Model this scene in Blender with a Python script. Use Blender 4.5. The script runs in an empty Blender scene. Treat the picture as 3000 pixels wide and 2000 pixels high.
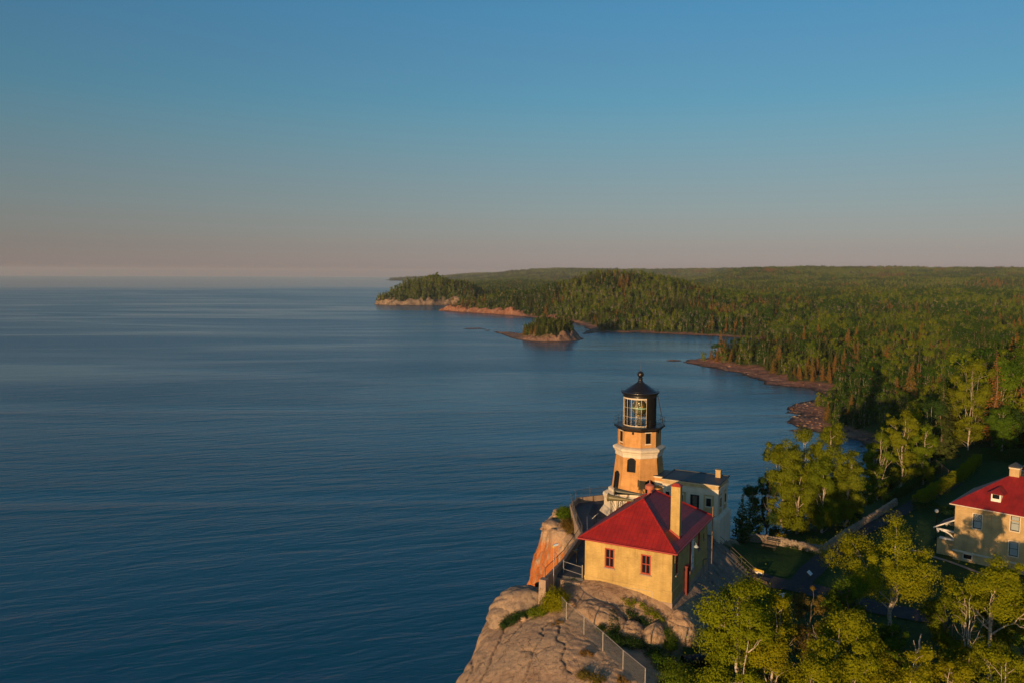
import bpy, math, random
import numpy as np
from mathutils import Vector, Matrix

# ------------------------------------------------------------------ camera, sky, sun, exposure
SC = bpy.context.scene
COL = SC.collection
cam = bpy.data.cameras.new('camera')
cam.sensor_width = 36.0
cam.lens = 28.5
cam.clip_start = 0.5
cam.clip_end = 120000
camo = bpy.data.objects.new('camera', cam)
COL.objects.link(camo)
PITCH = math.atan(198 / 2375.0)
ROLL = math.radians(0.3)
_x = Vector((1, 0, 0)); _u = Vector((0, math.sin(PITCH), math.cos(PITCH))); _f = Vector((0, math.cos(PITCH), -math.sin(PITCH)))
_r = _x * math.cos(ROLL) + _u * math.sin(ROLL)
_up = _u * math.cos(ROLL) - _x * math.sin(ROLL)
M = Matrix(((_r.x, _up.x, -_f.x, 0), (_r.y, _up.y, -_f.y, 0), (_r.z, _up.z, -_f.z, 68.0), (0, 0, 0, 1)))
camo.matrix_world = M
SC.camera = camo

SUN_AZ = 209.0     # degrees clockwise from +Y
SUN_EL = 6.0
w = bpy.data.worlds.new('World'); SC.world = w; w.use_nodes = True
nt = w.node_tree
sky = nt.nodes.new('ShaderNodeTexSky'); sky.sky_type = 'NISHITA'; sky.sun_disc = False
sky.sun_elevation = math.radians(SUN_EL); sky.sun_rotation = math.radians(SUN_AZ)
sky.air_density = 1.0; sky.dust_density = 1.0; sky.ozone_density = 2.0
bg = nt.nodes['Background']; bg.inputs[1].default_value = 0.10
# the band of the sky away from the low sun: clear blue above, greyer and warmer towards the horizon
tcn = nt.nodes.new('ShaderNodeTexCoord'); spn = nt.nodes.new('ShaderNodeSeparateXYZ'); nt.links.new(tcn.outputs['Generated'], spn.inputs[0])
rpn = nt.nodes.new('ShaderNodeValToRGB'); nt.links.new(spn.outputs[2], rpn.inputs[0])
SKYMUL = [(0.0, (1.67, 1.678, 3.856)), (0.0156, (1.356, 1.361, 2.892)), (0.0261, (1.126, 1.117, 2.194)), (0.0379, (1.054, 1.002, 1.736)), (0.0484, (0.991, 0.968, 1.542)), (0.0618, (0.975, 0.922, 1.328)), (0.0764, (0.952, 0.927, 1.239)), (0.0951, (0.933, 0.933, 1.155)), (0.122, (0.908, 0.966, 1.135)), (0.1519, (0.848, 1.038, 1.17)), (0.177, (0.783, 1.091, 1.232)), (0.2021, (0.69, 1.125, 1.298)), (0.2507, (0.69, 1.15, 1.373)), (0.2975, (0.647, 1.226, 1.494))]
while len(rpn.color_ramp.elements) < len(SKYMUL): rpn.color_ramp.elements.new(0.5)
for el_, (p_, c_) in zip(rpn.color_ramp.elements, SKYMUL): el_.position = p_; el_.color = (*c_, 1)
mxn = nt.nodes.new('ShaderNodeMix'); mxn.data_type = 'RGBA'; mxn.blend_type = 'MULTIPLY'; mxn.inputs[0].default_value = 1.0
nt.links.new(sky.outputs[0], mxn.inputs[6]); nt.links.new(rpn.outputs[0], mxn.inputs[7])
nt.links.new(mxn.outputs[2], bg.inputs[0])

sl = bpy.data.lights.new('sun', 'SUN'); sl.energy = 5.0; sl.angle = math.radians(0.5); sl.color = (1.0, 0.61, 0.28)
so = bpy.data.objects.new('sun', sl); COL.objects.link(so)
_a, _e = math.radians(SUN_AZ), math.radians(SUN_EL)
sundir = Vector((math.sin(_a) * math.cos(_e), math.cos(_a) * math.cos(_e), math.sin(_e)))
so.rotation_euler = sundir.to_track_quat('Z', 'Y').to_euler()

vs = SC.view_settings
vs.view_transform = 'Standard'; vs.look = 'None'; vs.exposure = 0.0; vs.gamma = 1.0; vs.use_curve_mapping = False
SC.cycles.max_bounces = 6; SC.cycles.transparent_max_bounces = 8; SC.cycles.volume_bounces = 0

rng = np.random.default_rng(7)
random.seed(7)
REARTH = 6371000.0

# ------------------------------------------------------------------ helpers
def tag(o, label=None, cat=None, group=None, kind=None):
    if label: o['label'] = label
    if cat: o['category'] = cat
    if group: o['group'] = group
    if kind: o['kind'] = kind
    return o

def thing(name, label, cat, loc=(0, 0, 0), rz=0.0, group=None):
    o = bpy.data.objects.new(name, None); COL.objects.link(o)
    o.location = loc; o.rotation_euler = (0, 0, rz); o.empty_display_size = 0.3
    return tag(o, label, cat, group)

def link_mesh(name, me, mat=None, parent=None, loc=None):
    o = bpy.data.objects.new(name, me); COL.objects.link(o)
    if mat is not None and len(me.materials) == 0:
        for m in (mat if isinstance(mat, (list, tuple)) else [mat]): me.materials.append(m)
    if parent is not None: o.parent = parent
    if loc is not None: o.location = loc
    return o

def np_mesh(name, V, Q, smooth=False, tri=False):
    V = np.asarray(V, dtype=np.float32); Q = np.asarray(Q, dtype=np.int32)
    k = Q.shape[1]
    me = bpy.data.meshes.new(name)
    me.vertices.add(len(V)); me.vertices.foreach_set('co', V.ravel())
    me.loops.add(len(Q) * k); me.loops.foreach_set('vertex_index', Q.ravel())
    me.polygons.add(len(Q))
    me.polygons.foreach_set('loop_start', np.arange(0, len(Q) * k, k, dtype=np.int32))
    try: me.polygons.foreach_set('loop_total', np.full(len(Q), k, dtype=np.int32))
    except Exception: pass
    if smooth: me.polygons.foreach_set('use_smooth', np.ones(len(Q), dtype=bool))
    me.update(calc_edges=True)
    return me

class MB:
    """collects faces for ONE mesh"""
    def __init__(s): s.v = []; s.f = []; s.sm = []
    def add(s, vs, fs, smooth=False):
        b = len(s.v); s.v += [tuple(p) for p in vs]
        for f in fs: s.f.append(tuple(b + i for i in f)); s.sm.append(smooth)
        return s
    def box(s, a, b):
        (x0, y0, z0), (x1, y1, z1) = a, b
        x0, x1 = min(x0, x1), max(x0, x1); y0, y1 = min(y0, y1), max(y0, y1); z0, z1 = min(z0, z1), max(z0, z1)
        return s.add([(x0, y0, z0), (x1, y0, z0), (x1, y1, z0), (x0, y1, z0), (x0, y0, z1), (x1, y0, z1), (x1, y1, z1), (x0, y1, z1)],
                     [(0, 3, 2, 1), (4, 5, 6, 7), (0, 1, 5, 4), (1, 2, 6, 5), (2, 3, 7, 6), (3, 0, 4, 7)])
    def prism(s, poly, z0, z1, z0f=None):
        n = len(poly); vs = [(p[0], p[1], z0) for p in poly] + [(p[0], p[1], z1) for p in poly]
        fs = [tuple(range(n - 1, -1, -1)), tuple(range(n, 2 * n))] + [(i, (i + 1) % n, n + (i + 1) % n, n + i) for i in range(n)]
        return s.add(vs, fs)
    def loft(s, rings, cap=True, smooth=False, closed=True):
        n = len(rings[0]); vs = [p for r in rings for p in r]; fs = []
        for k in range(len(rings) - 1):
            for i in range(n if closed else n - 1):
                j = (i + 1) % n
                fs.append((k * n + i, k * n + j, (k + 1) * n + j, (k + 1) * n + i))
        s.add(vs, fs, smooth)
        if cap:
            s.add(rings[0], [tuple(range(n - 1, -1, -1))]); s.add(rings[-1], [tuple(range(n))])
        return s
    def lathe(s, prof, c=(0, 0), n=32, smooth=True, a0=0.0, cap=True):
        rings = [[(c[0] + r * math.cos(a0 + 2 * math.pi * i / n), c[1] + r * math.sin(a0 + 2 * math.pi * i / n), z) for i in range(n)] for r, z in prof]
        return s.loft(rings, cap, smooth)
    def tube(s, pts, r, n=8, smooth=True, cap=True):
        pts = [Vector(p) for p in pts]; rs = r if isinstance(r, (list, tuple)) else [r] * len(pts)
        rings = []; ref = None
        for i, p in enumerate(pts):
            t = (pts[min(i + 1, len(pts) - 1)] - pts[max(i - 1, 0)]).normalized()
            if ref is None or abs(ref.dot(t)) > 0.95: ref = Vector((0, 0, 1)) if abs(t.z) < 0.9 else Vector((1, 0, 0))
            a = t.cross(ref).normalized(); b = t.cross(a).normalized()
            rings.append([tuple(p + (a * math.cos(q) + b * math.sin(q)) * rs[i]) for q in [2 * math.pi * k / n for k in range(n)]])
        return s.loft(rings, cap, smooth)
    def bar(s, p, q, r=0.03, n=6): return s.tube([p, q], r, n)
    def build(s, name, mat, parent=None, off=(0, 0, 0), bevel=0.0, loc=None):
        me = bpy.data.meshes.new(name)
        me.from_pydata([(x - off[0], y - off[1], z - off[2]) for x, y, z in s.v], [], s.f)
        me.polygons.foreach_set('use_smooth', s.sm); me.update()
        o = link_mesh(name, me, mat, parent, loc)
        if bevel > 0:
            m = o.modifiers.new('bevel', 'BEVEL'); m.width = bevel; m.segments = 2; m.limit_method = 'ANGLE'; m.angle_limit = math.radians(40)
        return o

# numpy value noise
def _h(ix, iy, seed):
    v = np.sin(ix * 127.1 + iy * 311.7 + seed * 74.7) * 43758.5453
    return v - np.floor(v)
def vnoise(x, y, seed=0):
    ix, iy = np.floor(x), np.floor(y); fx, fy = x - ix, y - iy
    fx = fx * fx * fx * (fx * (fx * 6 - 15) + 10); fy = fy * fy * fy * (fy * (fy * 6 - 15) + 10)
    a, b, c, d = _h(ix, iy, seed), _h(ix + 1, iy, seed), _h(ix, iy + 1, seed), _h(ix + 1, iy + 1, seed)
    return (a + (b - a) * fx) * (1 - fy) + (c + (d - c) * fx) * fy
def fbm(x, y, octs=4, seed=0, gain=0.5):
    s = 0; a = 1; t = 0
    for i in range(octs):
        s = s + a * (vnoise(x * 2 ** i + 13.7 * i, y * 2 ** i - 7.3 * i, seed + i) - 0.5) * 2; t += a; a *= gain
    return s / t
def sstep(t): t = np.clip(t, 0, 1); return t * t * (3 - 2 * t)
def sd_poly(x, y, poly, chunk=60000):
    """signed distance to a polygon, positive inside"""
    x = np.asarray(x, float); y = np.asarray(y, float); shp = x.shape; x = x.ravel(); y = y.ravel()
    P = np.array(poly, float); Qn = np.roll(P, -1, 0); out = np.empty(len(x))
    for s in range(0, len(x), chunk):
        xx = x[s:s + chunk, None]; yy = y[s:s + chunk, None]
        e = Qn - P; wx = xx - P[:, 0]; wy = yy - P[:, 1]
        t = np.clip((wx * e[:, 0] + wy * e[:, 1]) / (e ** 2).sum(1), 0, 1)
        d = np.sqrt(((wx - t * e[:, 0]) ** 2 + (wy - t * e[:, 1]) ** 2).min(1))
        c1 = (P[:, 1] <= yy) & (Qn[:, 1] > yy); c2 = (P[:, 1] > yy) & (Qn[:, 1] <= yy)
        cr = e[:, 0] * wy - e[:, 1] * wx
        wn = (c1 & (cr > 0)).sum(1) - (c2 & (cr < 0)).sum(1)
        out[s:s + chunk] = np.where(wn != 0, d, -d)
    return out.reshape(shp)

# building frame: the lighthouse station is turned 28.05 degrees
BA = math.radians(28.05); BC, BS = math.cos(BA), math.sin(BA)
def W(u, v, z=0.0): return (BC * u + BS * v, -BS * u + BC * v, z)
# ------------------------------------------------------------------ materials (all procedural)
def new_mat(name):
    m = bpy.data.materials.new(name); m.use_nodes = True
    n = m.node_tree; b = n.nodes['Principled BSDF']
    return m, n, b
def nd(n, t, **kw):
    x = n.nodes.new(t)
    for k, v in kw.items(): setattr(x, k, v)
    return x
def ramp(n, fac, stops):
    r = nd(n, 'ShaderNodeValToRGB')
    el = r.color_ramp.elements
    while len(el) < len(stops): el.new(0.5)
    for e, (p, c) in zip(el, stops): e.position = p; e.color = (c[0], c[1], c[2], 1)
    n.links.new(fac, r.inputs[0]); return r.outputs[0]
def noise(n, vec, scale, detail=4, rough=0.55, dist=0.0):
    x = nd(n, 'ShaderNodeTexNoise'); x.inputs['Scale'].default_value = scale; x.inputs['Detail'].default_value = detail
    x.inputs['Roughness'].default_value = rough; x.inputs['Distortion'].default_value = dist
    n.links.new(vec, x.inputs['Vector']); return x.outputs['Fac']
def mixc(n, fac, a, b, mode='MIX'):
    x = nd(n, 'ShaderNodeMix', data_type='RGBA', blend_type=mode)
    for s, v in ((x.inputs[0], fac), (x.inputs[6], a), (x.inputs[7], b)):
        if isinstance(v, (int, float)): s.default_value = v
        elif isinstance(v, tuple): s.default_value = (v[0], v[1], v[2], 1)
        else: n.links.new(v, s)
    return x.outputs[2]
def mathn(n, op, a, b=0.0, clamp=False):
    x = nd(n, 'ShaderNodeMath', operation=op, use_clamp=clamp)
    for s, v in ((x.inputs[0], a), (x.inputs[1], b)):
        if isinstance(v, (int, float)): s.default_value = v
        else: n.links.new(v, s)
    return x.outputs[0]
def bump(n, h, strength=0.3, dist=0.05, normal=None):
    x = nd(n, 'ShaderNodeBump'); x.inputs['Strength'].default_value = strength; x.inputs['Distance'].default_value = dist
    n.links.new(h, x.inputs['Height'])
    if normal is not None: n.links.new(normal, x.inputs['Normal'])
    return x.outputs[0]
def objco(n): return nd(n, 'ShaderNodeTexCoord').outputs['Object']
def geo(n): return nd(n, 'ShaderNodeNewGeometry')
def mapping(n, vec, scale=(1, 1, 1), rot=(0, 0, 0), loc=(0, 0, 0)):
    x = nd(n, 'ShaderNodeMapping'); x.inputs['Scale'].default_value = scale; x.inputs['Rotation'].default_value = rot; x.inputs['Location'].default_value = loc
    n.links.new(vec, x.inputs['Vector']); return x.outputs[0]

def simple(name, col, rough=0.6, var=0.15, scale=3.0, metal=0.0, bmp=0.1, spec=0.5, streak=False):
    m, n, b = new_mat(name)
    co = objco(n)
    if streak: co = mapping(n, co, (1, 1, 0.18))
    f = noise(n, co, scale, 5)
    lo = tuple(c * (1 - var) for c in col); hi = tuple(min(1, c * (1 + var)) for c in col)
    c = ramp(n, f, [(0.3, lo), (0.7, hi)])
    n.links.new(c, b.inputs['Base Color'])
    b.inputs['Roughness'].default_value = rough; b.inputs['Metallic'].default_value = metal
    b.inputs['Specular IOR Level'].default_value = spec
    if bmp: n.links.new(bump(n, noise(n, objco(n), scale * 6, 3), bmp, 0.02), b.inputs['Normal'])
    return m

def brick(name, col, col2, mortar, bw=0.22, bh=0.075, bmp=0.25):
    """brick courses wrapped round any vertical wall: x runs along the wall, y is height"""
    m, n, b = new_mat(name)
    co = objco(n); sep = nd(n, 'ShaderNodeSeparateXYZ'); n.links.new(co, sep.inputs[0])
    h = mathn(n, 'ADD', mathn(n, 'MULTIPLY', sep.outputs[0], 1.0), mathn(n, 'MULTIPLY', sep.outputs[1], 0.83))
    cmb = nd(n, 'ShaderNodeCombineXYZ'); n.links.new(h, cmb.inputs[0]); n.links.new(sep.outputs[2], cmb.inputs[1])
    t = nd(n, 'ShaderNodeTexBrick'); t.offset = 0.5
    t.inputs['Color1'].default_value = (*col, 1); t.inputs['Color2'].default_value = (*col2, 1); t.inputs['Mortar'].default_value = (*mortar, 1)
    t.inputs['Scale'].default_value = 1.0; t.inputs['Brick Width'].default_value = bw; t.inputs['Row Height'].default_value = bh
    t.inputs['Mortar Size'].default_value = 0.008; t.inputs['Bias'].default_value = 0.0
    n.links.new(cmb.outputs[0], t.inputs['Vector'])
    f = noise(n, co, 0.9, 5); dirt = ramp(n, f, [(0.3, (0.78, 0.76, 0.72)), (0.65, (1.06, 1.04, 1.0))])
    f2 = noise(n, mapping(n, co, (3, 3, 0.35)), 1.0, 4); st = ramp(n, f2, [(0.28, (0.84, 0.83, 0.81)), (0.52, (1, 1, 1))])
    c = mixc(n, 1.0, t.outputs['Color'], dirt, 'MULTIPLY'); c = mixc(n, 1.0, c, st, 'MULTIPLY')
    n.links.new(c, b.inputs['Base Color']); b.inputs['Roughness'].default_value = 0.85; b.inputs['Specular IOR Level'].default_value = 0.2
    n.links.new(bump(n, t.outputs['Fac'], bmp, -0.01, bump(n, noise(n, co, 14, 3), 0.15, 0.02)), b.inputs['Normal'])
    return m

MAT = {}
MAT['brick_house'] = brick('yellow_brick', (0.57, 0.41, 0.145), (0.49, 0.345, 0.12), (0.47, 0.37, 0.19))
MAT['brick_tower'] = brick('buff_brick', (0.62, 0.33, 0.12), (0.56, 0.28, 0.095), (0.55, 0.34, 0.15))
MAT['brick_tan'] = brick('tan_brick', (0.58, 0.42, 0.21), (0.51, 0.36, 0.17), (0.52, 0.41, 0.26))
MAT['concrete_white'] = simple('white_concrete', (0.66, 0.58, 0.45), 0.8, 0.12, 1.5, bmp=0.15, spec=0.2, streak=True)
MAT['concrete'] = simple('concrete', (0.36, 0.265, 0.195), 0.9, 0.22, 1.5, bmp=0.3, spec=0.2)
MAT['deck'] = simple('deck_paving', (0.10, 0.10, 0.105), 0.9, 0.15, 1.2, bmp=0.15, spec=0.2)
MAT['deck_mat'] = simple('dark_paving', (0.045, 0.05, 0.06), 0.9, 0.15, 1.2, bmp=0.15, spec=0.2)
MAT['black_metal'] = simple('black_iron', (0.012, 0.012, 0.014), 0.38, 0.3, 4, bmp=0.06, spec=0.5)
MAT['black_paint'] = simple('black_paint', (0.008, 0.0075, 0.0075), 0.7, 0.2, 4, bmp=0.05, spec=0.25)
MAT['white_paint'] = simple('white_paint', (0.78, 0.76, 0.72), 0.5, 0.06, 3, bmp=0.05)
MAT['warm_white'] = simple('golden_lit_white_paint', (0.60, 0.52, 0.40), 0.5, 0.1, 3, bmp=0.05)  # white lantern bars with the golden sunlight's warmth put into the colour
MAT['red_paint'] = simple('red_paint', (0.36, 0.045, 0.022), 0.55, 0.2, 3, bmp=0.08)
MAT['dark_red'] = simple('dark_red_steel', (0.14, 0.012, 0.01), 0.5, 0.2, 3, bmp=0.05)
MAT['galv'] = simple('galvanised_steel', (0.42, 0.40, 0.37), 0.45, 0.15, 6, metal=0.6, bmp=0.05)
MAT['dark_galv'] = simple('weathered_steel', (0.11, 0.10, 0.09), 0.6, 0.2, 6, metal=0.4, bmp=0.05)
MAT['horn'] = simple('bronze_green_paint', (0.13, 0.115, 0.05), 0.45, 0.25, 5, bmp=0.08)
MAT['horn2'] = simple('dark_green_paint', (0.055, 0.06, 0.045), 0.45, 0.25, 5, bmp=0.08)
MAT['wood'] = simple('weathered_wood', (0.13, 0.10, 0.075), 0.85, 0.3, 5, bmp=0.3, spec=0.2)
MAT['yellow'] = simple('yellow_paint', (0.55, 0.38, 0.04), 0.6, 0.1, 4, bmp=0.05)
MAT['stone'] = simple('field_stone', (0.27, 0.22, 0.17), 0.9, 0.35, 4, bmp=0.4, spec=0.2)
MAT['asphalt'] = simple('asphalt', (0.055, 0.052, 0.055), 0.95, 0.2, 2.5, bmp=0.2, spec=0.2)
MAT['flat_roof'] = simple('flat_roof_membrane', (0.035, 0.042, 0.052), 0.6, 0.3, 1.2, bmp=0.1, spec=0.4)
MAT['rubber'] = simple('black_pipe', (0.01, 0.01, 0.01), 0.6, 0.2, 3)
MAT['blue_shade'] = simple('pale_enamel', (0.40, 0.50, 0.58), 0.35, 0.05, 3)

def glass(name, col, rough=0.06):
    m, n, b = new_mat(name)
    b.inputs['Base Color'].default_value = (*col, 1); b.inputs['Roughness'].default_value = rough; b.inputs['Specular IOR Level'].default_value = 0.22
    n.links.new(bump(n, noise(n, objco(n), 1.3, 2), 0.04, 0.02), b.inputs['Normal'])
    return m
MAT['glass'] = glass('window_glass', (0.012, 0.014, 0.017))
MAT['blind'] = glass('window_with_blind', (0.34, 0.40, 0.42), 0.25)

def roof_tiles(name, col, dark):
    m, n, b = new_mat(name)
    co = objco(n); sep = nd(n, 'ShaderNodeSeparateXYZ'); n.links.new(co, sep.inputs[0])
    g = geo(n); nn = nd(n, 'ShaderNodeVectorTransform', vector_type='NORMAL', convert_from='WORLD', convert_to='OBJECT'); n.links.new(g.outputs['Normal'], nn.inputs[0])
    sn = nd(n, 'ShaderNodeSeparateXYZ'); n.links.new(nn.outputs[0], sn.inputs[0])
    isx = mathn(n, 'GREATER_THAN', mathn(n, 'ABSOLUTE', sn.outputs[0]), mathn(n, 'ABSOLUTE', sn.outputs[1]))
    al = nd(n, 'ShaderNodeMix', data_type='FLOAT'); n.links.new(isx, al.inputs[0]); n.links.new(sep.outputs[0], al.inputs[2]); n.links.new(sep.outputs[1], al.inputs[3])
    cmb = nd(n, 'ShaderNodeCombineXYZ'); n.links.new(al.outputs[0], cmb.inputs[0]); n.links.new(mathn(n, 'MULTIPLY', sep.outputs[2], 1.8), cmb.inputs[1])
    t = nd(n, 'ShaderNodeTexBrick'); t.offset = 0.0
    t.inputs['Color1'].default_value = (*col, 1); t.inputs['Color2'].default_value = (col[0] * .85, col[1] * .85, col[2] * .85, 1); t.inputs['Mortar'].default_value = (*dark, 1)
    t.inputs['Scale'].default_value = 1.0; t.inputs['Brick Width'].default_value = 0.40; t.inputs['Row Height'].default_value = 0.50; t.inputs['Mortar Size'].default_value = 0.04; t.inputs['Mortar Smooth'].default_value = 0.6
    n.links.new(cmb.outputs[0], t.inputs['Vector'])
    d = ramp(n, noise(n, co, 0.8, 5), [(0.3, (0.68, 0.74, 0.80)), (0.7, (1.10, 1.08, 1.05))])
    n.links.new(mixc(n, 1.0, t.outputs['Color'], d, 'MULTIPLY'), b.inputs['Base Color'])
    b.inputs['Roughness'].default_value = 0.5; b.inputs['Specular IOR Level'].default_value = 0.35
    n.links.new(bump(n, t.outputs['Fac'], 0.5, -0.03), b.inputs['Normal'])
    return m
MAT['roof'] = roof_tiles('red_roof_tiles', (0.38, 0.022, 0.019), (0.27, 0.016, 0.014))
MAT['roof2'] = roof_tiles('red_shingles', (0.31, 0.020, 0.018), (0.24, 0.016, 0.014))

def lens_mat():
    m, n, b = new_mat('lens_prism_glass')
    sep = nd(n, 'ShaderNodeSeparateXYZ'); n.links.new(objco(n), sep.inputs[0])
    wv = nd(n, 'ShaderNodeTexWave', bands_direction='Z'); wv.inputs['Scale'].default_value = 3.0
    n.links.new(objco(n), wv.inputs['Vector'])
    n.links.new(ramp(n, wv.outputs['Fac'], [(0.2, (0.02, 0.03, 0.012)), (0.8, (0.16, 0.15, 0.04))]), b.inputs['Base Color'])
    b.inputs['Roughness'].default_value = 0.12; b.inputs['Specular IOR Level'].default_value = 0.8
    n.links.new(bump(n, wv.outputs['Fac'], 0.6, 0.05), b.inputs['Normal'])
    return m
MAT['lens'] = lens_mat()
MAT['brass'] = simple('brass', (0.45, 0.28, 0.08), 0.3, 0.15, 5, metal=0.9, bmp=0.03)
m, n, b = new_mat('lens_beam'); b.inputs['Base Color'].default_value = (0.25, 0.62, 0.40, 1); b.inputs['Roughness'].default_value = 0.1
MAT['lens_band'] = m
def clear():
    m, n, b = new_mat('lantern_glass')
    tr = nd(n, 'ShaderNodeBsdfTransparent'); gl = nd(n, 'ShaderNodeBsdfGlossy'); gl.inputs['Roughness'].default_value = 0.02
    fr = nd(n, 'ShaderNodeFresnel'); fr.inputs[0].default_value = 1.45
    mx = nd(n, 'ShaderNodeMixShader'); n.links.new(fr.outputs[0], mx.inputs[0]); n.links.new(tr.outputs[0], mx.inputs[1]); n.links.new(gl.outputs[0], mx.inputs[2])
    n.links.new(mx.outputs[0], n.nodes['Material Output'].inputs[0]); return m
MAT['clear'] = clear()

def leaf(name, cols, trans=0.26, var=0.24):
    m, n, b = new_mat(name)
    g = geo(n); oi = nd(n, 'ShaderNodeObjectInfo')
    base = ramp(n, oi.outputs['Random'], [(i / max(1, len(cols) - 1), c) for i, c in enumerate(cols)])
    v = ramp(n, g.outputs['Random Per Island'], [(0.0, (1 - var,) * 3), (1.0, (1 + var,) * 3)])
    c = mixc(n, 1.0, base, v, 'MULTIPLY')
    d = nd(n, 'ShaderNodeBsdfDiffuse'); t = nd(n, 'ShaderNodeBsdfTranslucent'); mx = nd(n, 'ShaderNodeMixShader'); mx.inputs[0].default_value = trans
    n.links.new(c, d.inputs[0]); n.links.new(c, t.inputs[0]); n.links.new(d.outputs[0], mx.inputs[1]); n.links.new(t.outputs[0], mx.inputs[2])
    n.links.new(mx.outputs[0], n.nodes['Material Output'].inputs[0])
    n.nodes.remove(b)
    return m
MAT['birch_leaf'] = leaf('birch_leaves', [(0.165, 0.20, 0.008), (0.215, 0.215, 0.008), (0.18, 0.21, 0.010)])
MAT['mid_leaf'] = leaf('birch_leaves_green', [(0.12, 0.165, 0.012), (0.16, 0.18, 0.012), (0.14, 0.175, 0.014)])
MAT['forest_leaf'] = leaf('forest_leaves', [(0.060, 0.122, 0.013), (0.135, 0.180, 0.011), (0.085, 0.150, 0.013), (0.175, 0.195, 0.010), (0.065, 0.13, 0.013), (0.15, 0.175, 0.011)])
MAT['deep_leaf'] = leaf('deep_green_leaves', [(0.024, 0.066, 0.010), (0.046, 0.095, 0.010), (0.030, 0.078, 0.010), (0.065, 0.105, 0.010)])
MAT['rust_needle'] = leaf('sunlit_rust_needles', [(0.14, 0.095, 0.024), (0.19, 0.10, 0.026), (0.11, 0.095, 0.022)], 0.12)
MAT['needle'] = leaf('spruce_needles', [(0.035, 0.062, 0.016), (0.065, 0.075, 0.018), (0.028, 0.055, 0.014), (0.055, 0.072, 0.016)], 0.12)
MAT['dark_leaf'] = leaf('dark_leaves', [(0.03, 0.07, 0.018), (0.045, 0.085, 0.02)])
MAT['yellow_leaf'] = leaf('yellow_leaves', [(0.30, 0.25, 0.02), (0.36, 0.28, 0.02)])
MAT['brown_leaf'] = leaf('brown_leaves', [(0.15, 0.10, 0.025), (0.13, 0.11, 0.025)])
MAT['dry_grass'] = leaf('dry_grass', [(0.20, 0.12, 0.04), (0.16, 0.12, 0.03)], 0.25)
MAT['orange_needle'] = leaf('orange_spruce_needles', [(0.26, 0.13, 0.035), (0.24, 0.12, 0.035)], 0.2)

def bark(name, a, b_, dark, bands=True):
    m, n, b = new_mat(name)
    co = objco(n); f = noise(n, mapping(n, co, (2.5, 2.5, 5.0) if bands else (4, 4, 0.7)), 1.0, 4, 0.6)
    n.links.new(ramp(n, f, [(0.36, dark), (0.46, a), (0.75, b_)]), b.inputs['Base Color']); b.inputs['Roughness'].default_value = 0.85; b.inputs['Specular IOR Level'].default_value = 0.2
    return m
MAT['birch_bark'] = bark('birch_bark', (0.44, 0.38, 0.31), (0.58, 0.51, 0.43), (0.10, 0.08, 0.065))
MAT['bark'] = bark('grey_bark', (0.17, 0.13, 0.10), (0.24, 0.19, 0.15), (0.07, 0.055, 0.045), False)
# ------------------------------------------------------------------ terrain heights
CLIFF = [(11, 104.2), (8, 103.6), (6.2, 102.2), (5.0, 99.5), (4.3, 96.6), (5.3, 94.3), (7.0, 92.6), (7.6, 90.5), (6.6, 86.0), (4.6, 80.0), (2.6, 78.4),
         (0.6, 77.6), (-1.0, 76.8), (-2.1, 75.2), (-2.3, 73.6), (-3.0, 71.0), (-4.2, 68.2), (-5.6, 64.5), (-7.2, 60.0), (-9.5, 53), (-12, 44), (-13, 20), (-12, -60),
         (-10, -220), (420, -220), (420, 330), (230, 300), (172, 285), (145, 250), (118, 208), (95, 172), (75, 145), (58, 126), (46, 114.5), (35, 108), (28, 105.5), (20, 105)]
PLAT = np.array([
    (7.0, 75.7, 38.8), (14.6, 71.3, 37.5), (18, 77, 37.5), (20.5, 82.1, 37.0), (10, 95, 38.5), (16, 97, 38.5), (9, 87, 38.4), (13, 82, 38.4), (6, 79, 38.3), (11, 101, 38.4), (4.5, 76, 38.0),
    (5.2, 96.5, 37.9), (6.8, 101.5, 38.2), (24.6, 93.7, 36.9), (26.9, 97.6, 35.6), (22.2, 90, 38.4), (26, 87, 34.6), (23.6, 82, 34.5), (22.5, 77, 34.4), (30, 85, 34.2), (35, 92, 34.3), (45, 100, 34.5),
    (52, 94, 34.9), (56, 87, 34.8), (62, 80, 34.6), (70, 110, 35), (60, 118, 35), (28, 100, 34.9), (32, 102, 34.6), (37, 97.5, 34.5), (44, 106, 34.6), (55, 120, 34.7), (82, 140, 35.2), (100, 150, 35.2), (72, 134, 34.8), (120, 200, 34),
    (160, 200, 36), (160, 120, 37), (200, 0, 38),
    (5, 70.3, 37.2), (6.4, 67.7, 37.0), (7.7, 65, 36.8), (9, 62.4, 36.6), (10.4, 59.8, 36.4), (12.5, 55, 36.0),
    (9.0, 71.3, 37.7), (7.2, 72.6, 38.1), (11, 68.0, 35.7), (10.5, 69.4, 35.9), (12.6, 69.0, 35.5), (8.7, 69.0, 36.5), (14.0, 69.0, 35.6), (11.8, 70.3, 36.6),
    (3.3, 70.7, 36.9), (0.5, 73.2, 36.4), (-1.9, 74.4, 35.9), (2.0, 67.5, 36.3), (-2.4, 69.5, 35.0), (-4.3, 65.5, 33.4), (3.0, 62.5, 35.4), (6.5, 60.5, 36.0), (-4.5, 58, 31.5), (3, 52, 33.5), (-8, 45, 30), (9, 50, 35),
    (0.8, 76.4, 37.2),
    (12.5, 66, 35.4), (14.5, 62, 35.0), (18, 66, 34.2), (17.5, 71, 35.0), (20, 60, 33.8), (30, 66, 33.9), (40, 62, 33.7), (36, 72, 34.0), (24, 72, 34.2), (0, 30, 30), (20, 30, 31), (50, 30, 32.5), (50, 66, 34), (60, 60, 34), (20, -20, 31)], float)

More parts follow.
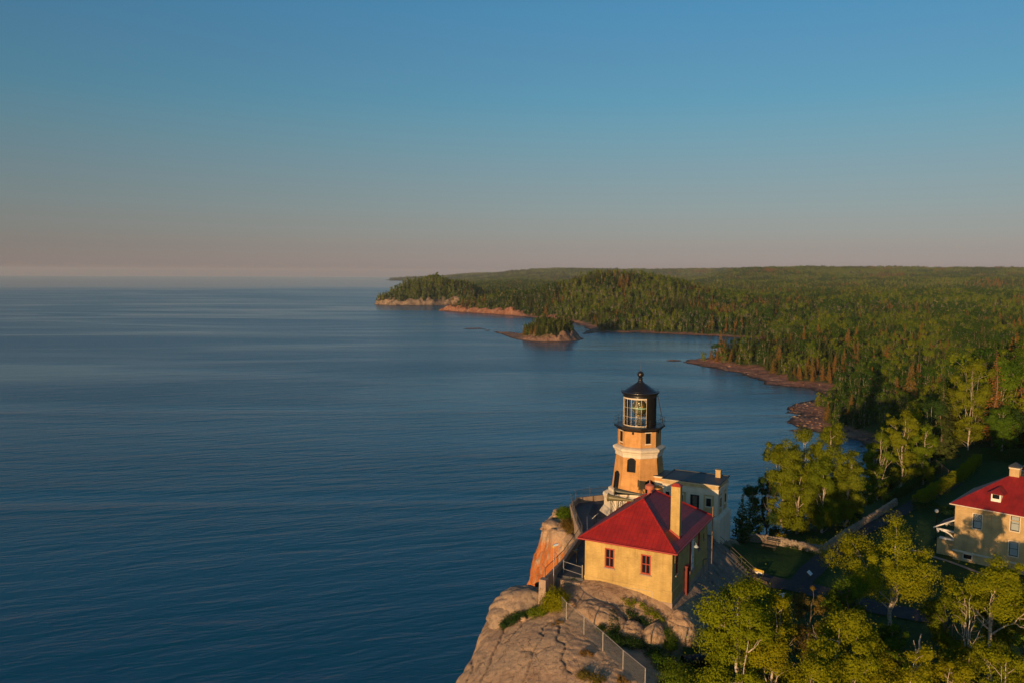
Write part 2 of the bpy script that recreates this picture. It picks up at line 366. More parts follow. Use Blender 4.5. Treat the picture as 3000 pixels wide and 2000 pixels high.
def tps_fit(P, lam=0.4):
    n = len(P); d2 = ((P[:, None, :2] - P[None, :, :2]) ** 2).sum(-1)
    K = np.where(d2 > 0, 0.5 * d2 * np.log(np.maximum(d2, 1e-9)), 0) + lam * np.eye(n)
    A = np.zeros((n + 3, n + 3)); A[:n, :n] = K; A[:n, n] = 1; A[:n, n + 1:] = P[:, :2]; A[n, :n] = 1; A[n + 1:, :n] = P[:, :2].T
    return np.linalg.solve(A, np.concatenate([P[:, 2], [0, 0, 0]]))
_TW = tps_fit(PLAT)
def plateau(x, y):
    xx = np.clip(x, -14, 180); yy = np.clip(y, -10, 215)
    out = np.empty(xx.size); fx = xx.ravel(); fy = yy.ravel(); n = len(PLAT)
    for s in range(0, len(fx), 40000):
        a = fx[s:s + 40000, None]; b = fy[s:s + 40000, None]
        d2 = (a - PLAT[:, 0]) ** 2 + (b - PLAT[:, 1]) ** 2
        out[s:s + 40000] = (np.where(d2 > 0, 0.5 * d2 * np.log(np.maximum(d2, 1e-9)), 0) @ _TW[:n]) + _TW[n] + a[:, 0] * _TW[n + 1] + b[:, 0] * _TW[n + 2]
    return np.clip(out.reshape(xx.shape), 26, 40)

# thin cracks and ledges of the bare slab, laid as polylines on the ground
CRACKS = [([(-0.7, 73.9), (-0.4, 72.0), (-0.9, 70.0), (-1.6, 67.5), (-2.4, 65.0), (-3.2, 61.5)], 0.13, 0.32),
          ([(2.2, 72.2), (1.2, 71.4), (0.2, 69.9), (-0.6, 69.0)], 0.10, 0.25),
          ([(3.6, 70.6), (2.7, 69.6), (2.9, 68.2), (2.0, 66.6), (1.4, 64.2), (0.2, 61.5)], 0.10, 0.25),
          ([(4.4, 69.4), (4.0, 67.6), (4.8, 66.2), (4.3, 64.4), (4.9, 62.6)], 0.12, 0.3),
          ([(1.0, 67.0), (2.4, 66.2), (3.6, 66.6)], 0.08, 0.2), ([(-3.6, 70.0), (-3.3, 67.5), (-4.2, 64.5)], 0.12, 0.3),
          ([(6.2, 73.6), (7.4, 72.2), (8.0, 70.4), (7.6, 69.0)], 0.10, 0.25), ([(8.0, 72.2), (9.6, 71.6), (11.4, 71.4)], 0.08, 0.2),
          ([(10.2, 72.2), (10.4, 70.0), (10.0, 68.4)], 0.09, 0.2), ([(21.2, 84.5), (23.0, 82.6), (24.2, 80.8)], 0.12, 0.3), ([(20.4, 81.4), (21.6, 79.2), (22.2, 76.6)], 0.14, 0.35), ([(21, 86.5), (23.4, 84.6), (25, 83)], 0.12, 0.3)]
def seg_dist(x, y, pts):
    d = np.full(x.shape, 1e9)
    for (ax, ay), (bx, by) in zip(pts[:-1], pts[1:]):
        ex, ey = bx - ax, by - ay
        t = np.clip(((x - ax) * ex + (y - ay) * ey) / (ex * ex + ey * ey), 0, 1)
        d = np.minimum(d, np.hypot(x - ax - t * ex, y - ay - t * ey))
    return d

ROCKZONE = [(-30, 30), (12, 30), (13.5, 57), (11.8, 61), (13.2, 66), (15.5, 69.5), (19.5, 72.5), (22.6, 76.5), (24.2, 82), (26.0, 87.2), (25.0, 91.5), (27.5, 96), (28.2, 100), (24, 104), (18, 112), (-30, 112)]
def head(x, y, full=False):
    wob = 0.9 * fbm(x / 3.2, y / 3.2, 3, 11) + 0.45 * fbm(x / 1.1, y / 1.1, 2, 15) + np.where(y > 84, 1.0, 0.0) * 0.9 * (np.abs(fbm(x / 1.7 + 3, y / 1.7, 3, 17)) - 0.2)
    d = sd_poly(x, y, CLIFF)
    near = np.clip((160 - np.hypot(x, y - 80)) / 60, 0, 1)
    dn = d + wob * near * 0.8 + (1 - near) * 6 * fbm(x / 25, y / 25, 3, 5)
    p = plateau(x, y)
    rz = sd_poly(x, y, ROCKZONE); rock = sstep((rz + fbm(x / 1.5, y / 1.5, 3, 3) * 0.9 + 0.2) / 0.8)
    rough = 0.09 * fbm(x / 2.6, y / 2.6, 4, 21) + 0.035 * np.abs(fbm(x / 0.7, y / 0.7, 3, 25)) * 2
    # layered ledges of the slab next to the fence
    led = sstep((4.2 - seg_dist(x, y, [(5.0, 69.5), (6.5, 65), (8.0, 61)])) / 3.0)
    rot = (x * 0.75 + y * 0.66); st = rot / 0.85 + 1.1 * fbm(x / 1.4, y / 1.4, 3, 31); fr = st - np.floor(st)
    ledge = (0.08 * sstep(fr / 0.25) - 0.08 * fr) * led
    # long streaks of the bare rock between the building and the lawn
    st2 = (x * 0.80 + y * 0.60) / 1.5 + 1.6 * fbm(x / 3.0, y / 3.0, 4, 41); streak = (0.42 * np.abs((st2 - np.floor(st2)) - 0.5) * 2) * sstep((x - 17) / 3)
    crk = np.zeros_like(x)
    wx = x + 0.25 * fbm(x / 0.8, y / 0.8, 2, 51); wy = y + 0.25 * fbm(x / 0.8, y / 0.8, 2, 53)
    hc = np.zeros_like(x)
    for pts, wd, dp in CRACKS:
        q = np.exp(-(seg_dist(wx, wy, pts) / (wd * 0.62)) ** 2); crk = np.maximum(crk, q); hc = np.maximum(hc, q * dp * 0.65)
    z = p + rock * (rough + ledge + streak - hc) + (1 - rock) * 0.12 * fbm(x / 5, y / 5, 3, 8)
    r = np.where((x > 26) & (y > 95), 3.0, 1.1)
    z = z - r * 0.75 * np.exp(-np.maximum(dn, 0) / r)
    back = np.clip((x - 24) / 12, 0, 1) * np.clip((y - 92) / 12, 0, 1)
    slope = 3.4 * (1 - back) + 1.05 * back
    sl_front = np.clip((76 - y) / 8, 0, 1); slope = slope * (1 - sl_front) + 2.1 * sl_front * (1 - back) + slope * sl_front * back
    out = np.maximum(-dn, 0)
    z = z - slope * out - np.where(out > 0, 1, 0) * 0.5 * sstep((np.sin(out * 3.4 + 4 * fbm(x / 3, y / 3, 2, 63))) * 1.5) * np.clip(out, 0, 1) + np.where(out > 0, 1, 0) * 1.1 * fbm(x / 2.0, y / 2.0, 3, 61) * np.clip(out / 2, 0, 1)
    z = np.maximum(z, -6)
    if full: return z, rock, crk, d, p
    return z

COAST = [(52, 140), (74, 172), (92, 205), (110, 240), (120, 264), (131, 285), (137, 305), (145, 332), (135, 346), (131, 358), (127, 372), (134, 386), (143, 397), (139, 408), (146, 420), (166, 440), (180, 470), (181, 488), (170, 492), (160, 505),
         (162, 520), (157, 545), (160, 562), (148, 590), (131, 630), (141, 648), (170, 672), (215, 735), (260, 820), (258, 872), (225, 900), (190, 920), (146, 952), (100, 945), (83, 925), (92, 980), (96, 1050), (88, 1110), (72, 1168), (45, 1240), (20, 1290),
         (-30, 1362), (-90, 1425), (-132, 1470), (-128, 1482), (-90, 1500), (-60, 1540), (-70, 1650), (-96, 1745), (-130, 1745), (-190, 1720), (-245, 1708), (-290, 1738), (-300, 1770), (-292, 1850), (-240, 1960), (-200, 2080), (-185, 2300), (-235, 2700), (-295, 3400),
         (-365, 4500), (-470, 6000), (-720, 7300), (-1250, 8100), (-1300, 8300), (-900, 9500), (-500, 13000), (9000, 13000), (9000, -100), (420, -220), (420, 100), (200, 140)]
def gauss(x, y, cx, cy, sx, sy): return np.exp(-((x - cx) / sx) ** 2 - ((y - cy) / sy) ** 2)
FX = np.array([-4000, -1300, -710, -224, 200, 500, 1000, 1870, 3000, 9000.0]); FH = np.array([3, 6, 16, 42, 74, 84, 86, 88, 104, 105.0])
def coast(x, y, full=False):
    d = sd_poly(x, y, COAST)
    r = np.hypot(x, y)
    dd = d + np.where(y > 150, 1, 0) * (3.0 * fbm(x / 22, y / 22, 3, 71) + 1.2 * fbm(x / 6, y / 6, 2, 73)) * np.clip(r / 400, 0.5, 2.5)
    low = np.clip(dd * 0.085, -8, 1.9) + 0.65 * fbm(x / 9, y / 9, 4, 75) * np.clip(dd / 4, 0, 1)
    c1 = gauss(x, y, -55, 1395, 80, 80); c1b = sstep((30 - x) / 30) * np.where((y > 1240) & (y < 1560) & (x < 60), 1, 0)
    c2 = np.where((x < -60) & (y > 1600) & (y < 2100), 1.0, 0.0) * sstep((-60 - x) / 40)
    cl = 8.5 * c1b * sstep(dd / 9) + 10.5 * c2 * sstep(dd / 9) + 6 * gauss(x, y, 60, 1190, 30, 60) * sstep(dd / 12)
    cl = cl * (0.62 + 0.55 * np.abs(fbm(x / 22, y / 22, 3, 77)) * 2 + 0.30 * fbm(x / 7, y / 7, 3, 78))
    inl = 11 * (1 - np.exp(-np.maximum(dd - 14, 0) / 80)) + 10 * (1 - np.exp(-np.maximum(dd - 100, 0) / 500))
    hills = (37 * gauss(x, y, 152, 1430, 88, 170) + 32 * gauss(x, y, 262, 1490, 95, 190) + 10 * gauss(x, y, 60, 1420, 60, 130)
             + 27 * gauss(x, y, -200, 1850, 85, 90) + 10 * gauss(x, y, -120, 1860, 70, 90)) * sstep(dd / 55)
    far = np.interp(x * 7500 / np.maximum(y, 3000), FX, FH)
    tf = sstep((y - 4600) / 2600) * sstep((dd + 50) / 700)
    x2 = np.clip((x / np.maximum(y, 1) - 0.20) / 0.10, 0, 1)
    rid = 84 * np.exp(-((y - 5000) / 1500.0) ** 2) * sstep(x2) + 20 * np.exp(-((y - 2700) / 500) ** 2) * sstep((x - 900) / 700)
    und = 9 * fbm(x / 420, y / 420, 3, 81) * sstep(dd / 200) * np.clip(r / 2500, 0.3, 2.0) + 13 * fbm(x / 900 + 5, y / 1600, 3, 83) * sstep((r - 2800) / 1500) * sstep((x + 200) / 500)
    z = low + cl + inl + hills + np.maximum(far * tf, rid) + und
    z = np.where(dd < 0, np.minimum(low, 0.0), z)
    if full: return z, dd, cl
    return z
def H(x, y):
    x = np.atleast_1d(np.asarray(x, float)); y = np.atleast_1d(np.asarray(y, float))
    return np.maximum(head(x, y), coast(x, y)) - (x * x + y * y) / (2 * REARTH)
def h1(x, y): return float(H([x], [y])[0])

# ------------------------------------------------------------------ terrain materials
def attr(n, name):
    a = nd(n, 'ShaderNodeAttribute'); a.attribute_name = name; return a.outputs['Fac']
def rock_nodes(n, co):
    f1 = noise(n, co, 0.35, 6, 0.6); f2 = noise(n, co, 2.2, 6, 0.65, 0.4); f3 = noise(n, co, 11, 4, 0.6)
    base = ramp(n, f1, [(0.3, (0.36, 0.24, 0.16)), (0.5, (0.50, 0.35, 0.23)), (0.7, (0.43, 0.32, 0.22))])
    c = mixc(n, 1.0, base, ramp(n, f2, [(0.28, (0.52, 0.50, 0.48)), (0.45, (0.95, 0.94, 0.92)), (0.75, (1.12, 1.10, 1.08))]), 'MULTIPLY')
    c = mixc(n, 0.6, c, ramp(n, f3, [(0.3, (0.7, 0.68, 0.66)), (0.6, (1.1, 1.1, 1.1))]), 'MULTIPLY')
    st = ramp(n, noise(n, mapping(n, mapping(n, co, (1, 1, 1), (0, 0, 0.5)), (1.6, 0.45, 0.5)), 1.0, 6, 0.7, 0.6), [(0.30, (0.46, 0.45, 0.45)), (0.44, (0.92, 0.92, 0.92)), (0.7, (1.06, 1.04, 1.0))])
    c = mixc(n, 0.8, c, st, 'MULTIPLY')      # weather stains running down the rock
    spk = ramp(n, noise(n, co, 26, 3, 0.7), [(0.34, (0.45, 0.44, 0.43)), (0.44, (1, 1, 1))]); c = mixc(n, 0.55, c, spk, 'MULTIPLY')
    vor = nd(n, 'ShaderNodeTexVoronoi', feature='DISTANCE_TO_EDGE'); vor.inputs['Scale'].default_value = 0.42
    dn = nd(n, 'ShaderNodeTexNoise'); dn.inputs['Scale'].default_value = 0.9; dn.inputs['Detail'].default_value = 4; n.links.new(co, dn.inputs['Vector'])
    wv = nd(n, 'ShaderNodeVectorMath', operation='MULTIPLY_ADD'); n.links.new(dn.outputs['Color'], wv.inputs[0]); wv.inputs[1].default_value = (2.2, 2.2, 2.2); n.links.new(co, wv.inputs[2])
    n.links.new(mapping(n, wv.outputs[0], (1, 0.55, 0.7), (0, 0, 0.5)), vor.inputs['Vector'])
    ed = ramp(n, vor.outputs['Distance'], [(0.0, (0.0,) * 3), (0.018, (1,) * 3)])
    return c, f1, f2, f3, ed
def headland_mat():
    m, n, b = new_mat('headland_rock')
    co = objco(n); c, f1, f2, f3, ed = rock_nodes(n, co)
    c = mixc(n, 0.35, c, ed, 'MULTIPLY')
    lm = mathn(n, 'MULTIPLY', attr(n, 'lichen'), ramp(n, noise(n, mapping(n, co, (1, 1, 0.35)), 0.9, 5, 0.6), [(0.36, (0, 0, 0)), (0.5, (1, 1, 1))]), True)
    lc = ramp(n, noise(n, mapping(n, co, (2, 2, 0.4)), 1.2, 5), [(0.3, (0.40, 0.11, 0.03)), (0.55, (0.50, 0.17, 0.045)), (0.7, (0.34, 0.15, 0.08))])
    c = mixc(n, lm, c, lc)
    sp = nd(n, 'ShaderNodeTexVoronoi'); sp.inputs['Scale'].default_value = 2.6; n.links.new(mapping(n, co, (1, 1, 0.6)), sp.inputs['Vector'])
    spm = mathn(n, 'MULTIPLY', attr(n, 'lichen'), ramp(n, sp.outputs['Distance'], [(0.10, (1, 1, 1)), (0.17, (0, 0, 0))]))
    c = mixc(n, mathn(n, 'MULTIPLY', spm, ramp(n, noise(n, co, 0.6, 2), [(0.45, (0, 0, 0)), (0.55, (0.7, 0.7, 0.7))])), c, (0.55, 0.42, 0.30))
    c = mixc(n, mathn(n, 'MULTIPLY', attr(n, 'crack'), 0.55), c, (0.07, 0.05, 0.04))
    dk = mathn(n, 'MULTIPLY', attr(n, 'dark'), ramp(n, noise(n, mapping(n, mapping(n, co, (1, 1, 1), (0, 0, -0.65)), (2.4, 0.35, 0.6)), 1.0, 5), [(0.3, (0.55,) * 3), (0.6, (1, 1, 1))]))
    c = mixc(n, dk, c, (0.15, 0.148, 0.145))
    g = ramp(n, noise(n, co, 1.1, 6, 0.7), [(0.3, (0.020, 0.045, 0.010)), (0.55, (0.032, 0.072, 0.014)), (0.8, (0.05, 0.075, 0.02))])
    c = mixc(n, attr(n, 'grass'), c, g)
    wet = nd(n, 'ShaderNodeSeparateXYZ'); n.links.new(co, wet.inputs[0])
    c = mixc(n, ramp(n, wet.outputs[2], [(0.0, (1, 1, 1)), (1.0, (0, 0, 0))]), c, (0.05, 0.04, 0.035))
    n.links.new(c, b.inputs['Base Color']); b.inputs['Roughness'].default_value = 0.9; b.inputs['Specular IOR Level'].default_value = 0.15
    h = mathn(n, 'ADD', mathn(n, 'MULTIPLY', f2, 1.0), mathn(n, 'MULTIPLY', f3, 0.35)); h = mathn(n, 'ADD', h, mathn(n, 'MULTIPLY', ed, 0.25))
    n.links.new(bump(n, h, 0.7, 0.16), b.inputs['Normal'])
    return m
MAT['headland'] = headland_mat()
def boulder_mat(name='boulder_rock', lichen=0.8, grey=0.0):
    m, n, b = new_mat(name)
    co = objco(n); c, f1, f2, f3, ed = rock_nodes(n, co)
    c = mixc(n, 0.5, c, ed, 'MULTIPLY')
    om = ramp(n, noise(n, co, 0.8, 4), [(0.62, (0, 0, 0)), (0.70, (lichen,) * 3)])
    c = mixc(n, grey, c, (0.17, 0.155, 0.14))
    c = mixc(n, om, c, (0.42, 0.14, 0.04))
    n.links.new(c, b.inputs['Base Color']); b.inputs['Roughness'].default_value = 0.9; b.inputs['Specular IOR Level'].default_value = 0.15
    h = mathn(n, 'ADD', f2, mathn(n, 'MULTIPLY', f3, 0.35))
    n.links.new(bump(n, h, 0.7, 0.14), b.inputs['Normal'])
    return m
MAT['boulder'] = boulder_mat()
MAT['grey_rock'] = boulder_mat('grey_rock', 0.0, 0.45)
MAT['tan_rock'] = boulder_mat('tan_rock', 0.0, 0.0)
def coast_mat():
    m, n, b = new_mat('coast_ground')
    co = objco(n)
    f = noise(n, co, 0.12, 6, 0.65); f2 = noise(n, mapping(n, co, (1, 1, 0.3)), 0.7, 5, 0.65)
    rk = ramp(n, f, [(0.3, (0.17, 0.08, 0.05)), (0.5, (0.32, 0.15, 0.09)), (0.7, (0.40, 0.23, 0.15))])
    rk = mixc(n, 1.0, rk, ramp(n, f2, [(0.3, (0.45, 0.42, 0.42)), (0.6, (1.1, 1.1, 1.1))]), 'MULTIPLY')
    pale = ramp(n, f, [(0.3, (0.14, 0.10, 0.07)), (0.5, (0.27, 0.20, 0.14)), (0.72, (0.38, 0.29, 0.20))])
    rk = mixc(n, attr(n, 'pale'), rk, mixc(n, 1.0, pale, ramp(n, f2, [(0.3, (0.45, 0.42, 0.42)), (0.6, (1.1, 1.1, 1.1))]), 'MULTIPLY'))
    fl = ramp(n, noise(n, co, 0.05, 6, 0.7), [(0.3, (0.03, 0.055, 0.014)), (0.55, (0.055, 0.08, 0.018)), (0.75, (0.09, 0.08, 0.022))])
    c = mixc(n, attr(n, 'veg'), rk, fl)
    sp = nd(n, 'ShaderNodeSeparateXYZ'); n.links.new(co, sp.inputs[0])
    wl = mathn(n, 'ADD', sp.outputs[2], mathn(n, 'MULTIPLY', f2, 1.0))
    c = mixc(n, ramp(n, wl, [(0.55, (1, 1, 1)), (1.0, (0, 0, 0))]), c, (0.035, 0.026, 0.022))
    n.links.new(c, b.inputs['Base Color']); b.inputs['Roughness'].default_value = 0.9; b.inputs['Specular IOR Level'].default_value = 0.2
    n.links.new(bump(n, mathn(n, 'ADD', f, f2), 0.8, 0.8), b.inputs['Normal'])
    return m
MAT['coast'] = coast_mat()

def water_mat():
    m, n, b = new_mat('lake_water')
    co = objco(n)
    b.inputs['Base Color'].default_value = (0.0, 0.094, 0.158, 1); b.inputs['Roughness'].default_value = 0.27; b.inputs['IOR'].default_value = 1.333; b.inputs['Specular IOR Level'].default_value = 0.5
    ln = nd(n, 'ShaderNodeVectorMath', operation='LENGTH'); n.links.new(co, ln.inputs[0]); dist = ln.outputs['Value']
    # long low swell and wind ripples, crests running across the bay
    def w(sc, st, rot, det=3, dis=0.6): return noise(n, mapping(n, mapping(n, co, (1, 1, 1), (0, 0, rot)), (sc, sc * st, sc)), 1.0, det, 0.5, dis)
    a = w(0.026, 4.5, -0.30, 3, 0.5); c_ = w(0.085, 3.6, -0.36, 3, 0.5); e = w(0.42, 2.4, -0.22, 4, 0.3)
    gust = ramp(n, noise(n, mapping(n, co, (0.0022, 0.010, 1), (0, 0, -0.15)), 1.0, 4, 0.6, 0.8), [(0.36, (0.30,) * 3), (0.60, (1.15,) * 3)])
    calm = nd(n, 'ShaderNodeMapRange'); calm.clamp = True; n.links.new(mathn(n, 'ADD', dist, mathn(n, 'MULTIPLY', noise(n, mapping(n, co, (0.0005, 0.001, 1)), 1.0, 3), 900)), calm.inputs[0])
    calm.inputs[1].default_value = 3900; calm.inputs[2].default_value = 4700; calm.inputs[3].default_value = 1.0; calm.inputs[4].default_value = 0.12
    h = mathn(n, 'ADD', mathn(n, 'MULTIPLY', a, 0.72), mathn(n, 'ADD', mathn(n, 'MULTIPLY', c_, 0.36), mathn(n, 'MULTIPLY', e, 0.13)))
    h = mathn(n, 'MULTIPLY', mathn(n, 'MULTIPLY', h, gust), calm.outputs[0])
    rgh = mathn(n, 'ADD', 0.13, mathn(n, 'MULTIPLY', mathn(n, 'MULTIPLY', gust, calm.outputs[0]), 0.12)); n.links.new(rgh, b.inputs['Roughness'])
    n.links.new(bump(n, h, 1.0, 1.0), b.inputs['Normal'])
    return m
MAT['water'] = water_mat()

# ------------------------------------------------------------------ terrain meshes
def axis(lo, hi, a, b, fine, grow=1.10, mx=1.2):
    mid = list(np.arange(a, b + 1e-6, fine)); s = fine; L = []; x = a
    while x > lo: s = min(s * grow, mx); x -= s; L.append(x)
    s = fine; R = []; x = b
    while x < hi: s = min(s * grow, mx); x += s; R.append(x)
    return np.array(L[::-1] + mid + R)
def grid_quads(ny, nx):
    i = np.arange(ny - 1)[:, None] * nx + np.arange(nx - 1)[None, :]
    return np.stack([i, i + 1, i + nx + 1, i + nx], -1).reshape(-1, 4)
def set_attr(me, name, v):
    a = me.attributes.new(name, 'FLOAT', 'POINT'); a.data.foreach_set('value', np.asarray(v, dtype=np.float32).ravel())

HX0, HX1, HY0, HY1 = -34.0, 150.0, 22.0, 205.0
ax = axis(HX0, HX1, -9, 16, 0.125); ay = axis(HY0, HY1, 57, 79, 0.125)
ax = np.concatenate([ax[ax <= 16], np.arange(16.2, 30, 0.22), axis(30, HX1, 30, 30.2, 0.22)]); ay = np.concatenate([ay[ay <= 79], np.arange(79.2, 107, 0.22), axis(107, HY1, 107, 107.2, 0.22)])
X, Y = np.meshgrid(ax, ay)
z, rockm, crk, dcl, pl_ = head(X, Y, True)
zc = coast(X, Y)
z = np.maximum(z, zc) - (X * X + Y * Y) / (2 * REARTH)
me = np_mesh('headland', np.stack([X, Y, z], -1).reshape(-1, 3), grid_quads(len(ay), len(ax)), True)
out = sstep((-dcl) / 2.0) * np.clip((X - 20) / 8, 0, 1)
grass = np.maximum((1 - rockm) * (1 - sstep((1.5 - dcl) / 3) * (X < 24)), 0)
lich = sstep((pl_ - z - 1.2 - 0.9 * fbm(X / 1.3, Y / 1.3, 3, 65)) / 1.0) * sstep((Y - 86) / 3) * sstep((16 - X) / 4)
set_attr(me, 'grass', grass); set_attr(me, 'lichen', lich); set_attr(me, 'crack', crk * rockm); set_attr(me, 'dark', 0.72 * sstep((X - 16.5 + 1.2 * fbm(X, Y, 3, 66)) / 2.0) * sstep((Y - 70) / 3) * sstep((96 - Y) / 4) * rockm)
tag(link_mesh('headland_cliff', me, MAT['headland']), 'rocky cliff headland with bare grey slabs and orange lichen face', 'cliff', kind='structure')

# the broken orange face below the deck corner: joint blocks and ledges standing on the cliff line
def cliff_face():
    L_ = [(10.5, 105.0), (7.6, 104.0), (5.7, 102.2), (4.6, 99.6), (4.0, 96.8), (5.0, 94.6), (6.6, 92.9), (7.3, 90.6), (6.4, 86.2), (4.4, 80.4), (2.4, 78.8)]
    P_ = np.array(L_); seg = np.hypot(*(P_[1:] - P_[:-1]).T); acc = np.concatenate([[0], np.cumsum(seg)])
    s_ = np.arange(0, acc[-1], 0.16); cx = np.interp(s_, acc, P_[:, 0]); cy = np.interp(s_, acc, P_[:, 1])
    k = np.ones(7) / 7; pad = lambda a: np.convolve(np.pad(a, 3, mode='edge'), k, 'valid'); cx, cy = pad(cx), pad(cy)
    tx, ty = np.gradient(cx), np.gradient(cy); q = np.hypot(tx, ty); nx, ny = ty / q, -tx / q
    if (nx[len(nx) // 2] > 0): nx, ny = -nx, -ny
    zt = plateau(cx, cy) - 0.35 + 0.25 * fbm(cx / 1.2, cy / 1.2, 3, 161)
    t_ = np.arange(0, 20, 0.16); S, T = np.meshgrid(s_, t_)
    blk = _h(np.floor(S / 1.5 + 0.35 * np.floor(T / 1.7) + 0.5 * fbm(S, T, 2, 165)), np.floor(T / 1.7 + 0.6 * fbm(S / 2, T / 2, 2, 167)), 9)
    blk2 = _h(np.floor(S / 0.6 + 0.3 * fbm(S, T, 2, 169)), np.floor(T / 0.9 + 0.5 * fbm(S, T, 2, 171)), 11)
    d = 0.25 * T ** 0.96 + 0.55 * (blk - 0.4) * np.clip(T / 0.8, 0, 1) + 0.16 * (blk2 - 0.5) * np.clip(T, 0, 1) + 0.35 * fbm(S / 2.2, T / 2.2, 4, 173) + 0.45 * fbm(S / 7, T / 7, 2, 175) - 0.35 * np.exp(-T / 0.35) + 0.15
    X_ = cx[None] + nx[None] * d; Y_ = cy[None] + ny[None] * d; Z_ = zt[None] - T
    # the lip folds back on to the flat top
    top = np.stack([cx - nx * 1.3, cy - ny * 1.3, zt - 0.5], -1)[None]; G = np.concatenate([top, np.stack([X_, Y_, Z_], -1)])
    me = np_mesh('cliff', G.reshape(-1, 3), grid_quads(len(t_) + 1, len(s_)), False)
    li = sstep((T - 1.6 - 1.2 * fbm(S / 1.5, T / 1.5, 3, 177)) / 1.0); li = np.concatenate([np.zeros((1, len(s_))), li])
    set_attr(me, 'lichen', li); set_attr(me, 'grass', np.zeros(li.shape)); set_attr(me, 'crack', np.zeros(li.shape)); set_attr(me, 'dark', np.zeros(li.shape))
    tag(link_mesh('orange_cliff', me, MAT['headland']), kind='structure')
cliff_face()

# the long shore, its hills and the far ridge
rows = [24.0]
while rows[-1] < 12500: rows.append(rows[-1] + max(1.6, rows[-1] * 0.0105))
rows = np.array(rows); nxc = 560
t = np.linspace(0, 1, nxc)
lo = -rows * 0.26 - 40; hi = rows * 0.80 + 160
Y = np.repeat(rows[:, None], nxc, 1); X = lo[:, None] + (hi - lo)[:, None] * t[None, :]
z, dd, cl = coast(X, Y, True)
z = z - (X * X + Y * Y) / (2 * REARTH)
hz = head(X, Y) - (X * X + Y * Y) / (2 * REARTH)
inm = (X > HX0 + 5) & (X < HX1 - 5) & (Y > HY0 + 5) & (Y < HY1 - 5)
z = np.where(inm, np.minimum(np.maximum(z, hz) - 3.0, -2.0), np.maximum(z, hz))
PATCH = [(-330, 90, 1225, 1830, 2.6), (88, 300, 232, 720, 1.5), (60, 300, 820, 1225, 2.4)]
for (a, b_, c_, d_, _q) in PATCH: z = np.where((X > a + 22) & (X < b_ - 22) & (Y > c_ + 22) & (Y < d_ - 22), z - 4.0, z)
big = np.hypot(X, Y)
veg = sstep((dd - 11 - 9 * gauss(X, Y, 150, 560, 60, 110) - 6 * fbm(X / 18, Y / 18, 2, 91)) / 6) * (1 - sstep((cl - 1.0) / 2) * sstep((22 - dd) / 6))
veg = np.maximum(veg, sstep((hz - 3) / 3) * (Y < 420))
me = np_mesh('shore', np.stack([X, Y, z], -1).reshape(-1, 3), grid_quads(len(rows), nxc), True)
set_attr(me, 'veg', veg); set_attr(me, 'pale', sstep((-70 - X) / 20) * sstep((Y - 1600) / 40))
tag(link_mesh('hills', me, MAT['coast']), kind='structure')
# the same ground again at finer detail where rock meets the water
for (a, b_, c_, d_, q_) in PATCH:
    gx, gy = np.arange(a, b_, q_), np.arange(c_, d_, q_); X, Y = np.meshgrid(gx, gy); z, dd, cl = coast(X, Y, True); z = z - (X * X + Y * Y) / (2 * REARTH)
    rk_ = np.clip(1 - (dd - 10) / 14, 0, 1) * (dd > 0); z = z + rk_ * (0.55 * np.abs(fbm(X / 9, Y / 9, 4, 181)) + 0.5 * fbm(X / 3.2, Y / 3.2, 3, 183)) * np.clip(dd / 3, 0, 1)
    if d_ < 800: hz = head(X, Y) - (X * X + Y * Y) / (2 * REARTH); z = np.where((X < HX1 - 5) & (Y < HY1 - 5), -3.0, np.maximum(z, hz)); z = np.where((X < 170) & (Y < 245), z - 1.0, z)
    edge = np.minimum(np.minimum(X - a, b_ - q_ - X), np.minimum(Y - c_, d_ - q_ - Y)); z = z - 3.0 * (1 - sstep(edge / 18)) + 0.05
    veg = sstep((dd - 11 - 9 * gauss(X, Y, 150, 560, 60, 110) - 6 * fbm(X / 18, Y / 18, 2, 91)) / 6) * (1 - sstep((cl - 1.0) / 2) * sstep((22 - dd) / 6))
    if d_ < 800: veg = np.maximum(veg, sstep((hz - 3) / 3) * (Y < 420))
    me = np_mesh('shore_rock', np.stack([X, Y, z], -1).reshape(-1, 3), grid_quads(len(gy), len(gx)), True)
    set_attr(me, 'veg', veg); set_attr(me, 'pale', sstep((-70 - X) / 20) * sstep((Y - 1600) / 40))
    tag(link_mesh('shore', me, MAT['coast']), kind='structure')

# the wooded island and the low reefs
def island_mesh(name, poly, hfun, cell, veg_fun, label, cat='island', kind=None):
    P_ = np.array(poly); x0, y0 = P_.min(0) - 6; x1, y1 = P_.max(0) + 6
    gx, gy = np.arange(x0, x1, cell), np.arange(y0, y1, cell); X_, Y_ = np.meshgrid(gx, gy)
    d = sd_poly(X_, Y_, poly) + (1.6 * fbm(X_ / 9, Y_ / 9, 3, 121) + 0.7 * fbm(X_ / 3, Y_ / 3, 2, 123)) * min(1.0, cell / 0.8)
    z_ = np.where(d > 0, hfun(X_, Y_, d), np.maximum(d * 0.8, -4)) - (X_ ** 2 + Y_ ** 2) / (2 * REARTH)
    me = np_mesh(name, np.stack([X_, Y_, z_], -1).reshape(-1, 3), grid_quads(len(gy), len(gx)), True)
    set_attr(me, 'veg', veg_fun(X_, Y_, d)); set_attr(me, 'pale', np.full(X_.shape, 0.45))
    o = link_mesh(name, me, MAT['coast']); tag(o, label, cat, None, kind); return o
ISL = [(-22, 946), (-17, 930), (-9, 900), (-3, 870), (4, 842), (20, 813), (36, 806), (56, 816), (70, 835), (77, 858), (72, 884), (56, 900), (34, 902), (18, 918), (4, 934), (-8, 944)]
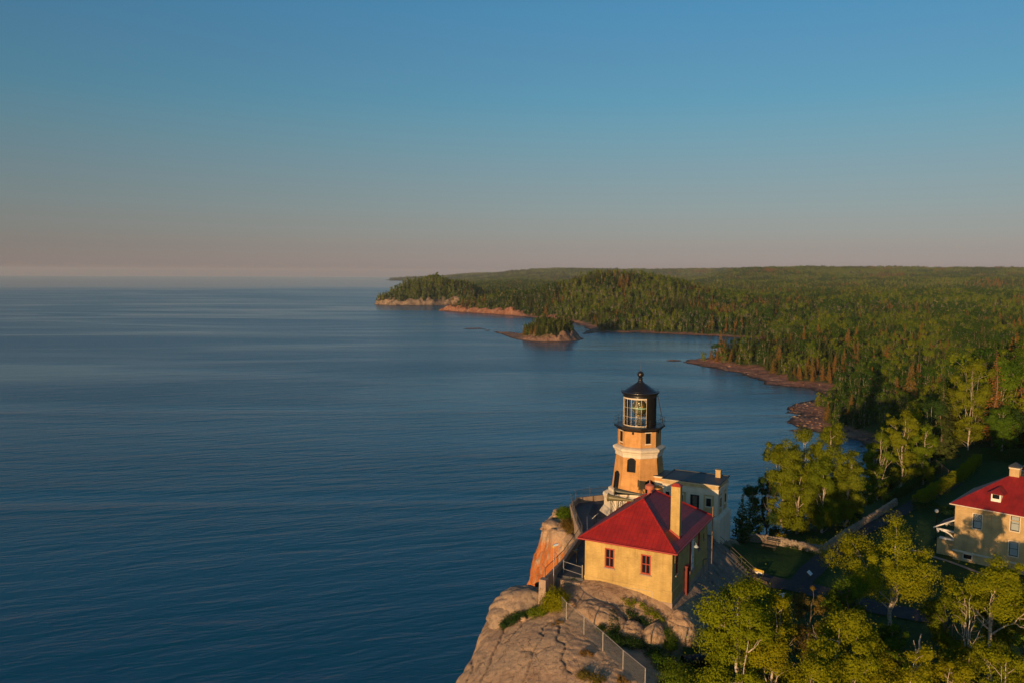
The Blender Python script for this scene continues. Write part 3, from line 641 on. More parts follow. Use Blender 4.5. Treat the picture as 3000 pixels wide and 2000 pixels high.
def isl_h(x, y, d):
    core = sstep(1.25 - np.hypot((x - 44) / 36, (y - 852) / 44))
    low = 1.7 * (1 - np.exp(-d / 6)) * (0.7 + 0.6 * fbm(x / 8, y / 8, 3, 125))
    front = sstep((d - 1.0) / 7) * 7.5 * sstep((x + 2) / 26)
    return np.maximum(low, 0.15) + core * (front * 1.25 * (0.75 + 0.9 * np.abs(fbm(x / 7, y / 7, 4, 127)) + 0.3 * fbm(x / 2.5, y / 2.5, 2, 129)) + 2.5 * sstep((d - 10) / 14))
def isl_veg(x, y, d): return sstep((d - 8) / 5) * sstep(1.35 - np.hypot((x - 44) / 38, (y - 856) / 46)) 
island_mesh('island', ISL, isl_h, 0.9, isl_veg, 'small rocky island with a clump of trees in the bay')
def reef_h(x, y, d): return 0.9 * (1 - np.exp(-d / 2.5)) * (0.8 + 0.8 * fbm(x / 3, y / 3, 3, 131))
def veg0(x, y, d): return np.zeros_like(x)
for poly, lb_ in (([(-62, 1000), (-48, 994), (-40, 999), (-32, 1003), (-40, 1012), (-56, 1010)], 'long dark reef just off the left tip of the island'), ([(-24, 948), (-18, 946), (-12, 948), (-18, 954)], 'small dark rock in the water beside the island tongue'), ([(-36, 972), (-30, 968), (-26, 974), (-33, 980)], 'tiny dark rock between the reef and the island tongue'),
                  ([(121, 640), (128, 636), (136, 640), (134, 646), (126, 647)], 'low dark rock off the tip of the wooded point'), ([(136, 398), (143, 396), (146, 401), (140, 404)], 'low dark rock in the cove nearest the pebble beach'), ([(122, 352), (130, 349), (136, 352), (129, 357)], 'thin dark ledge reaching from the pebble beach into the cove')):
    island_mesh('reef', poly, reef_h, 0.6, veg0, lb_, 'reef')

# broken stones along the pebble beach and the rock shelf of the point
def beach_stones():
    import bmesh
    bm = bmesh.new(); bmesh.ops.create_icosphere(bm, subdivisions=1, radius=1.0); bv = np.array([v.co[:] for v in bm.verts]); bf = np.array([[v.index for v in f.verts] for f in bm.faces]); bm.free()
    r_ = np.random.default_rng(88); xs = r_.uniform(100, 300, 60000); ys = r_.uniform(260, 680, 60000); z_, d_, _c = coast(xs, ys, True)
    m_ = (d_ > -2.5) & (d_ < 12) & (ys < 430) | (d_ > -1.5) & (d_ < 14) & (ys < 680) & (r_.random(len(xs)) < 0.06); xs, ys, z_ = xs[m_][:420], ys[m_][:420], z_[m_][:420]
    n_ = len(xs); sz = r_.lognormal(-0.9, 0.65, n_) * (0.7 + ys / 900); th = r_.uniform(0, 6.28, n_)
    V = bv[None] * (1 + r_.uniform(-.28, .28, (n_, len(bv), 1))) * (sz[:, None, None] * np.stack([r_.uniform(.7, 1.5, n_), r_.uniform(.6, 1.1, n_), r_.uniform(.35, .7, n_)], -1)[:, None, :])
    c_, s_ = np.cos(th)[:, None], np.sin(th)[:, None]; V = np.stack([V[..., 0] * c_ - V[..., 1] * s_, V[..., 0] * s_ + V[..., 1] * c_, V[..., 2]], -1)
    V += np.stack([xs, ys, np.maximum(z_, -0.1) - (xs ** 2 + ys ** 2) / (2 * REARTH)], -1)[:, None, :]
    F_ = bf[None] + (np.arange(n_) * len(bv))[:, None, None]
    me = np_mesh('beach_stones', V.reshape(-1, 3), F_.reshape(-1, 3)); set_attr(me, 'veg', np.zeros(n_ * len(bv))); set_attr(me, 'pale', np.repeat(r_.uniform(0, 1, n_), len(bv)))
    tag(link_mesh('beach_stones', me, MAT['coast']), 'loose stones strewn along the cove beach and rock shelf', 'stones', None, 'stuff')
beach_stones()

# the lake: rings that follow the earth's curve to the horizon
rad = [0.0] + list(np.geomspace(30, 22500, 60)); nseg = 96
V = [(0, 0, 0)]
for r_ in rad[1:]:
    for k in range(nseg): V.append((r_ * math.cos(2 * math.pi * k / nseg), r_ * math.sin(2 * math.pi * k / nseg), -r_ * r_ / (2 * REARTH)))
mb = MB(); mb.v = V
for k in range(nseg): mb.f.append((0, 1 + k, 1 + (k + 1) % nseg)); mb.sm.append(True)
for i in range(len(rad) - 2):
    for k in range(nseg):
        a = 1 + i * nseg + k; b_ = 1 + i * nseg + (k + 1) % nseg; mb.f.append((a, a + nseg, b_ + nseg, b_)); mb.sm.append(True)
tag(mb.build('lake_water', MAT['water']), kind='structure')
# ------------------------------------------------------------------ building helpers (local station frame u, v, z)
def wall_face(mb, p0, e, n, width, z0, z1, holes, depth=0.16):
    """flat wall from p0 along unit e, outward normal n, with rectangular openings (a0,a1,zb,zt) and their reveals"""
    xs = sorted({0.0, width, *[h[0] for h in holes], *[h[1] for h in holes]}); zs = sorted({z0, z1, *[h[2] for h in holes], *[h[3] for h in holes]})
    P = lambda a, z, d=0.0: (p0[0] + e[0] * a - n[0] * d, p0[1] + e[1] * a - n[1] * d, z)
    for i in range(len(xs) - 1):
        for j in range(len(zs) - 1):
            ca, cz = (xs[i] + xs[i + 1]) / 2, (zs[j] + zs[j + 1]) / 2
            if any(h[0] < ca < h[1] and h[2] < cz < h[3] for h in holes): continue
            mb.add([P(xs[i], zs[j]), P(xs[i + 1], zs[j]), P(xs[i + 1], zs[j + 1]), P(xs[i], zs[j + 1])], [(0, 1, 2, 3)])
    for a0, a1, zb, zt in holes:
        for (aa, za), (ab, zc) in (((a0, zb), (a1, zb)), ((a1, zb), (a1, zt)), ((a1, zt), (a0, zt)), ((a0, zt), (a0, zb))):
            mb.add([P(aa, za), P(ab, zc), P(ab, zc, depth), P(aa, za, depth)], [(0, 1, 2, 3)])
def obox(mb, p0, e, n, a0, a1, z0, z1, d0, d1):
    """box on a wall: along a0..a1, height z0..z1, from d0 to d1 outward along n"""
    P = lambda a, z, d: (p0[0] + e[0] * a + n[0] * d, p0[1] + e[1] * a + n[1] * d, z)
    q = [P(a0, z0, d0), P(a1, z0, d0), P(a1, z0, d1), P(a0, z0, d1), P(a0, z1, d0), P(a1, z1, d0), P(a1, z1, d1), P(a0, z1, d1)]
    mb.add(q, [(0, 3, 2, 1), (4, 5, 6, 7), (0, 1, 5, 4), (1, 2, 6, 5), (2, 3, 7, 6), (3, 0, 4, 7)])
def window(parent, off, p0, e, n, hole, fmat, pmat, cols=2, rws=2, fw=0.09, sill=None, depth=0.12, lattice=False, meet=False):
    a0, a1, z0, z1 = hole; mb = MB(); dI = -depth
    obox(mb, p0, e, n, a0, a0 + fw, z0, z1, dI, -0.02); obox(mb, p0, e, n, a1 - fw, a1, z0, z1, dI, -0.02)
    obox(mb, p0, e, n, a0 + fw, a1 - fw, z0, z0 + fw, dI, -0.02); obox(mb, p0, e, n, a0 + fw, a1 - fw, z1 - fw, z1, dI, -0.02)
    mw = fw * 0.55
    for k in range(1, cols):
        c = a0 + (a1 - a0) * k / cols; obox(mb, p0, e, n, c - mw / 2, c + mw / 2, z0 + fw, z1 - fw, dI, -0.045)
    zz = z0 + fw
    for k in range(1, rws + 1):
        zt = (z0 + (z1 - z0) * k / rws - mw / 2) if k < rws else z1 - fw
        if k < rws:
            for q in range(cols):
                l = a0 + (a1 - a0) * q / cols + (fw if q == 0 else mw / 2); r = a0 + (a1 - a0) * (q + 1) / cols - (fw if q == cols - 1 else mw / 2)
                obox(mb, p0, e, n, l, r, zt, zt + mw, dI, -0.045)
    fr = mb.build('window', fmat, parent, off)
    pb = MB(); P = lambda a, z, d: (p0[0] + e[0] * a + n[0] * d, p0[1] + e[1] * a + n[1] * d, z)
    obox(pb, p0, e, n, a0 + 0.01, a1 - 0.01, z0 + 0.01, z1 - 0.01, dI - 0.03, dI + 0.01)
    pb.build('pane', pmat, fr, off)
    if lattice:
        lb = MB(); zh = (z0 + z1) / 2 + 0.05
        wdt = a1 - a0 - 2 * fw; hgt = z1 - fw - zh
        for s in range(-3, 5):
            for sg in (1, -1):
                pa = []
                for k in range(0, 21):
                    t_ = k / 20; aa = s * wdt / 3 + sg * t_ * hgt * 0.8 + (0 if sg > 0 else wdt / 3)
                    if 0 <= aa <= wdt: pa.append(P(a0 + fw + aa, zh + t_ * hgt, dI + 0.025))
                if len(pa) > 1: lb.tube([pa[0], pa[-1]], 0.012, 4)
        lb.build('lattice', fmat, fr, off)
    if sill:
        sb = MB(); obox(sb, p0, e, n, a0 - 0.08, a1 + 0.08, z0 - 0.12, z0 - 0.003, 0.003, 0.10)
        sb.build('sill', sill, fr, off)
    return fr
def octo(cx, cy, a, z):
    R_ = a / math.cos(math.pi / 8); return [(cx + R_ * math.cos(math.pi / 8 + k * math.pi / 4), cy + R_ * math.sin(math.pi / 8 + k * math.pi / 4), z) for k in range(8)]

# ------------------------------------------------------------------ the lighthouse tower
TU, TV, TZ = -32.1, 93.4, 38.8
OFF = (TU, TV, TZ)
lh = thing('lighthouse', 'octagonal buff brick lighthouse tower with black lantern room on white concrete base', 'lighthouse', W(TU, TV, TZ), -BA)
O = lambda a, z: octo(TU, TV, a, z)
MB().loft([O(4.35, 38.0), O(4.35, 39.05), O(3.85, 39.9), O(3.85, 40.75), O(3.95, 40.95), O(4.02, 41.15), O(3.98, 41.42), O(3.5, 41.66), O(3.34, 41.72), O(3.40, 41.86), O(3.38, 42.04), O(3.10, 42.16)]).build('base', MAT['concrete_white'], lh, OFF, 0.03)
MB().loft([O(3.0, 42.1), O(2.56, 46.25)]).build('lower_wall', MAT['brick_tower'], lh, OFF)
MB().loft([O(2.56, 46.16), O(2.66, 46.24), O(2.66, 46.62), O(2.74, 46.68), O(2.74, 46.80), O(2.93, 47.0), O(2.95, 47.22), O(2.78, 47.34), O(2.60, 47.42), O(2.36, 47.46)]).build('belt_course', MAT['concrete_white'], lh, OFF, 0.015)
up = MB(); up.loft([O(2.38, 47.42), O(2.38, 49.42)]); up.build('upper_wall', MAT['brick_tower'], lh, OFF)
MB().loft([O(2.36, 49.30), O(2.52, 49.36), O(2.56, 49.52), O(2.72, 49.60), O(2.84, 49.70), O(2.86, 49.86), O(2.80, 49.90)]).build('gallery', MAT['black_metal'], lh, OFF, 0.012)
# octagon corner strips
for (a0, z0, a1, z1, nm) in ((2.38, 47.44, 2.38, 49.38, 'corner_strip'),):
    A_, B_ = O(a0 + 0.025, z0), O(a1 + 0.025, z1)
    for k in range(8):
        mb = MB()
        for s in (-1, 1):
            q = A_[(k + s) % 8]; d = Vector((q[0] - A_[k][0], q[1] - A_[k][1], 0)).normalized() * 0.16
            mb.add([A_[k], (A_[k][0] + d.x, A_[k][1] + d.y, z0), (B_[k][0] + d.x, B_[k][1] + d.y, z1), B_[k]], [(0, 1, 2, 3)])
        mb.build(nm, MAT['brick_tower'], lh, OFF)
def face_frame(k, a):   # outward face k: 0 = +u side, counting counter-clockwise
    th = k * math.pi / 4; n_ = (math.cos(th), math.sin(th)); e_ = (-n_[1], n_[0]); return (TU + n_[0] * a, TV + n_[1] * a), e_, n_
# faces: k=6 looks out to -v (camera side), 5 = -u-v, 7 = +u-v, 4 = -u
def tower_window_rect(k, a, hw, z0, z1):
    p, e, n_ = face_frame(k, a)
    mb = MB(); obox(mb, p, e, n_, -hw - 0.03, hw + 0.03, z0 - 0.02, z1 + 0.02, -0.02, 0.006)
    f = mb.build('window', MAT['black_paint'], lh, OFF)
    mb = MB(); obox(mb, p, e, n_, -hw - 0.16, hw + 0.16, z1 + 0.024, z1 + 0.16, 0.0, 0.07); mb.build('lintel', MAT['concrete_white'], f, OFF)
    mb = MB(); obox(mb, p, e, n_, -hw - 0.14, hw + 0.14, z0 - 0.15, z0 - 0.024, 0.0, 0.08); mb.build('sill', MAT['concrete_white'], f, OFF)
    g = MB(); obox(g, p, e, n_, -hw, hw, z0, z1, 0.0, 0.012); g.build('pane', MAT['glass'], f, OFF)
    s_ = MB(); obox(s_, p, e, n_, -hw, hw, (z0 + z1) / 2 - 0.02, (z0 + z1) / 2 + 0.03, 0.012, 0.04); obox(s_, p, e, n_, -hw, -hw + 0.05, z0, z1, 0.012, 0.04); obox(s_, p, e, n_, hw - 0.05, hw, z0, z1, 0.012, 0.04)
    s_.build('sash', MAT['black_paint'], f, OFF)
for k in (7, 5, 1, 3): tower_window_rect(k, 2.38, 0.28, 47.98, 49.2)
def tower_window_arch(k, zc0, zc1, hw, name='window', door=False):
    # battered wall: apothem at height z
    am = lambda z: 3.0 + (2.56 - 3.0) * (z - 42.1) / 4.15
    th = k * math.pi / 4; n_ = (math.cos(th), math.sin(th)); e_ = (-n_[1], n_[0])
    def P(a, z, d): q = am(z) + d; return (TU + n_[0] * q + e_[0] * a, TV + n_[1] * q + e_[1] * a, z)
    top = zc1 - 0.22
    outl = [(-hw, zc0), (hw, zc0), (hw, top), (0.32 * hw, zc1), (-0.32 * hw, zc1), (-hw, top)]
    big = [(-hw - 0.10, zc0 - 0.06), (hw + 0.10, zc0 - 0.06), (hw + 0.10, top + 0.05), (0.36 * hw, zc1 + 0.12), (-0.36 * hw, zc1 + 0.12), (-hw - 0.10, top + 0.05)]
    mb = MB(); nn = len(outl)
    for i in range(nn):
        j = (i + 1) % nn
        mb.add([P(*big[i], 0.12), P(*big[j], 0.12), P(*outl[j], 0.12), P(*outl[i], 0.12)], [(0, 1, 2, 3)])
        mb.add([P(*big[i], -0.05), P(*big[j], -0.05), P(*big[j], 0.12), P(*big[i], 0.12)], [(0, 1, 2, 3)])
        mb.add([P(*outl[i], 0.12), P(*outl[j], 0.12), P(*outl[j], 0.01), P(*outl[i], 0.01)], [(0, 1, 2, 3)])
    f = mb.build(name, MAT['black_paint'], lh, OFF)
    g = MB(); g.add([P(a, z, 0.02) for a, z in outl], [tuple(range(nn))]); g.build('pane', MAT['glass'], f, OFF)
    s_ = MB()
    for zz in (zc0 + (zc1 - zc0) * 0.47,): s_.add([P(-hw, zz, 0.03), P(hw, zz, 0.03), P(hw, zz + 0.06, 0.03), P(-hw, zz + 0.06, 0.03), P(-hw, zz, 0.07), P(hw, zz, 0.07), P(hw, zz + 0.06, 0.07), P(-hw, zz + 0.06, 0.07)], [(4, 5, 6, 7), (0, 4, 7, 3), (1, 2, 6, 5), (2, 3, 7, 6), (0, 1, 5, 4)])
    s_.build('sash', MAT['black_paint'], f, OFF)
tower_window_arch(6, 44.62, 46.12, 0.42)
tower_window_arch(7, 41.9, 43.55, 0.46, 'doorway')
tower_window_arch(5, 42.2, 44.2, 0.46)
tower_window_arch(4, 44.62, 46.12, 0.42)
# small vents under the gallery and by the belt course
for k in (6, 0):
    p, e, n_ = face_frame(k, 2.38); vb = MB(); obox(vb, p, e, n_, -0.1, 0.14, 49.02, 49.3, 0.0, 0.05); vb.build('vent', MAT['black_paint'], lh, OFF)
p, e, n_ = face_frame(5, 2.38)
for a in (-0.25, 0.0, 0.28): vb = MB(); obox(vb, p, e, n_, a, a + 0.10, 47.62, 47.74, 0.0, 0.04); vb.build('vent', MAT['black_paint'], lh, OFF)
# lantern room: glazed to the lake, blank black plate to the land
R0 = 1.97; zb, zt = 49.88, 53.35
g0, g1 = math.radians(312), math.radians(438)      # blank plate sector (local angles)
mb = MB(); rr = []
N = 40
ang = [g0 + (g1 - g0) * i / N for i in range(N + 1)]
mb.loft([[(TU + R0 * math.cos(a), TV + R0 * math.sin(a), z_) for a in ang] for z_ in (zb, zt)], cap=False, smooth=True, closed=False)
mb.loft([[(TU + (R0 - .06) * math.cos(a), TV + (R0 - .06) * math.sin(a), z_) for a in ang] for z_ in (zt, zb)], cap=False, smooth=True, closed=False)
for a in (g0, g1): mb.add([(TU + q * math.cos(a), TV + q * math.sin(a), z_) for q, z_ in ((R0 - .06, zb), (R0, zb), (R0, zt), (R0 - .06, zt))], [(0, 1, 2, 3)])
mb.build('blank_plate', MAT['black_paint'], lh, OFF)
gb = MB(); NG = 13; gang = [g1 + (2 * math.pi + g0 - g1) * i / NG for i in range(NG + 1)]
for a in gang:
    cx, cy = TU + (R0 + 0.01) * math.cos(a), TV + (R0 + 0.01) * math.sin(a)
    gb.tube([(cx, cy, zb + 0.02), (cx, cy, zt)], 0.026, 6)
gl_b = gb.build('glazing_bar', MAT['warm_white'], lh, OFF)
hb = MB()
fine = [g1 + (2 * math.pi + g0 - g1) * i / 60 for i in range(61)]
for z_, hh, q in ((zb + 0.02, 0.09, 0.03), (zt - 0.22, 0.22, 0.02), (zb + 1.12, 0.028, 0.015), (zb + 2.22, 0.028, 0.015)):
    hb.loft([[(TU + r_ * math.cos(a), TV + r_ * math.sin(a), zz) for a in fine] for r_, zz in ((R0 - q, z_), (R0 + q, z_), (R0 + q, z_ + hh), (R0 - q, z_ + hh), (R0 - q, z_))], cap=False, smooth=False, closed=False)
hb.build('glazing_ring', MAT['warm_white'], lh, OFF)
pb = MB(); pb.loft([[(TU + (R0 - .02) * math.cos(a), TV + (R0 - .02) * math.sin(a), z_) for a in fine] for z_ in (zb + 0.1, zt - 0.22)], cap=False, smooth=True, closed=False)
pb.build('lantern_glass', MAT['clear'], lh, OFF)
MB().lathe([(1.0, 49.89), (1.93, 49.89), (1.93, 49.96), (0.8, 49.97)], (TU, TV), 32, False).build('lantern_floor', MAT['black_metal'], lh, OFF)
# conical roof with moulded cornice
MB().lathe([(1.99, 53.30), (2.06, 53.33), (2.06, 53.42), (2.0, 53.46), (2.0, 53.55), (2.10, 53.58), (2.12, 53.68), (2.22, 53.72), (2.30, 53.84), (2.30, 53.92), (2.16, 53.95), (1.88, 54.06), (0.42, 55.02), (0.36, 55.04)], (TU, TV), 48, False).build('roof', MAT['black_metal'], lh, OFF)
MB().lathe([(0.42, 55.0), (0.42, 55.08), (0.33, 55.12), (0.27, 55.28), (0.24, 55.40), (0.32, 55.46), (0.30, 55.52), (0.20, 55.56), (0.20, 55.66)] + [(max(0.02, 0.40 * math.sin(q)), 56.0 - 0.40 * math.cos(q)) for q in np.linspace(0.5, math.pi - 0.05, 12)], (TU, TV), 28).build('ventilator_ball', MAT['black_metal'], lh, OFF)
MB().tube([(TU, TV, 56.35), (TU, TV, 56.8), (TU, TV, 57.6)], [0.035, 0.02, 0.008], 6).build('lightning_rod', MAT['dark_galv'], lh, OFF)
# roof edge rail
rb = MB(); cir = [(TU + 2.34 * math.cos(a), TV + 2.34 * math.sin(a), 54.10) for a in np.linspace(0, 2 * math.pi, 49)]
rb.tube(cir, 0.018, 5)
for a in np.linspace(0, 2 * math.pi, 17)[:-1]: rb.bar((TU + 2.28 * math.cos(a), TV + 2.28 * math.sin(a), 53.9), (TU + 2.34 * math.cos(a), TV + 2.34 * math.sin(a), 54.10), 0.014, 4)
rb.build('roof_rail', MAT['black_metal'], lh, OFF)
# gallery railing
rb = MB(); A1 = octo(TU, TV, 2.78, 50.84); A2 = octo(TU, TV, 2.78, 50.36); A0 = octo(TU, TV, 2.78, 49.88)
for ring in (A1, A2): rb.tube(ring + [ring[0]], 0.018, 5)
for k in range(8):
    for t_ in (0.0, 0.5):
        q = [A0[k][i] + (A0[(k + 1) % 8][i] - A0[k][i]) * t_ for i in range(3)]; rb.bar(q, (q[0], q[1], 50.84), 0.02, 5)
rb.build('gallery_rail', MAT['black_metal'], lh, OFF)
# ladder from gallery to roof on the right side
lb = MB(); c0 = Vector((TU, TV, 0))      # iron ladder on the land side
la = math.radians(10); ln_ = Vector((math.cos(la), math.sin(la), 0)); lt = Vector((-ln_.y, ln_.x, 0))
bot, top = c0 + ln_ * 2.95 + Vector((0, 0, 49.6)), c0 + ln_ * 2.10 + Vector((0, 0, 53.55))
for s in (-0.17, 0.17): lb.bar(bot + lt * s, top + lt * s, 0.028, 5)
for i in range(14):
    p = bot.lerp(top, (i + 0.5) / 14); lb.bar(p - lt * 0.17, p + lt * 0.17, 0.016, 4)
lb.build('ladder', MAT['black_metal'], lh, OFF)
# the lens stands inside the lantern room
fl = thing('lighthouse_lens', 'green tinged clamshell glass lens inside the black lantern room', 'lens', W(TU, TV, 49.95), -BA)
LO = (TU, TV, 49.95)
MB().lathe([(0.55, 49.97), (0.55, 50.05), (0.28, 50.12), (0.24, 50.75), (0.5, 50.9), (0.75, 50.95), (0.75, 51.05), (0.3, 51.06)], (TU, TV), 20, False).build('pedestal', MAT['horn2'], fl, LO)
MB().lathe([(0.35, 51.06), (0.62, 51.25), (0.82, 51.55), (0.90, 51.95), (0.82, 52.35), (0.62, 52.65), (0.40, 52.9), (0.15, 53.0)], (TU, TV), 24).build('lens_glass', MAT['lens'], fl, LO)
MB().lathe([(0.905, 51.84), (0.96, 51.87), (0.96, 51.99), (0.905, 52.02)], (TU, TV), 28, True, cap=False).build('bullseye_band', MAT['lens_band'], fl, LO)
rb = MB()
for k in range(6):
    a = k * math.pi / 3 + 0.2; rb.tube([(TU + q * math.cos(a), TV + q * math.sin(a), z_) for q, z_ in ((0.45, 51.08), (0.86, 51.5), (0.95, 51.95), (0.86, 52.4), (0.45, 52.9))], 0.025, 5)
rb.tube([(TU + 0.8 * math.cos(a), TV + 0.8 * math.sin(a), 51.08) for a in np.linspace(0, 2 * math.pi, 25)], 0.04, 5)
rb.build('brass_frame', MAT['brass'], fl, LO)

# ------------------------------------------------------------------ the annex joined to the tower
AU0, AU1, AV0, AV1, AZT = -28.25, -21.8, 91.0, 95.8, 44.22
AO = (-25.0, 93.4, 37.0)
an = thing('lighthouse_annex', 'flat roofed white and brick annex joined to the right of the lighthouse tower', 'building', W(*AO), -BA)
mb = MB()
mb.box((AU0, AV0, 39.5), (AU1, AV1, 43.05))
mb.build('wall', MAT['concrete_white'], an, AO)
MB().loft([[(AU0 - q, AV0 - q, z_), (AU1 + q, AV0 - q, z_), (AU1 + q, AV1 + q, z_), (AU0 - q, AV1 + q, z_)] for q, z_ in ((0.34, 33.5), (0.34, 40.0), (0.30, 40.25), (0.06, 40.45), (0.03, 40.52))]).build('plinth', MAT['concrete_white'], an, AO, 0.02)
MB().loft([[(AU0 - q, AV0 - q, z_), (AU1 + q, AV0 - q, z_), (AU1 + q, AV1 + q, z_), (AU0 - q, AV1 + q, z_)] for q, z_ in ((0.03, 42.98), (0.06, 43.05), (0.06, 43.5), (0.12, 43.58), (0.12, 43.66))]).build('entablature', MAT['concrete_white'], an, AO, 0.012)
MB().box((AU0 - 0.03, AV0 - 0.03, 43.66), (AU1 + 0.03, AV1 + 0.03, 44.04)).build('brick_frieze', MAT['brick_tan'], an, AO)
MB().loft([[(AU0 - q, AV0 - q, z_), (AU1 + q, AV0 - q, z_), (AU1 + q, AV1 + q, z_), (AU0 - q, AV1 + q, z_)] for q, z_ in ((0.05, 44.04), (0.14, 44.1), (0.14, 44.17))]).build('cornice', MAT['concrete_white'], an, AO)
rf = MB(); rf.loft([[(AU0 - q, AV0 - q, z_), (AU1 + q, AV0 - q, z_), (AU1 + q, AV1 + q, z_), (AU0 - q, AV1 + q, z_)] for q, z_ in ((0.17, 44.172), (0.17, 44.27), (0.02, 44.27), (0.0, 44.20))]); rf.build('roof', MAT['flat_roof'], an, AO)
ch = MB(); ch.box((-23.0, 94.5, 44.2), (-22.42, 95.1, 45.0)); ch.build('chimney', MAT['brick_tan'], an, AO, 0.01)
ch = MB(); ch.box((-23.04, 94.46, 45.0), (-22.38, 95.14, 45.12)); ch.build('chimney_cap', MAT['brick_tan'], an.children[-1], AO)
# brick panels with windows, pilasters between, a tall dark doorway
def panel(p0, e, n_, a0, a1, z0, z1):
    mb = MB(); obox(mb, p0, e, n_, a0, a1, z0, z1, 0.0, 0.02); mb.build('brick_panel', MAT['brick_tan'], an, AO)
def awin(p0, e, n_, a0, a1, z0, z1, door=False):
    mb = MB(); d = 0.02
    obox(mb, p0, e, n_, a0 - 0.12, a1 + 0.12, z1, z1 + 0.2, d, 0.09)
    if not door: obox(mb, p0, e, n_, a0 - 0.14, a1 + 0.14, z0 - 0.13, z0, d, 0.10)
    obox(mb, p0, e, n_, a0 - 0.06, a0, z0, z1, d, 0.06); obox(mb, p0, e, n_, a1, a1 + 0.06, z0, z1, d, 0.06)
    f = mb.build('doorway' if door else 'window', MAT['concrete_white'], an, AO)
    g = MB(); obox(g, p0, e, n_, a0, a1, z0, z1, d, 0.03); g.build('pane', MAT['glass'] if not door else MAT['black_paint'], f, AO)
    s_ = MB()
    if door:
        obox(s_, p0, e, n_, a0 + 0.28, a1 - 0.25, z0, z1 - 0.12, 0.03, 0.07); s_.build('door', MAT['wood'], f, AO)
    else:
        obox(s_, p0, e, n_, a0, a1, (z0 + z1) / 2, (z0 + z1) / 2 + 0.05, 0.03, 0.055); obox(s_, p0, e, n_, a0, a0 + 0.05, z0, z1, 0.03, 0.055); obox(s_, p0, e, n_, a1 - 0.05, a1, z0, z1, 0.03, 0.055); s_.build('sash', MAT['black_paint'], f, AO)
pf, ef, nf = (0, AV0), (1, 0), (0, -1)
panel(pf, ef, nf, -23.43, -22.24, 40.62, 42.92); awin(pf, ef, nf, -23.12, -22.56, 41.62, 42.55)
panel(pf, ef, nf, -26.75, -25.5, 40.62, 42.92); awin(pf, ef, nf, -26.4, -25.84, 41.62, 42.55)
awin(pf, ef, nf, -24.98, -23.93, 40.55, 42.78, True)
awin(pf, ef, nf, -27.92, -27.45, 41.62, 42.72)
pr_, er_, nr_ = (AU1, 0), (0, 1), (1, 0)
for a in (91.9, 94.1):
    panel(pr_, er_, nr_, a - 0.35, a + 0.95, 40.62, 42.92); awin(pr_, er_, nr_, a, a + 0.6, 41.4, 42.5)
# link between annex and tower
MB().box((-30.2, 91.95, 38.5), (AU0 + 0.01, 94.9, 43.1)).build('link_wall', MAT['brick_tower'], an, AO)
MB().loft([[(-30.25, 91.95 - q, z_), (AU0, 91.95 - q, z_), (AU0, 94.9 + q, z_), (-30.25, 94.9 + q, z_)] for q, z_ in ((0.0, 43.0), (0.07, 43.05), (0.07, 43.5), (0.12, 43.6))]).build('link_band', MAT['concrete_white'], an, AO)
MB().box((-30.2, 91.93, 43.6), (AU0 - 0.004, 94.92, 43.98)).build('link_frieze', MAT['brick_tower'], an, AO)
MB().box((-30.22, 91.84, 43.98), (AU0 - 0.005, 95.0, 44.14)).build('link_cornice', MAT['concrete_white'], an, AO)
MB().box((-30.25, 91.8, 44.142), (AU0 - 0.18, 95.05, 44.215)).build('link_roof', MAT['flat_roof'], an, AO)

# ------------------------------------------------------------------ the fog signal house
U0, U1, V0, V1 = -29.38, -20.8, 70.25, 82.6
FO = (-25.1, 76.4, 37.0)
fh = thing('fog_signal_house', 'yellow brick house with bright red hipped roof in front of the lighthouse', 'house', W(*FO), -BA)
w1 = (-27.36 - U0, -26.38 - U0, 40.40, 42.28); w2 = (-23.79 - U0, -22.81 - U0, 40.40, 42.28)
mb = MB()
wall_face(mb, (U0, V0), (1, 0), (0, -1), U1 - U0, 36.0, 42.95, [w1, w2])
r1 = (71.35 - V0, 72.2 - V0, 40.40, 42.28); r2 = (78.95 - V0, 79.75 - V0, 40.40, 42.28); r3 = (81.05 - V0, 81.45 - V0, 40.92, 41.6)
wall_face(mb, (U1, V0), (0, 1), (1, 0), V1 - V0, 36.0, 42.95, [r1, r2, r3])
wall_face(mb, (U1, V1), (-1, 0), (0, 1), U1 - U0, 36.0, 42.95, [])
l1 = (3.0, 3.95, 40.4, 42.28); l2 = (8.0, 8.95, 40.4, 42.28)
wall_face(mb, (U0, V1), (0, -1), (-1, 0), V1 - V0, 36.0, 42.95, [l1, l2])
mb.build('wall', MAT['brick_house'], fh, FO)
window(fh, FO, (U0, V0), (1, 0), (0, -1), w1, MAT['red_paint'], MAT['glass'], 2, 2, 0.13, MAT['concrete'])
window(fh, FO, (U0, V0), (1, 0), (0, -1), w2, MAT['red_paint'], MAT['glass'], 2, 2, 0.13, MAT['concrete'])
for r_ in (r1, r2): window(fh, FO, (U1, V0), (0, 1), (1, 0), r_, MAT['red_paint'], MAT['glass'], 2, 2, 0.11, MAT['concrete'])
window(fh, FO, (U1, V0), (0, 1), (1, 0), r3, MAT['dark_red'], MAT['glass'], 1, 1, 0.06, MAT['concrete'])
for l_ in (l1, l2): window(fh, FO, (U0, V1), (0, -1), (-1, 0), l_, MAT['red_paint'], MAT['glass'], 2, 2, 0.12, MAT['concrete'])
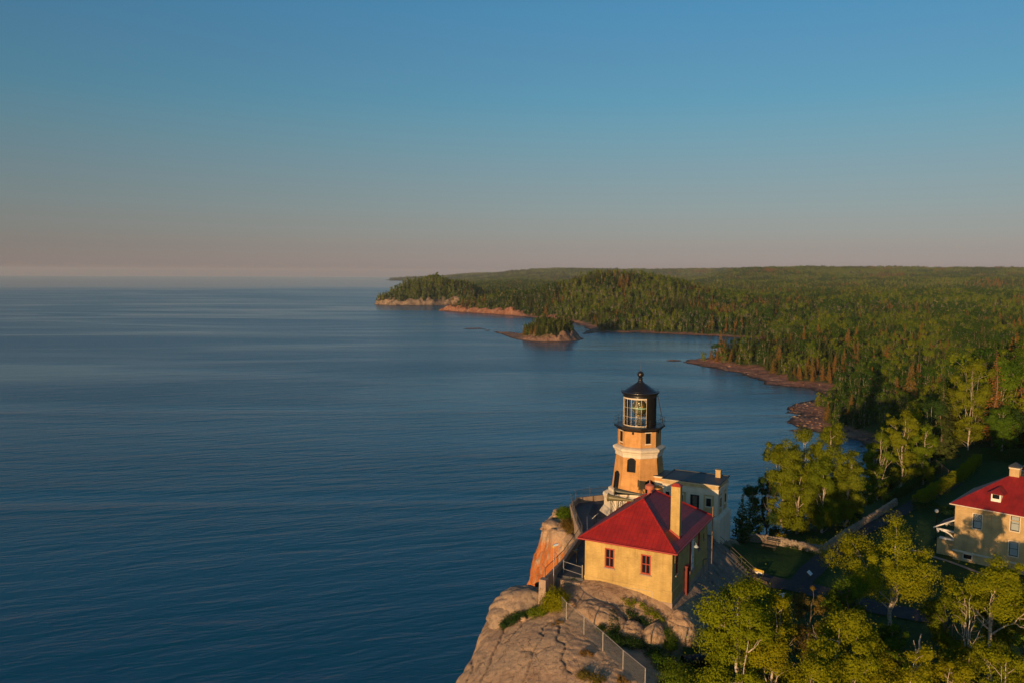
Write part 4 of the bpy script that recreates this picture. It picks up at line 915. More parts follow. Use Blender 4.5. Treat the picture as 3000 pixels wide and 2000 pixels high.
# projecting brick band over the windows, water table and footing
tb = MB()
for (p, e, n_, wd, holes) in (((U0, V0), (1, 0), (0, -1), U1 - U0, [w1, w2]), ((U1, V0), (0, 1), (1, 0), V1 - V0, [r1, r2])):
    seq = [0.0]
    for h in holes: seq += [h[0] - 0.3, h[1] + 0.3]
    seq.append(wd)
    for i in range(0, len(seq), 2): obox(tb, p, e, n_, seq[i], seq[i + 1], 41.62, 41.68, 0.002, 0.035)
    for h in holes: obox(tb, p, e, n_, h[0] - 0.3, h[1] + 0.3, 42.56, 42.62, 0.002, 0.035); obox(tb, p, e, n_, h[0] - 0.36, h[0] - 0.3, 41.68, 42.62, 0.002, 0.035); obox(tb, p, e, n_, h[1] + 0.3, h[1] + 0.36, 41.68, 42.62, 0.002, 0.035)
tb.build('brick_band', MAT['brick_house'], fh, FO)
MB().loft([[(U0 - q, V0 - q, z_), (U1 + q, V0 - q, z_), (U1 + q, V1 + q, z_), (U0 - q, V1 + q, z_)] for q, z_ in ((0.05, 35.6), (0.05, 39.16), (0.012, 39.24))], cap=False).build('water_table', MAT['brick_house'], fh, FO)
MB().loft([[(U0 - q, V0 - q, z_), (U1 + q, V0 - q, z_), (U1 + q, V1 + q, z_), (U0 - q, V1 + q, z_)] for q, z_ in ((0.10, 35.0), (0.10, 38.12), (0.06, 38.16))], cap=False).build('footing', MAT['concrete'], fh, FO)
# roof
EU0, EU1, EV0, EV1, EZ, RZ = -29.83, -20.38, 69.85, 83.0, 43.0, 46.2
def hip_roof(e0, e1, f0, f1, ez, rz, thick=0.16, kick=0.0):
    hw = (e1 - e0) / 2; cu = (e0 + e1) / 2
    top = [(cu, f0 + hw, rz), (cu, f1 - hw, rz)]
    c = [(e0, f0, ez), (e1, f0, ez), (e1, f1, ez), (e0, f1, ez)]
    mb = MB(); mb.add(c + top, [(0, 1, 4), (1, 2, 5, 4), (2, 3, 5), (3, 0, 4, 5)])
    d = [(x, y, ez - thick) for x, y, _ in c]; i_ = [(e0 + .4, f0 + .4, ez - thick), (e1 - .4, f0 + .4, ez - thick), (e1 - .4, f1 - .4, ez - thick), (e0 + .4, f1 - .4, ez - thick)]
    mb.add(c + d, [(0, 4, 5, 1), (1, 5, 6, 2), (2, 6, 7, 3), (3, 7, 4, 0)])
    mb.add(d + i_, [(0, 4, 5, 1), (1, 5, 6, 2), (2, 6, 7, 3), (3, 7, 4, 0)])
    return mb, c, top
mb, c4, tp = hip_roof(EU0, EU1, EV0, EV1, EZ, RZ)
ro = mb.build('roof', MAT['roof'], fh, FO)
rb = MB()
for a, b_ in ((c4[0], tp[0]), (c4[1], tp[0]), (c4[2], tp[1]), (c4[3], tp[1]), (tp[0], tp[1])):
    n_ = 14; pts = [Vector(a).lerp(Vector(b_), i / n_) + Vector((0, 0, 0.03)) for i in range(n_ + 1)]
    rb.tube(pts, 0.085, 8)
rb.build('ridge_tiles', MAT['roof'], ro, FO)
gm = simple('gutter_red', (0.33, 0.03, 0.025), 0.45, 0.15, 3)
gb = MB(); q = 0.10
for (a, b_) in (((EU0 - q, EV0 - q), (EU1 + q, EV0 - q)), ((EU1 + q, EV0 - q), (EU1 + q, EV1 + q)), ((EU1 + q, EV1 + q), (EU0 - q, EV1 + q)), ((EU0 - q, EV1 + q), (EU0 - q, EV0 - q))):
    gb.tube([(a[0], a[1], 42.93), (b_[0], b_[1], 42.93)], 0.095, 8)
gb.build('gutter', gm, ro, FO)
# tall chimney
cb = MB(); cb.box((-21.85, 72.9, 42.6), (-20.98, 73.6, 48.27)); co_ = cb.build('chimney', MAT['brick_house'], fh, FO, 0.01)
MB().loft([[(-21.85 - q, 72.9 - q, z_), (-20.98 + q, 72.9 - q, z_), (-20.98 + q, 73.6 + q, z_), (-21.85 - q, 73.6 + q, z_)] for q, z_ in ((0.03, 48.27), (0.05, 48.33), (-0.22, 48.55))]).build('chimney_cap', MAT['red_paint'], co_, FO)
fbm_ = MB(); fbm_.loft([[(-21.85 - q, 72.9 - q, 43.2 + dz), (-20.98 + q, 72.9 - q, 43.2 + dz2), (-20.98 + q, 73.6 + q, 43.2 + dz2), (-21.85 - q, 73.6 + q, 43.2 + dz)] for q, dz, dz2 in ((0.07, 0.6, 0.0), (0.07, 0.95, 0.38), (0.01, 0.97, 0.40))], cap=False); fbm_.build('flashing', MAT['red_paint'], co_, FO)
# ridge ventilator
MB().lathe([(0.24, 45.9), (0.24, 46.62), (0.30, 46.64), (0.46, 46.66), (0.47, 46.70), (0.47, 46.98), (0.44, 47.03), (0.2, 47.16), (0.05, 47.26), (0.02, 47.7)], (-25.25, 76.9), 24, False).build('roof_ventilator', simple('faded_red_paint', (0.42, 0.12, 0.07), 0.6, 0.15, 3), fh, FO)
# right wall fittings: white shutter, lamp, red steel post, pipe stub
wd = MB(); wd.box((U1 + 0.003, 76.35, 39.32), (U1 + 0.10, 77.2, 42.5)); sh = wd.build('white_door', MAT['white_paint'], fh, FO, 0.01)
for z_ in (39.85, 40.45): MB().tube([(U1 + 0.095, 76.85, z_), (U1 + 0.115, 76.85, z_)], 0.075, 12).build('door_port', MAT['black_paint'], sh, FO)
MB().box((U1 + 0.003, 75.95, 39.32), (U1 + 0.08, 76.35, 42.45)).build('door_jamb', MAT['dark_red'], fh, FO)
lm = MB(); lm.tube([(U1 + 0.02, 76.1, 42.15), (U1 + 0.3, 76.1, 42.4), (U1 + 0.55, 76.1, 42.2), (U1 + 0.6, 76.1, 41.95)], 0.025, 6); lmp = lm.build('wall_lamp', MAT['galv'], fh, FO)
MB().lathe([(0.24, 41.74), (0.22, 41.82), (0.08, 41.95), (0.04, 42.0)], (U1 + 0.6, 76.1), 16).build('lamp_shade', MAT['blue_shade'], lmp, FO)
MB().box((U1 + 0.003, 75.9, 39.0), (U1 + 0.22, 77.35, 39.3)).build('door_step', MAT['concrete'], fh, FO)
rp = MB()
rp.box((U1 + 0.10, 74.1, 36.6), (U1 + 0.34, 74.22, 40.3)); rp.box((U1 + 0.10, 74.22, 36.6), (U1 + 0.18, 74.72, 40.3)); rp.box((U1 + 0.10, 74.72, 36.6), (U1 + 0.34, 74.84, 40.3)); rp.box((U1 + 0.08, 74.06, 40.3), (U1 + 0.40, 74.88, 40.42))
rp.build('red_steel_channel', MAT['dark_red'], fh, FO, 0.01)
pp = MB(); pp.tube([(U1 + 0.06, 80.9, 37.6), (U1 + 0.06, 80.9, 38.8), (U1 + 0.08, 81.2, 38.84), (U1 + 0.08, 82.5, 38.5)], 0.06, 8); pp.build('drain_pipe', MAT['dark_galv'], fh, FO)
cp = MB(); cp.tube([(-28.3, V0 - 0.06, 39.15), (-28.3, V0 - 0.06, 38.85), (-25.6, V0 - 0.06, 38.80), (-22.7, V0 - 0.07, 38.92), (-22.55, V0 - 0.07, 38.85), (-22.55, V0 - 0.07, 37.6)], 0.022, 6); cp.build('conduit', MAT['galv'], fh, FO)
vp = MB(); vp.tube([(-20.28, 82.6, 38.0), (-20.28, 82.6, 44.1)], 0.055, 8); vp.build('vent_pipe', simple('rusty_pipe', (0.22, 0.13, 0.07), 0.7, 0.2, 3), fh, FO)

# ------------------------------------------------------------------ two fog horns
def fog_horn(v, zc, um, ue, mat, label):
    o = thing('fog_horn', label, 'fog horn', W((um + ue) / 2, v, zc), -BA, 'fog horns on the back of the red roof'); off = ((um + ue) / 2, v, zc)
    prof = [(0.0, 0.44), (0.03, 0.47), (0.10, 0.40), (0.28, 0.345), (0.6, 0.315), (1.2, 0.25), (1.9, 0.185), (2.5, 0.135), (2.75, 0.12)]
    L_ = ue - um
    mb = MB(); n_ = 24
    mb.loft([[(um + q * L_ / 2.75, v + r_ * math.cos(a), zc + r_ * math.sin(a)) for a in np.linspace(0, 2 * math.pi, n_ + 1)[:-1]] for q, r_ in prof], cap=False, smooth=True)
    mb.loft([[(um + q * L_ / 2.75, v + (r_ - 0.03) * math.cos(a), zc + (r_ - 0.03) * math.sin(a)) for a in np.linspace(0, 2 * math.pi, n_ + 1)[:-1]] for q, r_ in prof[::-1]], cap=False, smooth=True)
    mb.build('bell', mat, o, off)
    pp = MB(); pp.tube([(ue - 0.02, v, zc), (ue + 0.2, v, zc), (ue + 0.36, v, zc - 0.08), (ue + 0.42, v, zc - 0.25), (ue + 0.42, v, zc - 0.9)], 0.115, 10); pp.build('elbow_pipe', mat, o, off)
    fb = MB(); fl_ = 39.05
    for u_ in (um + 0.35, um + 1.55):
        for s in (-0.32, 0.32): fb.bar((u_, v + s, fl_), (u_, v + s * 0.8, zc - 0.26), 0.035, 5)
        fb.bar((u_, v - 0.36, zc - 0.27), (u_, v + 0.36, zc - 0.27), 0.035, 5)
        fb.bar((u_, v - 0.32, fl_ + 0.4), (u_, v + 0.28, zc - 0.5), 0.022, 4); fb.bar((u_, v + 0.32, fl_ + 0.4), (u_, v - 0.28, zc - 0.5), 0.022, 4)
    for s in (-0.3, 0.3):
        fb.bar((um + 0.35, v + s, fl_ + 2.4), (um + 1.55, v + s, zc - 0.35), 0.022, 4); fb.bar((um + 1.55, v + s, fl_ + 2.4), (um + 0.35, v + s, zc - 0.35), 0.022, 4)
    fb.build('support_frame', MAT['dark_galv'], o, off)
    return o
fog_horn(81.0, 43.98, -31.25, -28.55, MAT['horn'], 'nearer olive fog horn on iron legs beside the red roof')
fog_horn(83.3, 44.1, -31.35, -28.35, MAT['horn2'], 'dark green fog horn closest to the lighthouse tower base')
# ------------------------------------------------------------------ viewing deck, parapet wall and its fences
DZ = 39.0
PAR = [(-31.85, 66.6), (-32.4, 72.0), (-34.1, 80.6), (-36.2, 84.0), (-39.65, 90.2), (-40.15, 93.4), (-37.55, 96.6), (-33.5, 99.6), (-27.0, 99.4)]
def offset_line(pts, d):
    out = []
    for i in range(len(pts)):
        a = Vector(pts[max(i - 1, 0)]); b = Vector(pts[i]); c = Vector(pts[min(i + 1, len(pts) - 1)])
        t1 = (b - a).normalized() if i > 0 else (c - b).normalized(); t2 = (c - b).normalized() if i < len(pts) - 1 else t1
        n1 = Vector((-t1.y, t1.x)); n2 = Vector((-t2.y, t2.x)); m_ = (n1 + n2).normalized()
        out.append(tuple(b + m_ * d / max(0.4, m_.dot(n1))))
    return out
def strip_wall(mb, pts, th, z0, z1):
    A_ = offset_line(pts, th / 2); B_ = offset_line(pts, -th / 2); n_ = len(pts)
    z0s = z0 if isinstance(z0, (list, tuple)) else [z0] * n_; z1s = z1 if isinstance(z1, (list, tuple)) else [z1] * n_
    vs = []
    for i in range(n_): vs += [(A_[i][0], A_[i][1], z0s[i]), (B_[i][0], B_[i][1], z0s[i]), (B_[i][0], B_[i][1], z1s[i]), (A_[i][0], A_[i][1], z1s[i])]
    fs = []
    for i in range(n_ - 1):
        for k in range(4): fs.append((4 * i + k, 4 * i + (k + 1) % 4, 4 * i + 4 + (k + 1) % 4, 4 * i + 4 + k))
    fs += [(3, 2, 1, 0), (4 * n_ - 4, 4 * n_ - 3, 4 * n_ - 2, 4 * n_ - 1)]
    mb.add(vs, fs); return mb
dk = MB()
inner = offset_line(PAR, -0.12)
poly = [p for p in inner[1:]] + [(-27.0, 95.0), (-29.0, 82.6), (U0 + 0.0, 82.4), (U0, 69.9), (-32.0, 69.6)]
dk.prism(poly, 36.5, DZ)
d_ = dk.build('deck', MAT['deck'], None, (0, 0, 0)); d_.matrix_world = Matrix.Rotation(-BA, 4, 'Z'); tag(d_, kind='structure')
mt = MB(); mt.prism([(-37.0, 89.4), (-35.3, 88.2), (-34.2, 89.6), (-36.4, 92.0), (-37.0, 94.6), (-38.2, 93.7)], DZ + 0.002, DZ + 0.008)
d_ = mt.build('dark_paving', MAT['deck_mat']); d_.matrix_world = Matrix.Rotation(-BA, 4, 'Z'); tag(d_, kind='structure')
pw = thing('parapet_wall', 'low concrete parapet round the lighthouse deck along the cliff edge', 'wall', W(PAR[0][0], PAR[0][1], 38), -BA)
PO = (PAR[0][0], PAR[0][1], 38)
strip_wall(MB(), PAR, 0.30, [37.0, 37, 36.5, 36.5, 36.5, 36.5, 36.5, 36, 36], 39.7).build('wall', MAT['concrete'], pw, PO, 0.02)
MB().loft([[(-31.85 - q, 66.35 - q, z_), (-31.85 + q, 66.35 - q, z_), (-31.85 + q, 66.35 + q, z_), (-31.85 - q, 66.35 + q, z_)] for q, z_ in ((0.42, 36.6), (0.33, 39.72))]).build('end_pier', MAT['concrete'], pw, PO, 0.02)

def chain_fence(name, label, pts, heights, posts_at, h=1.0, mat=None, arms=True, parent_group=None, mesh=True, rz=-BA, pitch=0.14, wr=0.006, mid=False, closing=None, rail_r=0.03, post_r=0.04):
    """pts: local (u,v) line with base heights; each post its own part"""
    o = thing(name, label, 'fence', W(pts[0][0], pts[0][1], heights[0]) if rz else (pts[0][0], pts[0][1], heights[0]), rz, parent_group); off = (pts[0][0], pts[0][1], heights[0])
    P3 = [Vector((p[0], p[1], z_)) for p, z_ in zip(pts, heights)]
    acc = [0]
    for a, b_ in zip(P3[:-1], P3[1:]): acc.append(acc[-1] + (b_ - a).length)
    def at(s):
        for i in range(len(P3) - 1):
            if s <= acc[i + 1] + 1e-6: return P3[i].lerp(P3[i + 1], (s - acc[i]) / (acc[i + 1] - acc[i]))
        return P3[-1]
    up_ = Vector((0, 0, 1)); rail = MB(); rail.tube([p + up_ * h for p in P3], rail_r, 6); 
    if mid: rail.tube([p + up_ * h * 0.5 for p in P3], rail_r * 0.8, 6)
    rail.build('top_rail', mat, o, off)
    for i, s in enumerate(posts_at):
        p = at(s * acc[-1]); mb = MB(); mb.tube([p - up_ * 0.3, p + up_ * (h + 0.03)], post_r, 7)
        if arms:
            t_ = (at(min(s * acc[-1] + 0.1, acc[-1])) - at(max(s * acc[-1] - 0.1, 0))).normalized(); nn = Vector((-t_.y, t_.x, 0))
            mb.bar(p + up_ * h, p + up_ * (h + 0.38) + nn * 0.32, 0.018, 4)
        mb.build('post', mat, o, off)
    if mesh:
        mb = MB(); n_ = int(acc[-1] / pitch); rr = wr
        rows_ = int(round(h / pitch))
        for i in range(-rows_, n_ + 1):
            for sg in (1, -1):
                s0 = i * pitch if sg > 0 else (i + rows_) * pitch; s1 = s0 + sg * h
                lo_, hi_ = 0.0, acc[-1]
                ta, tb_ = 0.0, 1.0
                if s1 != s0:
                    q0, q1 = (lo_ - s0) / (s1 - s0), (hi_ - s0) / (s1 - s0); ta, tb_ = max(ta, min(q0, q1)), min(tb_, max(q0, q1))
                if tb_ - ta < 0.05: continue
                a = at(s0 + (s1 - s0) * ta) + up_ * h * ta; b_ = at(s0 + (s1 - s0) * tb_) + up_ * h * tb_
                dd_ = Vector((0, 0, rr)); mb.add([a - dd_, b_ - dd_, b_ + dd_, a + dd_], [(0, 1, 2, 3)])
        mb.build('wire_mesh', mat, o, off)
    return o
chain_fence('deck_fence', 'chain link fence with barbed arms on the parapet left of the red roofed house', PAR[0:4], [39.7] * 4, [0.0, 0.2, 0.4, 0.58, 0.78, 1.0], 0.95, MAT['dark_galv'])
chain_fence('deck_fence', 'chain link fence with outward barbed arms round the far corner of the deck', PAR[3:8], [39.7] * 5, [0.05, 0.16, 0.27, 0.38, 0.48, 0.62, 0.8, 1.0], 0.95, MAT['dark_galv'])
# gate rails across the walkway
gt = thing('pipe_gate', 'two rail pipe gate between parapet and corner of the yellow house', 'gate', W(-31.75, 70.55, 38.9), -BA); GO = (-31.75, 70.55, 38.9)
for u_ in (-31.75, -29.55): MB().tube([(u_, 70.55 - (0.5 if u_ > -30 else 0), 37.8), (u_, 70.55 - (0.5 if u_ > -30 else 0), 40.25)], 0.055, 8).build('post', MAT['galv'], gt, GO)
for z_ in (40.1, 39.35): MB().bar((-31.75, 70.5, z_), (-29.55, 70.0, z_ - 0.05), 0.035, 6).build('rail', MAT['galv'], gt, GO)
st = MB(); st.box((-32.0, 69.2, 37.0), (U0 - 0.02, 69.62, 38.75)); d_ = st.build('deck_edge_step', MAT['concrete'], None); d_.matrix_world = Matrix.Rotation(-BA, 4, 'Z'); tag(d_, 'concrete step closing the walkway below the pipe gate', 'step')
# coin viewer
vw = thing('viewing_binoculars', 'black coin viewing binoculars on a stand behind the pipe gate', 'binoculars', W(-31.4, 72.9, 39.0), -BA); VO = (-31.4, 72.9, 39.0)
MB().lathe([(0.26, 39.0), (0.24, 39.06), (0.10, 39.12), (0.08, 39.6), (0.07, 40.1), (0.11, 40.2), (0.12, 40.28)], (-31.4, 72.9), 16).build('stand', MAT['black_metal'], vw, VO)
hb = MB(); hb.box((-31.55, 72.68, 40.28), (-31.25, 73.12, 40.62)); hb.build('head', MAT['black_metal'], vw, VO, 0.06)
eb = MB()
for s in (-0.09, 0.09): eb.tube([(-31.15, 72.9 + s, 40.48), (-31.75, 72.9 + s, 40.48)], [0.045, 0.08], 10)
eb.build('barrel', MAT['black_paint'], vw, VO)
# deck sign and handrail
ds = thing('deck_sign', 'small slanted white sign on two legs on the dark deck', 'sign', W(-35.0, 86.6, 39.0), -BA); DO = (-35.0, 86.6, 39.0)
for v_ in (86.3, 86.95): MB().bar((-35.0, v_, 39.0), (-35.0, v_, 40.2), 0.035, 6).build('leg', MAT['black_paint'], ds, DO)
pb = MB(); pb.add([(-35.22, 86.22, 39.62), (-34.78, 86.22, 40.12), (-34.78, 87.02, 40.12), (-35.22, 87.02, 39.62), (-35.20, 86.22, 39.58), (-34.76, 86.22, 40.08), (-34.76, 87.02, 40.08), (-35.20, 87.02, 39.58)], [(0, 1, 2, 3), (7, 6, 5, 4), (0, 4, 5, 1), (1, 5, 6, 2), (2, 6, 7, 3), (3, 7, 4, 0)]); pb.build('panel', MAT['white_paint'], ds, DO)
hr = thing('handrail', 'single grey handrail along the walkway between parapet and red roof', 'handrail', W(-35.2, 84.2, 39.0), -BA); HO = (-35.2, 84.2, 39)
MB().tube([(-33.3, 80.2, 39.9), (-35.6, 85.6, 39.95)], 0.03, 6).build('rail', MAT['galv'], hr, HO)
for u_, v_ in ((-33.3, 80.2), (-34.4, 82.8), (-35.6, 85.6)): MB().bar((u_, v_, 39.0), (u_, v_, 39.93), 0.025, 6).build('post', MAT['galv'], hr, HO)
# light pole by the pier
lp = thing('light_pole', 'slim grey pole with floodlight standing by the parapet end pier', 'light pole', (4.05, 74.6, 37.2))
MB().tube([(0, 0, -0.5), (0, 0, 5.3)], [0.05, 0.04], 8).build('pole', MAT['galv'], lp)
fl_ = MB(); fl_.loft([[(0.0 + q, -0.12, 5.25 + s), (0.0 + q, 0.12, 5.25 + s), (0.0 + q, 0.12, 5.42 + s), (0.0 + q, -0.12, 5.42 + s)] for q, s in ((-0.05, 0.0), (0.18, 0.08), (0.42, 0.14))]); fl_.build('floodlight', MAT['blue_shade'], lp, bevel=0.02)
MB().box((-0.13, -0.1, 5.12), (0.06, 0.1, 5.34)).build('ballast', MAT['yellow'], lp, bevel=0.02)
MB().tube([(0.12, 0, 4.6), (0.16, 0, 4.2), (0.12, 0, 3.7)], 0.035, 6).build('cable_box', MAT['galv'], lp)

# ------------------------------------------------------------------ front fence on the rock
FP = [(4.6, 71.2), (5.0, 70.3), (6.36, 67.75), (7.67, 64.95), (9.0, 62.35), (10.35, 59.8)]
fz = [h1(*p) - 0.05 for p in FP]; fz[0] = fz[1] + 0.15
L_ = [0]
for a, b_ in zip(FP[:-1], FP[1:]): L_.append(L_[-1] + math.hypot(b_[0] - a[0], b_[1] - a[1]))
chain_fence('rock_fence', 'chain link fence with grey pipe posts descending the bare rock slab', FP, fz, [l / L_[-1] for l in L_[1:]], 1.62, MAT['galv'], False, rz=0, pitch=0.13, wr=0.008, rail_r=0.032, post_r=0.055)
# ------------------------------------------------------------------ boulders
def rock_obj(name, label, c, r, seed, rot=0.0, mat='boulder', amp=0.22, sub=5, cat='boulder', squash=None):
    import bmesh
    bm = bmesh.new(); bmesh.ops.create_icosphere(bm, subdivisions=sub, radius=1.0)
    co = np.array([v.co[:] for v in bm.verts]); sx = seed * 3.7
    d = 1 + amp * fbm(co[:, 0] * 1.1 + sx, co[:, 1] * 1.1 + co[:, 2] * 1.7, 4, seed) + 0.25 * amp * fbm(co[:, 0] * 4 + sx, co[:, 1] * 4 + co[:, 2] * 4.3, 3, seed + 9)
    crk = np.abs(fbm(co[:, 0] * 1.6 - sx, co[:, 1] * 1.6 + co[:, 2] * 1.2, 2, seed + 4)); d -= 0.07 * np.exp(-(crk / 0.03) ** 2)
    co = co * d[:, None]; co[:, 2] = np.where(co[:, 2] > 0, np.abs(co[:, 2]) ** 0.85, co[:, 2])
    co *= np.array(r); cr, sr = math.cos(rot), math.sin(rot); co[:, 0], co[:, 1] = co[:, 0] * cr - co[:, 1] * sr, co[:, 0] * sr + co[:, 1] * cr
    for v, q in zip(bm.verts, co): v.co = q; 
    for f in bm.faces: f.smooth = True
    me = bpy.data.meshes.new(name); bm.to_mesh(me); bm.free()
    o = link_mesh(name, me, MAT[mat], None, c); return tag(o, label, cat)
rock_obj('rock_hump', 'rounded grey rock hump at the cliff edge beside the pier', (0.9, 75.0, 36.3), (2.7, 2.1, 2.1), 3, 0.25, 'grey_rock')
rock_obj('rock_hump', 'lower lobe of grey rock jutting over the lake before the pier', (-0.6, 73.7, 35.7), (1.6, 1.3, 1.3), 5, 0.5, 'grey_rock')
rock_obj('boulder', 'two lobed boulder with orange lichen below the yellow house corner', (10.6, 69.5, 35.6), (1.5, 1.2, 1.95), 8, 0.2)
rock_obj('boulder', 'pale boulder leaning on its lichen spotted neighbour under the yellow wall', (12.7, 69.5, 35.5), (1.4, 1.15, 1.85), 12, 0.9)
rock_obj('boulder', 'large domed rock between the yellow front wall and the fence', (7.8, 71.4, 36.0), (2.9, 1.9, 2.25), 15, -0.45, 'tan_rock', amp=0.09)
rock_obj('boulder', 'rock shoulder carrying the near right corner of the yellow house', (15.2, 70.9, 35.5), (1.7, 1.8, 2.2), 18, 0.3, 'tan_rock')
rock_obj('boulder', 'flat tan boulder on the lip of the orange cliff left of the hanging bush', (5.1, 97.0, 37.35), (1.2, 1.5, 0.62), 21, 0.4, 'tan_rock', amp=0.3, sub=4)
rock_obj('boulder', 'highest flat boulder at the cliff edge beside the corner bush', (6.0, 100.2, 37.75), (0.9, 1.5, 0.6), 25, 0.1, 'tan_rock', amp=0.3, sub=4)
for i, (x_, y_, s_, lb_) in enumerate([(1.2, 72.0, .35, 'small loose stone in the crevice beside the dark bush'), (5.6, 72.4, .45, 'loose stone at the foot of the domed rock'), (13.2, 67.3, .4, 'small stone in shade below the lichen boulders')]):
    rock_obj('loose_stone', lb_, (x_, y_, h1(x_, y_) + s_ * 0.1), (s_, s_ * 0.8, s_ * 0.7), 30 + i, i * 1.1, sub=3, cat='stone')

# ------------------------------------------------------------------ stairs down to the path
sa, sb_ = Vector((21.2, 91.3)), Vector((26.6, 87.6)); zt_, zb_ = 39.2, 34.55
dirv = (sb_ - sa).normalized(); nrm = Vector((-dirv.y, dirv.x)); n_st = 19
ss = thing('stone_stairs', 'long concrete stairway with pipe handrails from annex down to the path', 'stairs', (sb_.x, sb_.y, zb_)); 
mb = MB(); SOF = (sb_.x, sb_.y, zb_)
Ls = (sb_ - sa).length
for i in range(n_st):
    z1_ = zt_ + (zb_ - zt_) * (i + 1) / n_st + 0.12; a = sa + dirv * (Ls * i / n_st); b_ = sa + dirv * (Ls * (i + 1) / n_st + 0.04)
    q = [a + nrm * 0.85, a - nrm * 0.85, b_ - nrm * 0.85, b_ + nrm * 0.85]
    mb.prism([(p.x, p.y) for p in q], z1_ - 0.9, z1_ + 0.001 * i)
mb.build('treads', MAT['concrete'], ss, SOF)
for s_, lab in ((0.95, None), (-0.95, None)):
    hb = MB(); pts = [sa + nrm * s_, sb_ + nrm * s_]
    for hh in (0.95, 0.5): hb.tube([(pts[0].x, pts[0].y, zt_ + hh), (pts[1].x, pts[1].y, zb_ + hh), (pts[1].x + dirv.x * 0.35, pts[1].y + dirv.y * 0.35, zb_ + hh - 0.05)], 0.028, 6)
    for k in range(6):
        p = pts[0].lerp(pts[1], k / 5); zz = zt_ + (zb_ - zt_) * k / 5; hb.bar((p.x, p.y, zz - 0.4), (p.x, p.y, zz + 0.95), 0.028, 6)
    hb.build('handrail', MAT['dark_galv'], ss, SOF)
yb = thing('warning_sign', 'yellow and white striped board standing at the foot of the stairway', 'sign', (27.7, 88.2, 34.5), 0.75)
MB().box((-0.05, -0.65, 0.55), (0.02, 0.65, 0.80)).build('board', MAT['yellow'], yb)
MB().box((0.022, -0.6, 0.25), (0.05, 0.6, 0.5)).build('lower_board', MAT['white_paint'], yb)
for s_ in (-0.5, 0.5): MB().bar((-0.02, s_, -0.2), (-0.02, s_, 0.8), 0.035, 6).build('leg', MAT['dark_galv'], yb)
def bench(label, loc, rz):
    o = thing('park_bench', label, 'bench', loc, rz)
    sb = MB()
    for k in range(3): sb.box((-0.9, -0.24 + k * 0.17, 0.42), (0.9, -0.10 + k * 0.17, 0.46))
    sb.build('seat', MAT['wood'], o)
    bb = MB()
    for k in range(2): bb.box((-0.9, 0.28, 0.60 + k * 0.18), (0.9, 0.32, 0.74 + k * 0.18))
    bb.build('backrest', MAT['wood'], o)
    for s_ in (-0.7, 0.7):
        lb = MB(); lb.box((s_ - 0.03, -0.22, -0.15), (s_ + 0.03, -0.16, 0.42)); lb.box((s_ - 0.03, 0.22, -0.15), (s_ + 0.03, 0.28, 0.95)); lb.box((s_ - 0.03, -0.16, 0.36), (s_ + 0.03, 0.22, 0.415)); lb.build('leg', MAT['black_metal'], o)
    return o
bench('weathered wooden bench on the lawn below the stairway foot', (26.9, 85.6, h1(26.9, 85.6)), math.radians(-58))
bench('wooden bench in front of the field stone wall', (31.6, 96.9, h1(31.6, 96.9)), math.radians(-35))
# culvert pipe half hidden among the shrubs
cu = thing('culvert_pipe', 'black drain pipe lying in shade below the rock shoulder', 'pipe', (16.2, 67.4, h1(16.2, 67.4) + 0.35), math.radians(15))
pm = MB(); pm.loft([[(x_, r_ * math.cos(a), r_ * math.sin(a)) for a in np.linspace(0, 2 * math.pi, 25)[:-1]] for x_, r_ in ((-1.4, 0.5), (1.6, 0.5), (1.6, 0.44), (-1.4, 0.44))], cap=False, smooth=True)
pm.build('barrel', MAT['rubber'], cu)
rim = MB()
for x_ in np.linspace(-1.4, 1.6, 9): rim.tube([(x_, 0.51 * math.cos(a), 0.51 * math.sin(a)) for a in np.linspace(0, 2 * math.pi, 25)], 0.03, 5)
rim.build('rib', MAT['rubber'], cu)

# ------------------------------------------------------------------ paths (sheets laid on the ground)
def ground_strip(name, pts, width, mat, lift=0.06, seed=1):
    P_ = [Vector(p) for p in pts]; acc = [0]
    for a, b_ in zip(P_[:-1], P_[1:]): acc.append(acc[-1] + (b_ - a).length)
    # smooth resample
    def at(s):
        s = max(0, min(acc[-1], s))
        for i in range(len(P_) - 1):
            if s <= acc[i + 1] + 1e-9: return P_[i].lerp(P_[i + 1], (s - acc[i]) / (acc[i + 1] - acc[i]))
        return P_[-1]
    n_ = max(4, int(acc[-1] / 0.5)); m_ = 7; vs = []
    for i in range(n_ + 1):
        s = acc[-1] * i / n_; c = sum((at(s + k * 0.8) for k in (-2, -1, 0, 1, 2)), Vector((0, 0))) / 5 if 0 < i < n_ else at(s)
        t_ = (at(s + 0.8) - at(s - 0.8)).normalized(); nn = Vector((-t_.y, t_.x))
        w_ = width * (1 + 0.06 * math.sin(s * 0.9 + seed))
        for k in range(m_): p = c + nn * w_ * (k / (m_ - 1) - 0.5); vs.append((p.x, p.y))
    A_ = np.array(vs); z_ = H(A_[:, 0], A_[:, 1]) + lift
    me = np_mesh(name, np.column_stack([A_, z_]), grid_quads(n_ + 1, m_), True)
    o = link_mesh(name, me, mat); tag(o, kind='structure'); return o
ground_strip('path', [(26.4, 87.9), (30, 86.4), (33.6, 84.2), (38, 80.5), (43, 77)], 3.0, MAT['asphalt'], 0.10)
ground_strip('path', [(31.8, 86.6), (34.6, 90.6), (38.2, 95.4), (43, 101), (48.5, 106.5), (55, 112.2), (62, 119), (72, 129)], 2.4, MAT['asphalt'], 0.115, 3)
ground_strip('footpath', [(48.6, 97.0), (50.1, 93.9), (52.5, 88.9), (54.6, 83.4), (57, 77)], 0.55, MAT['concrete'], 0.08, 5)

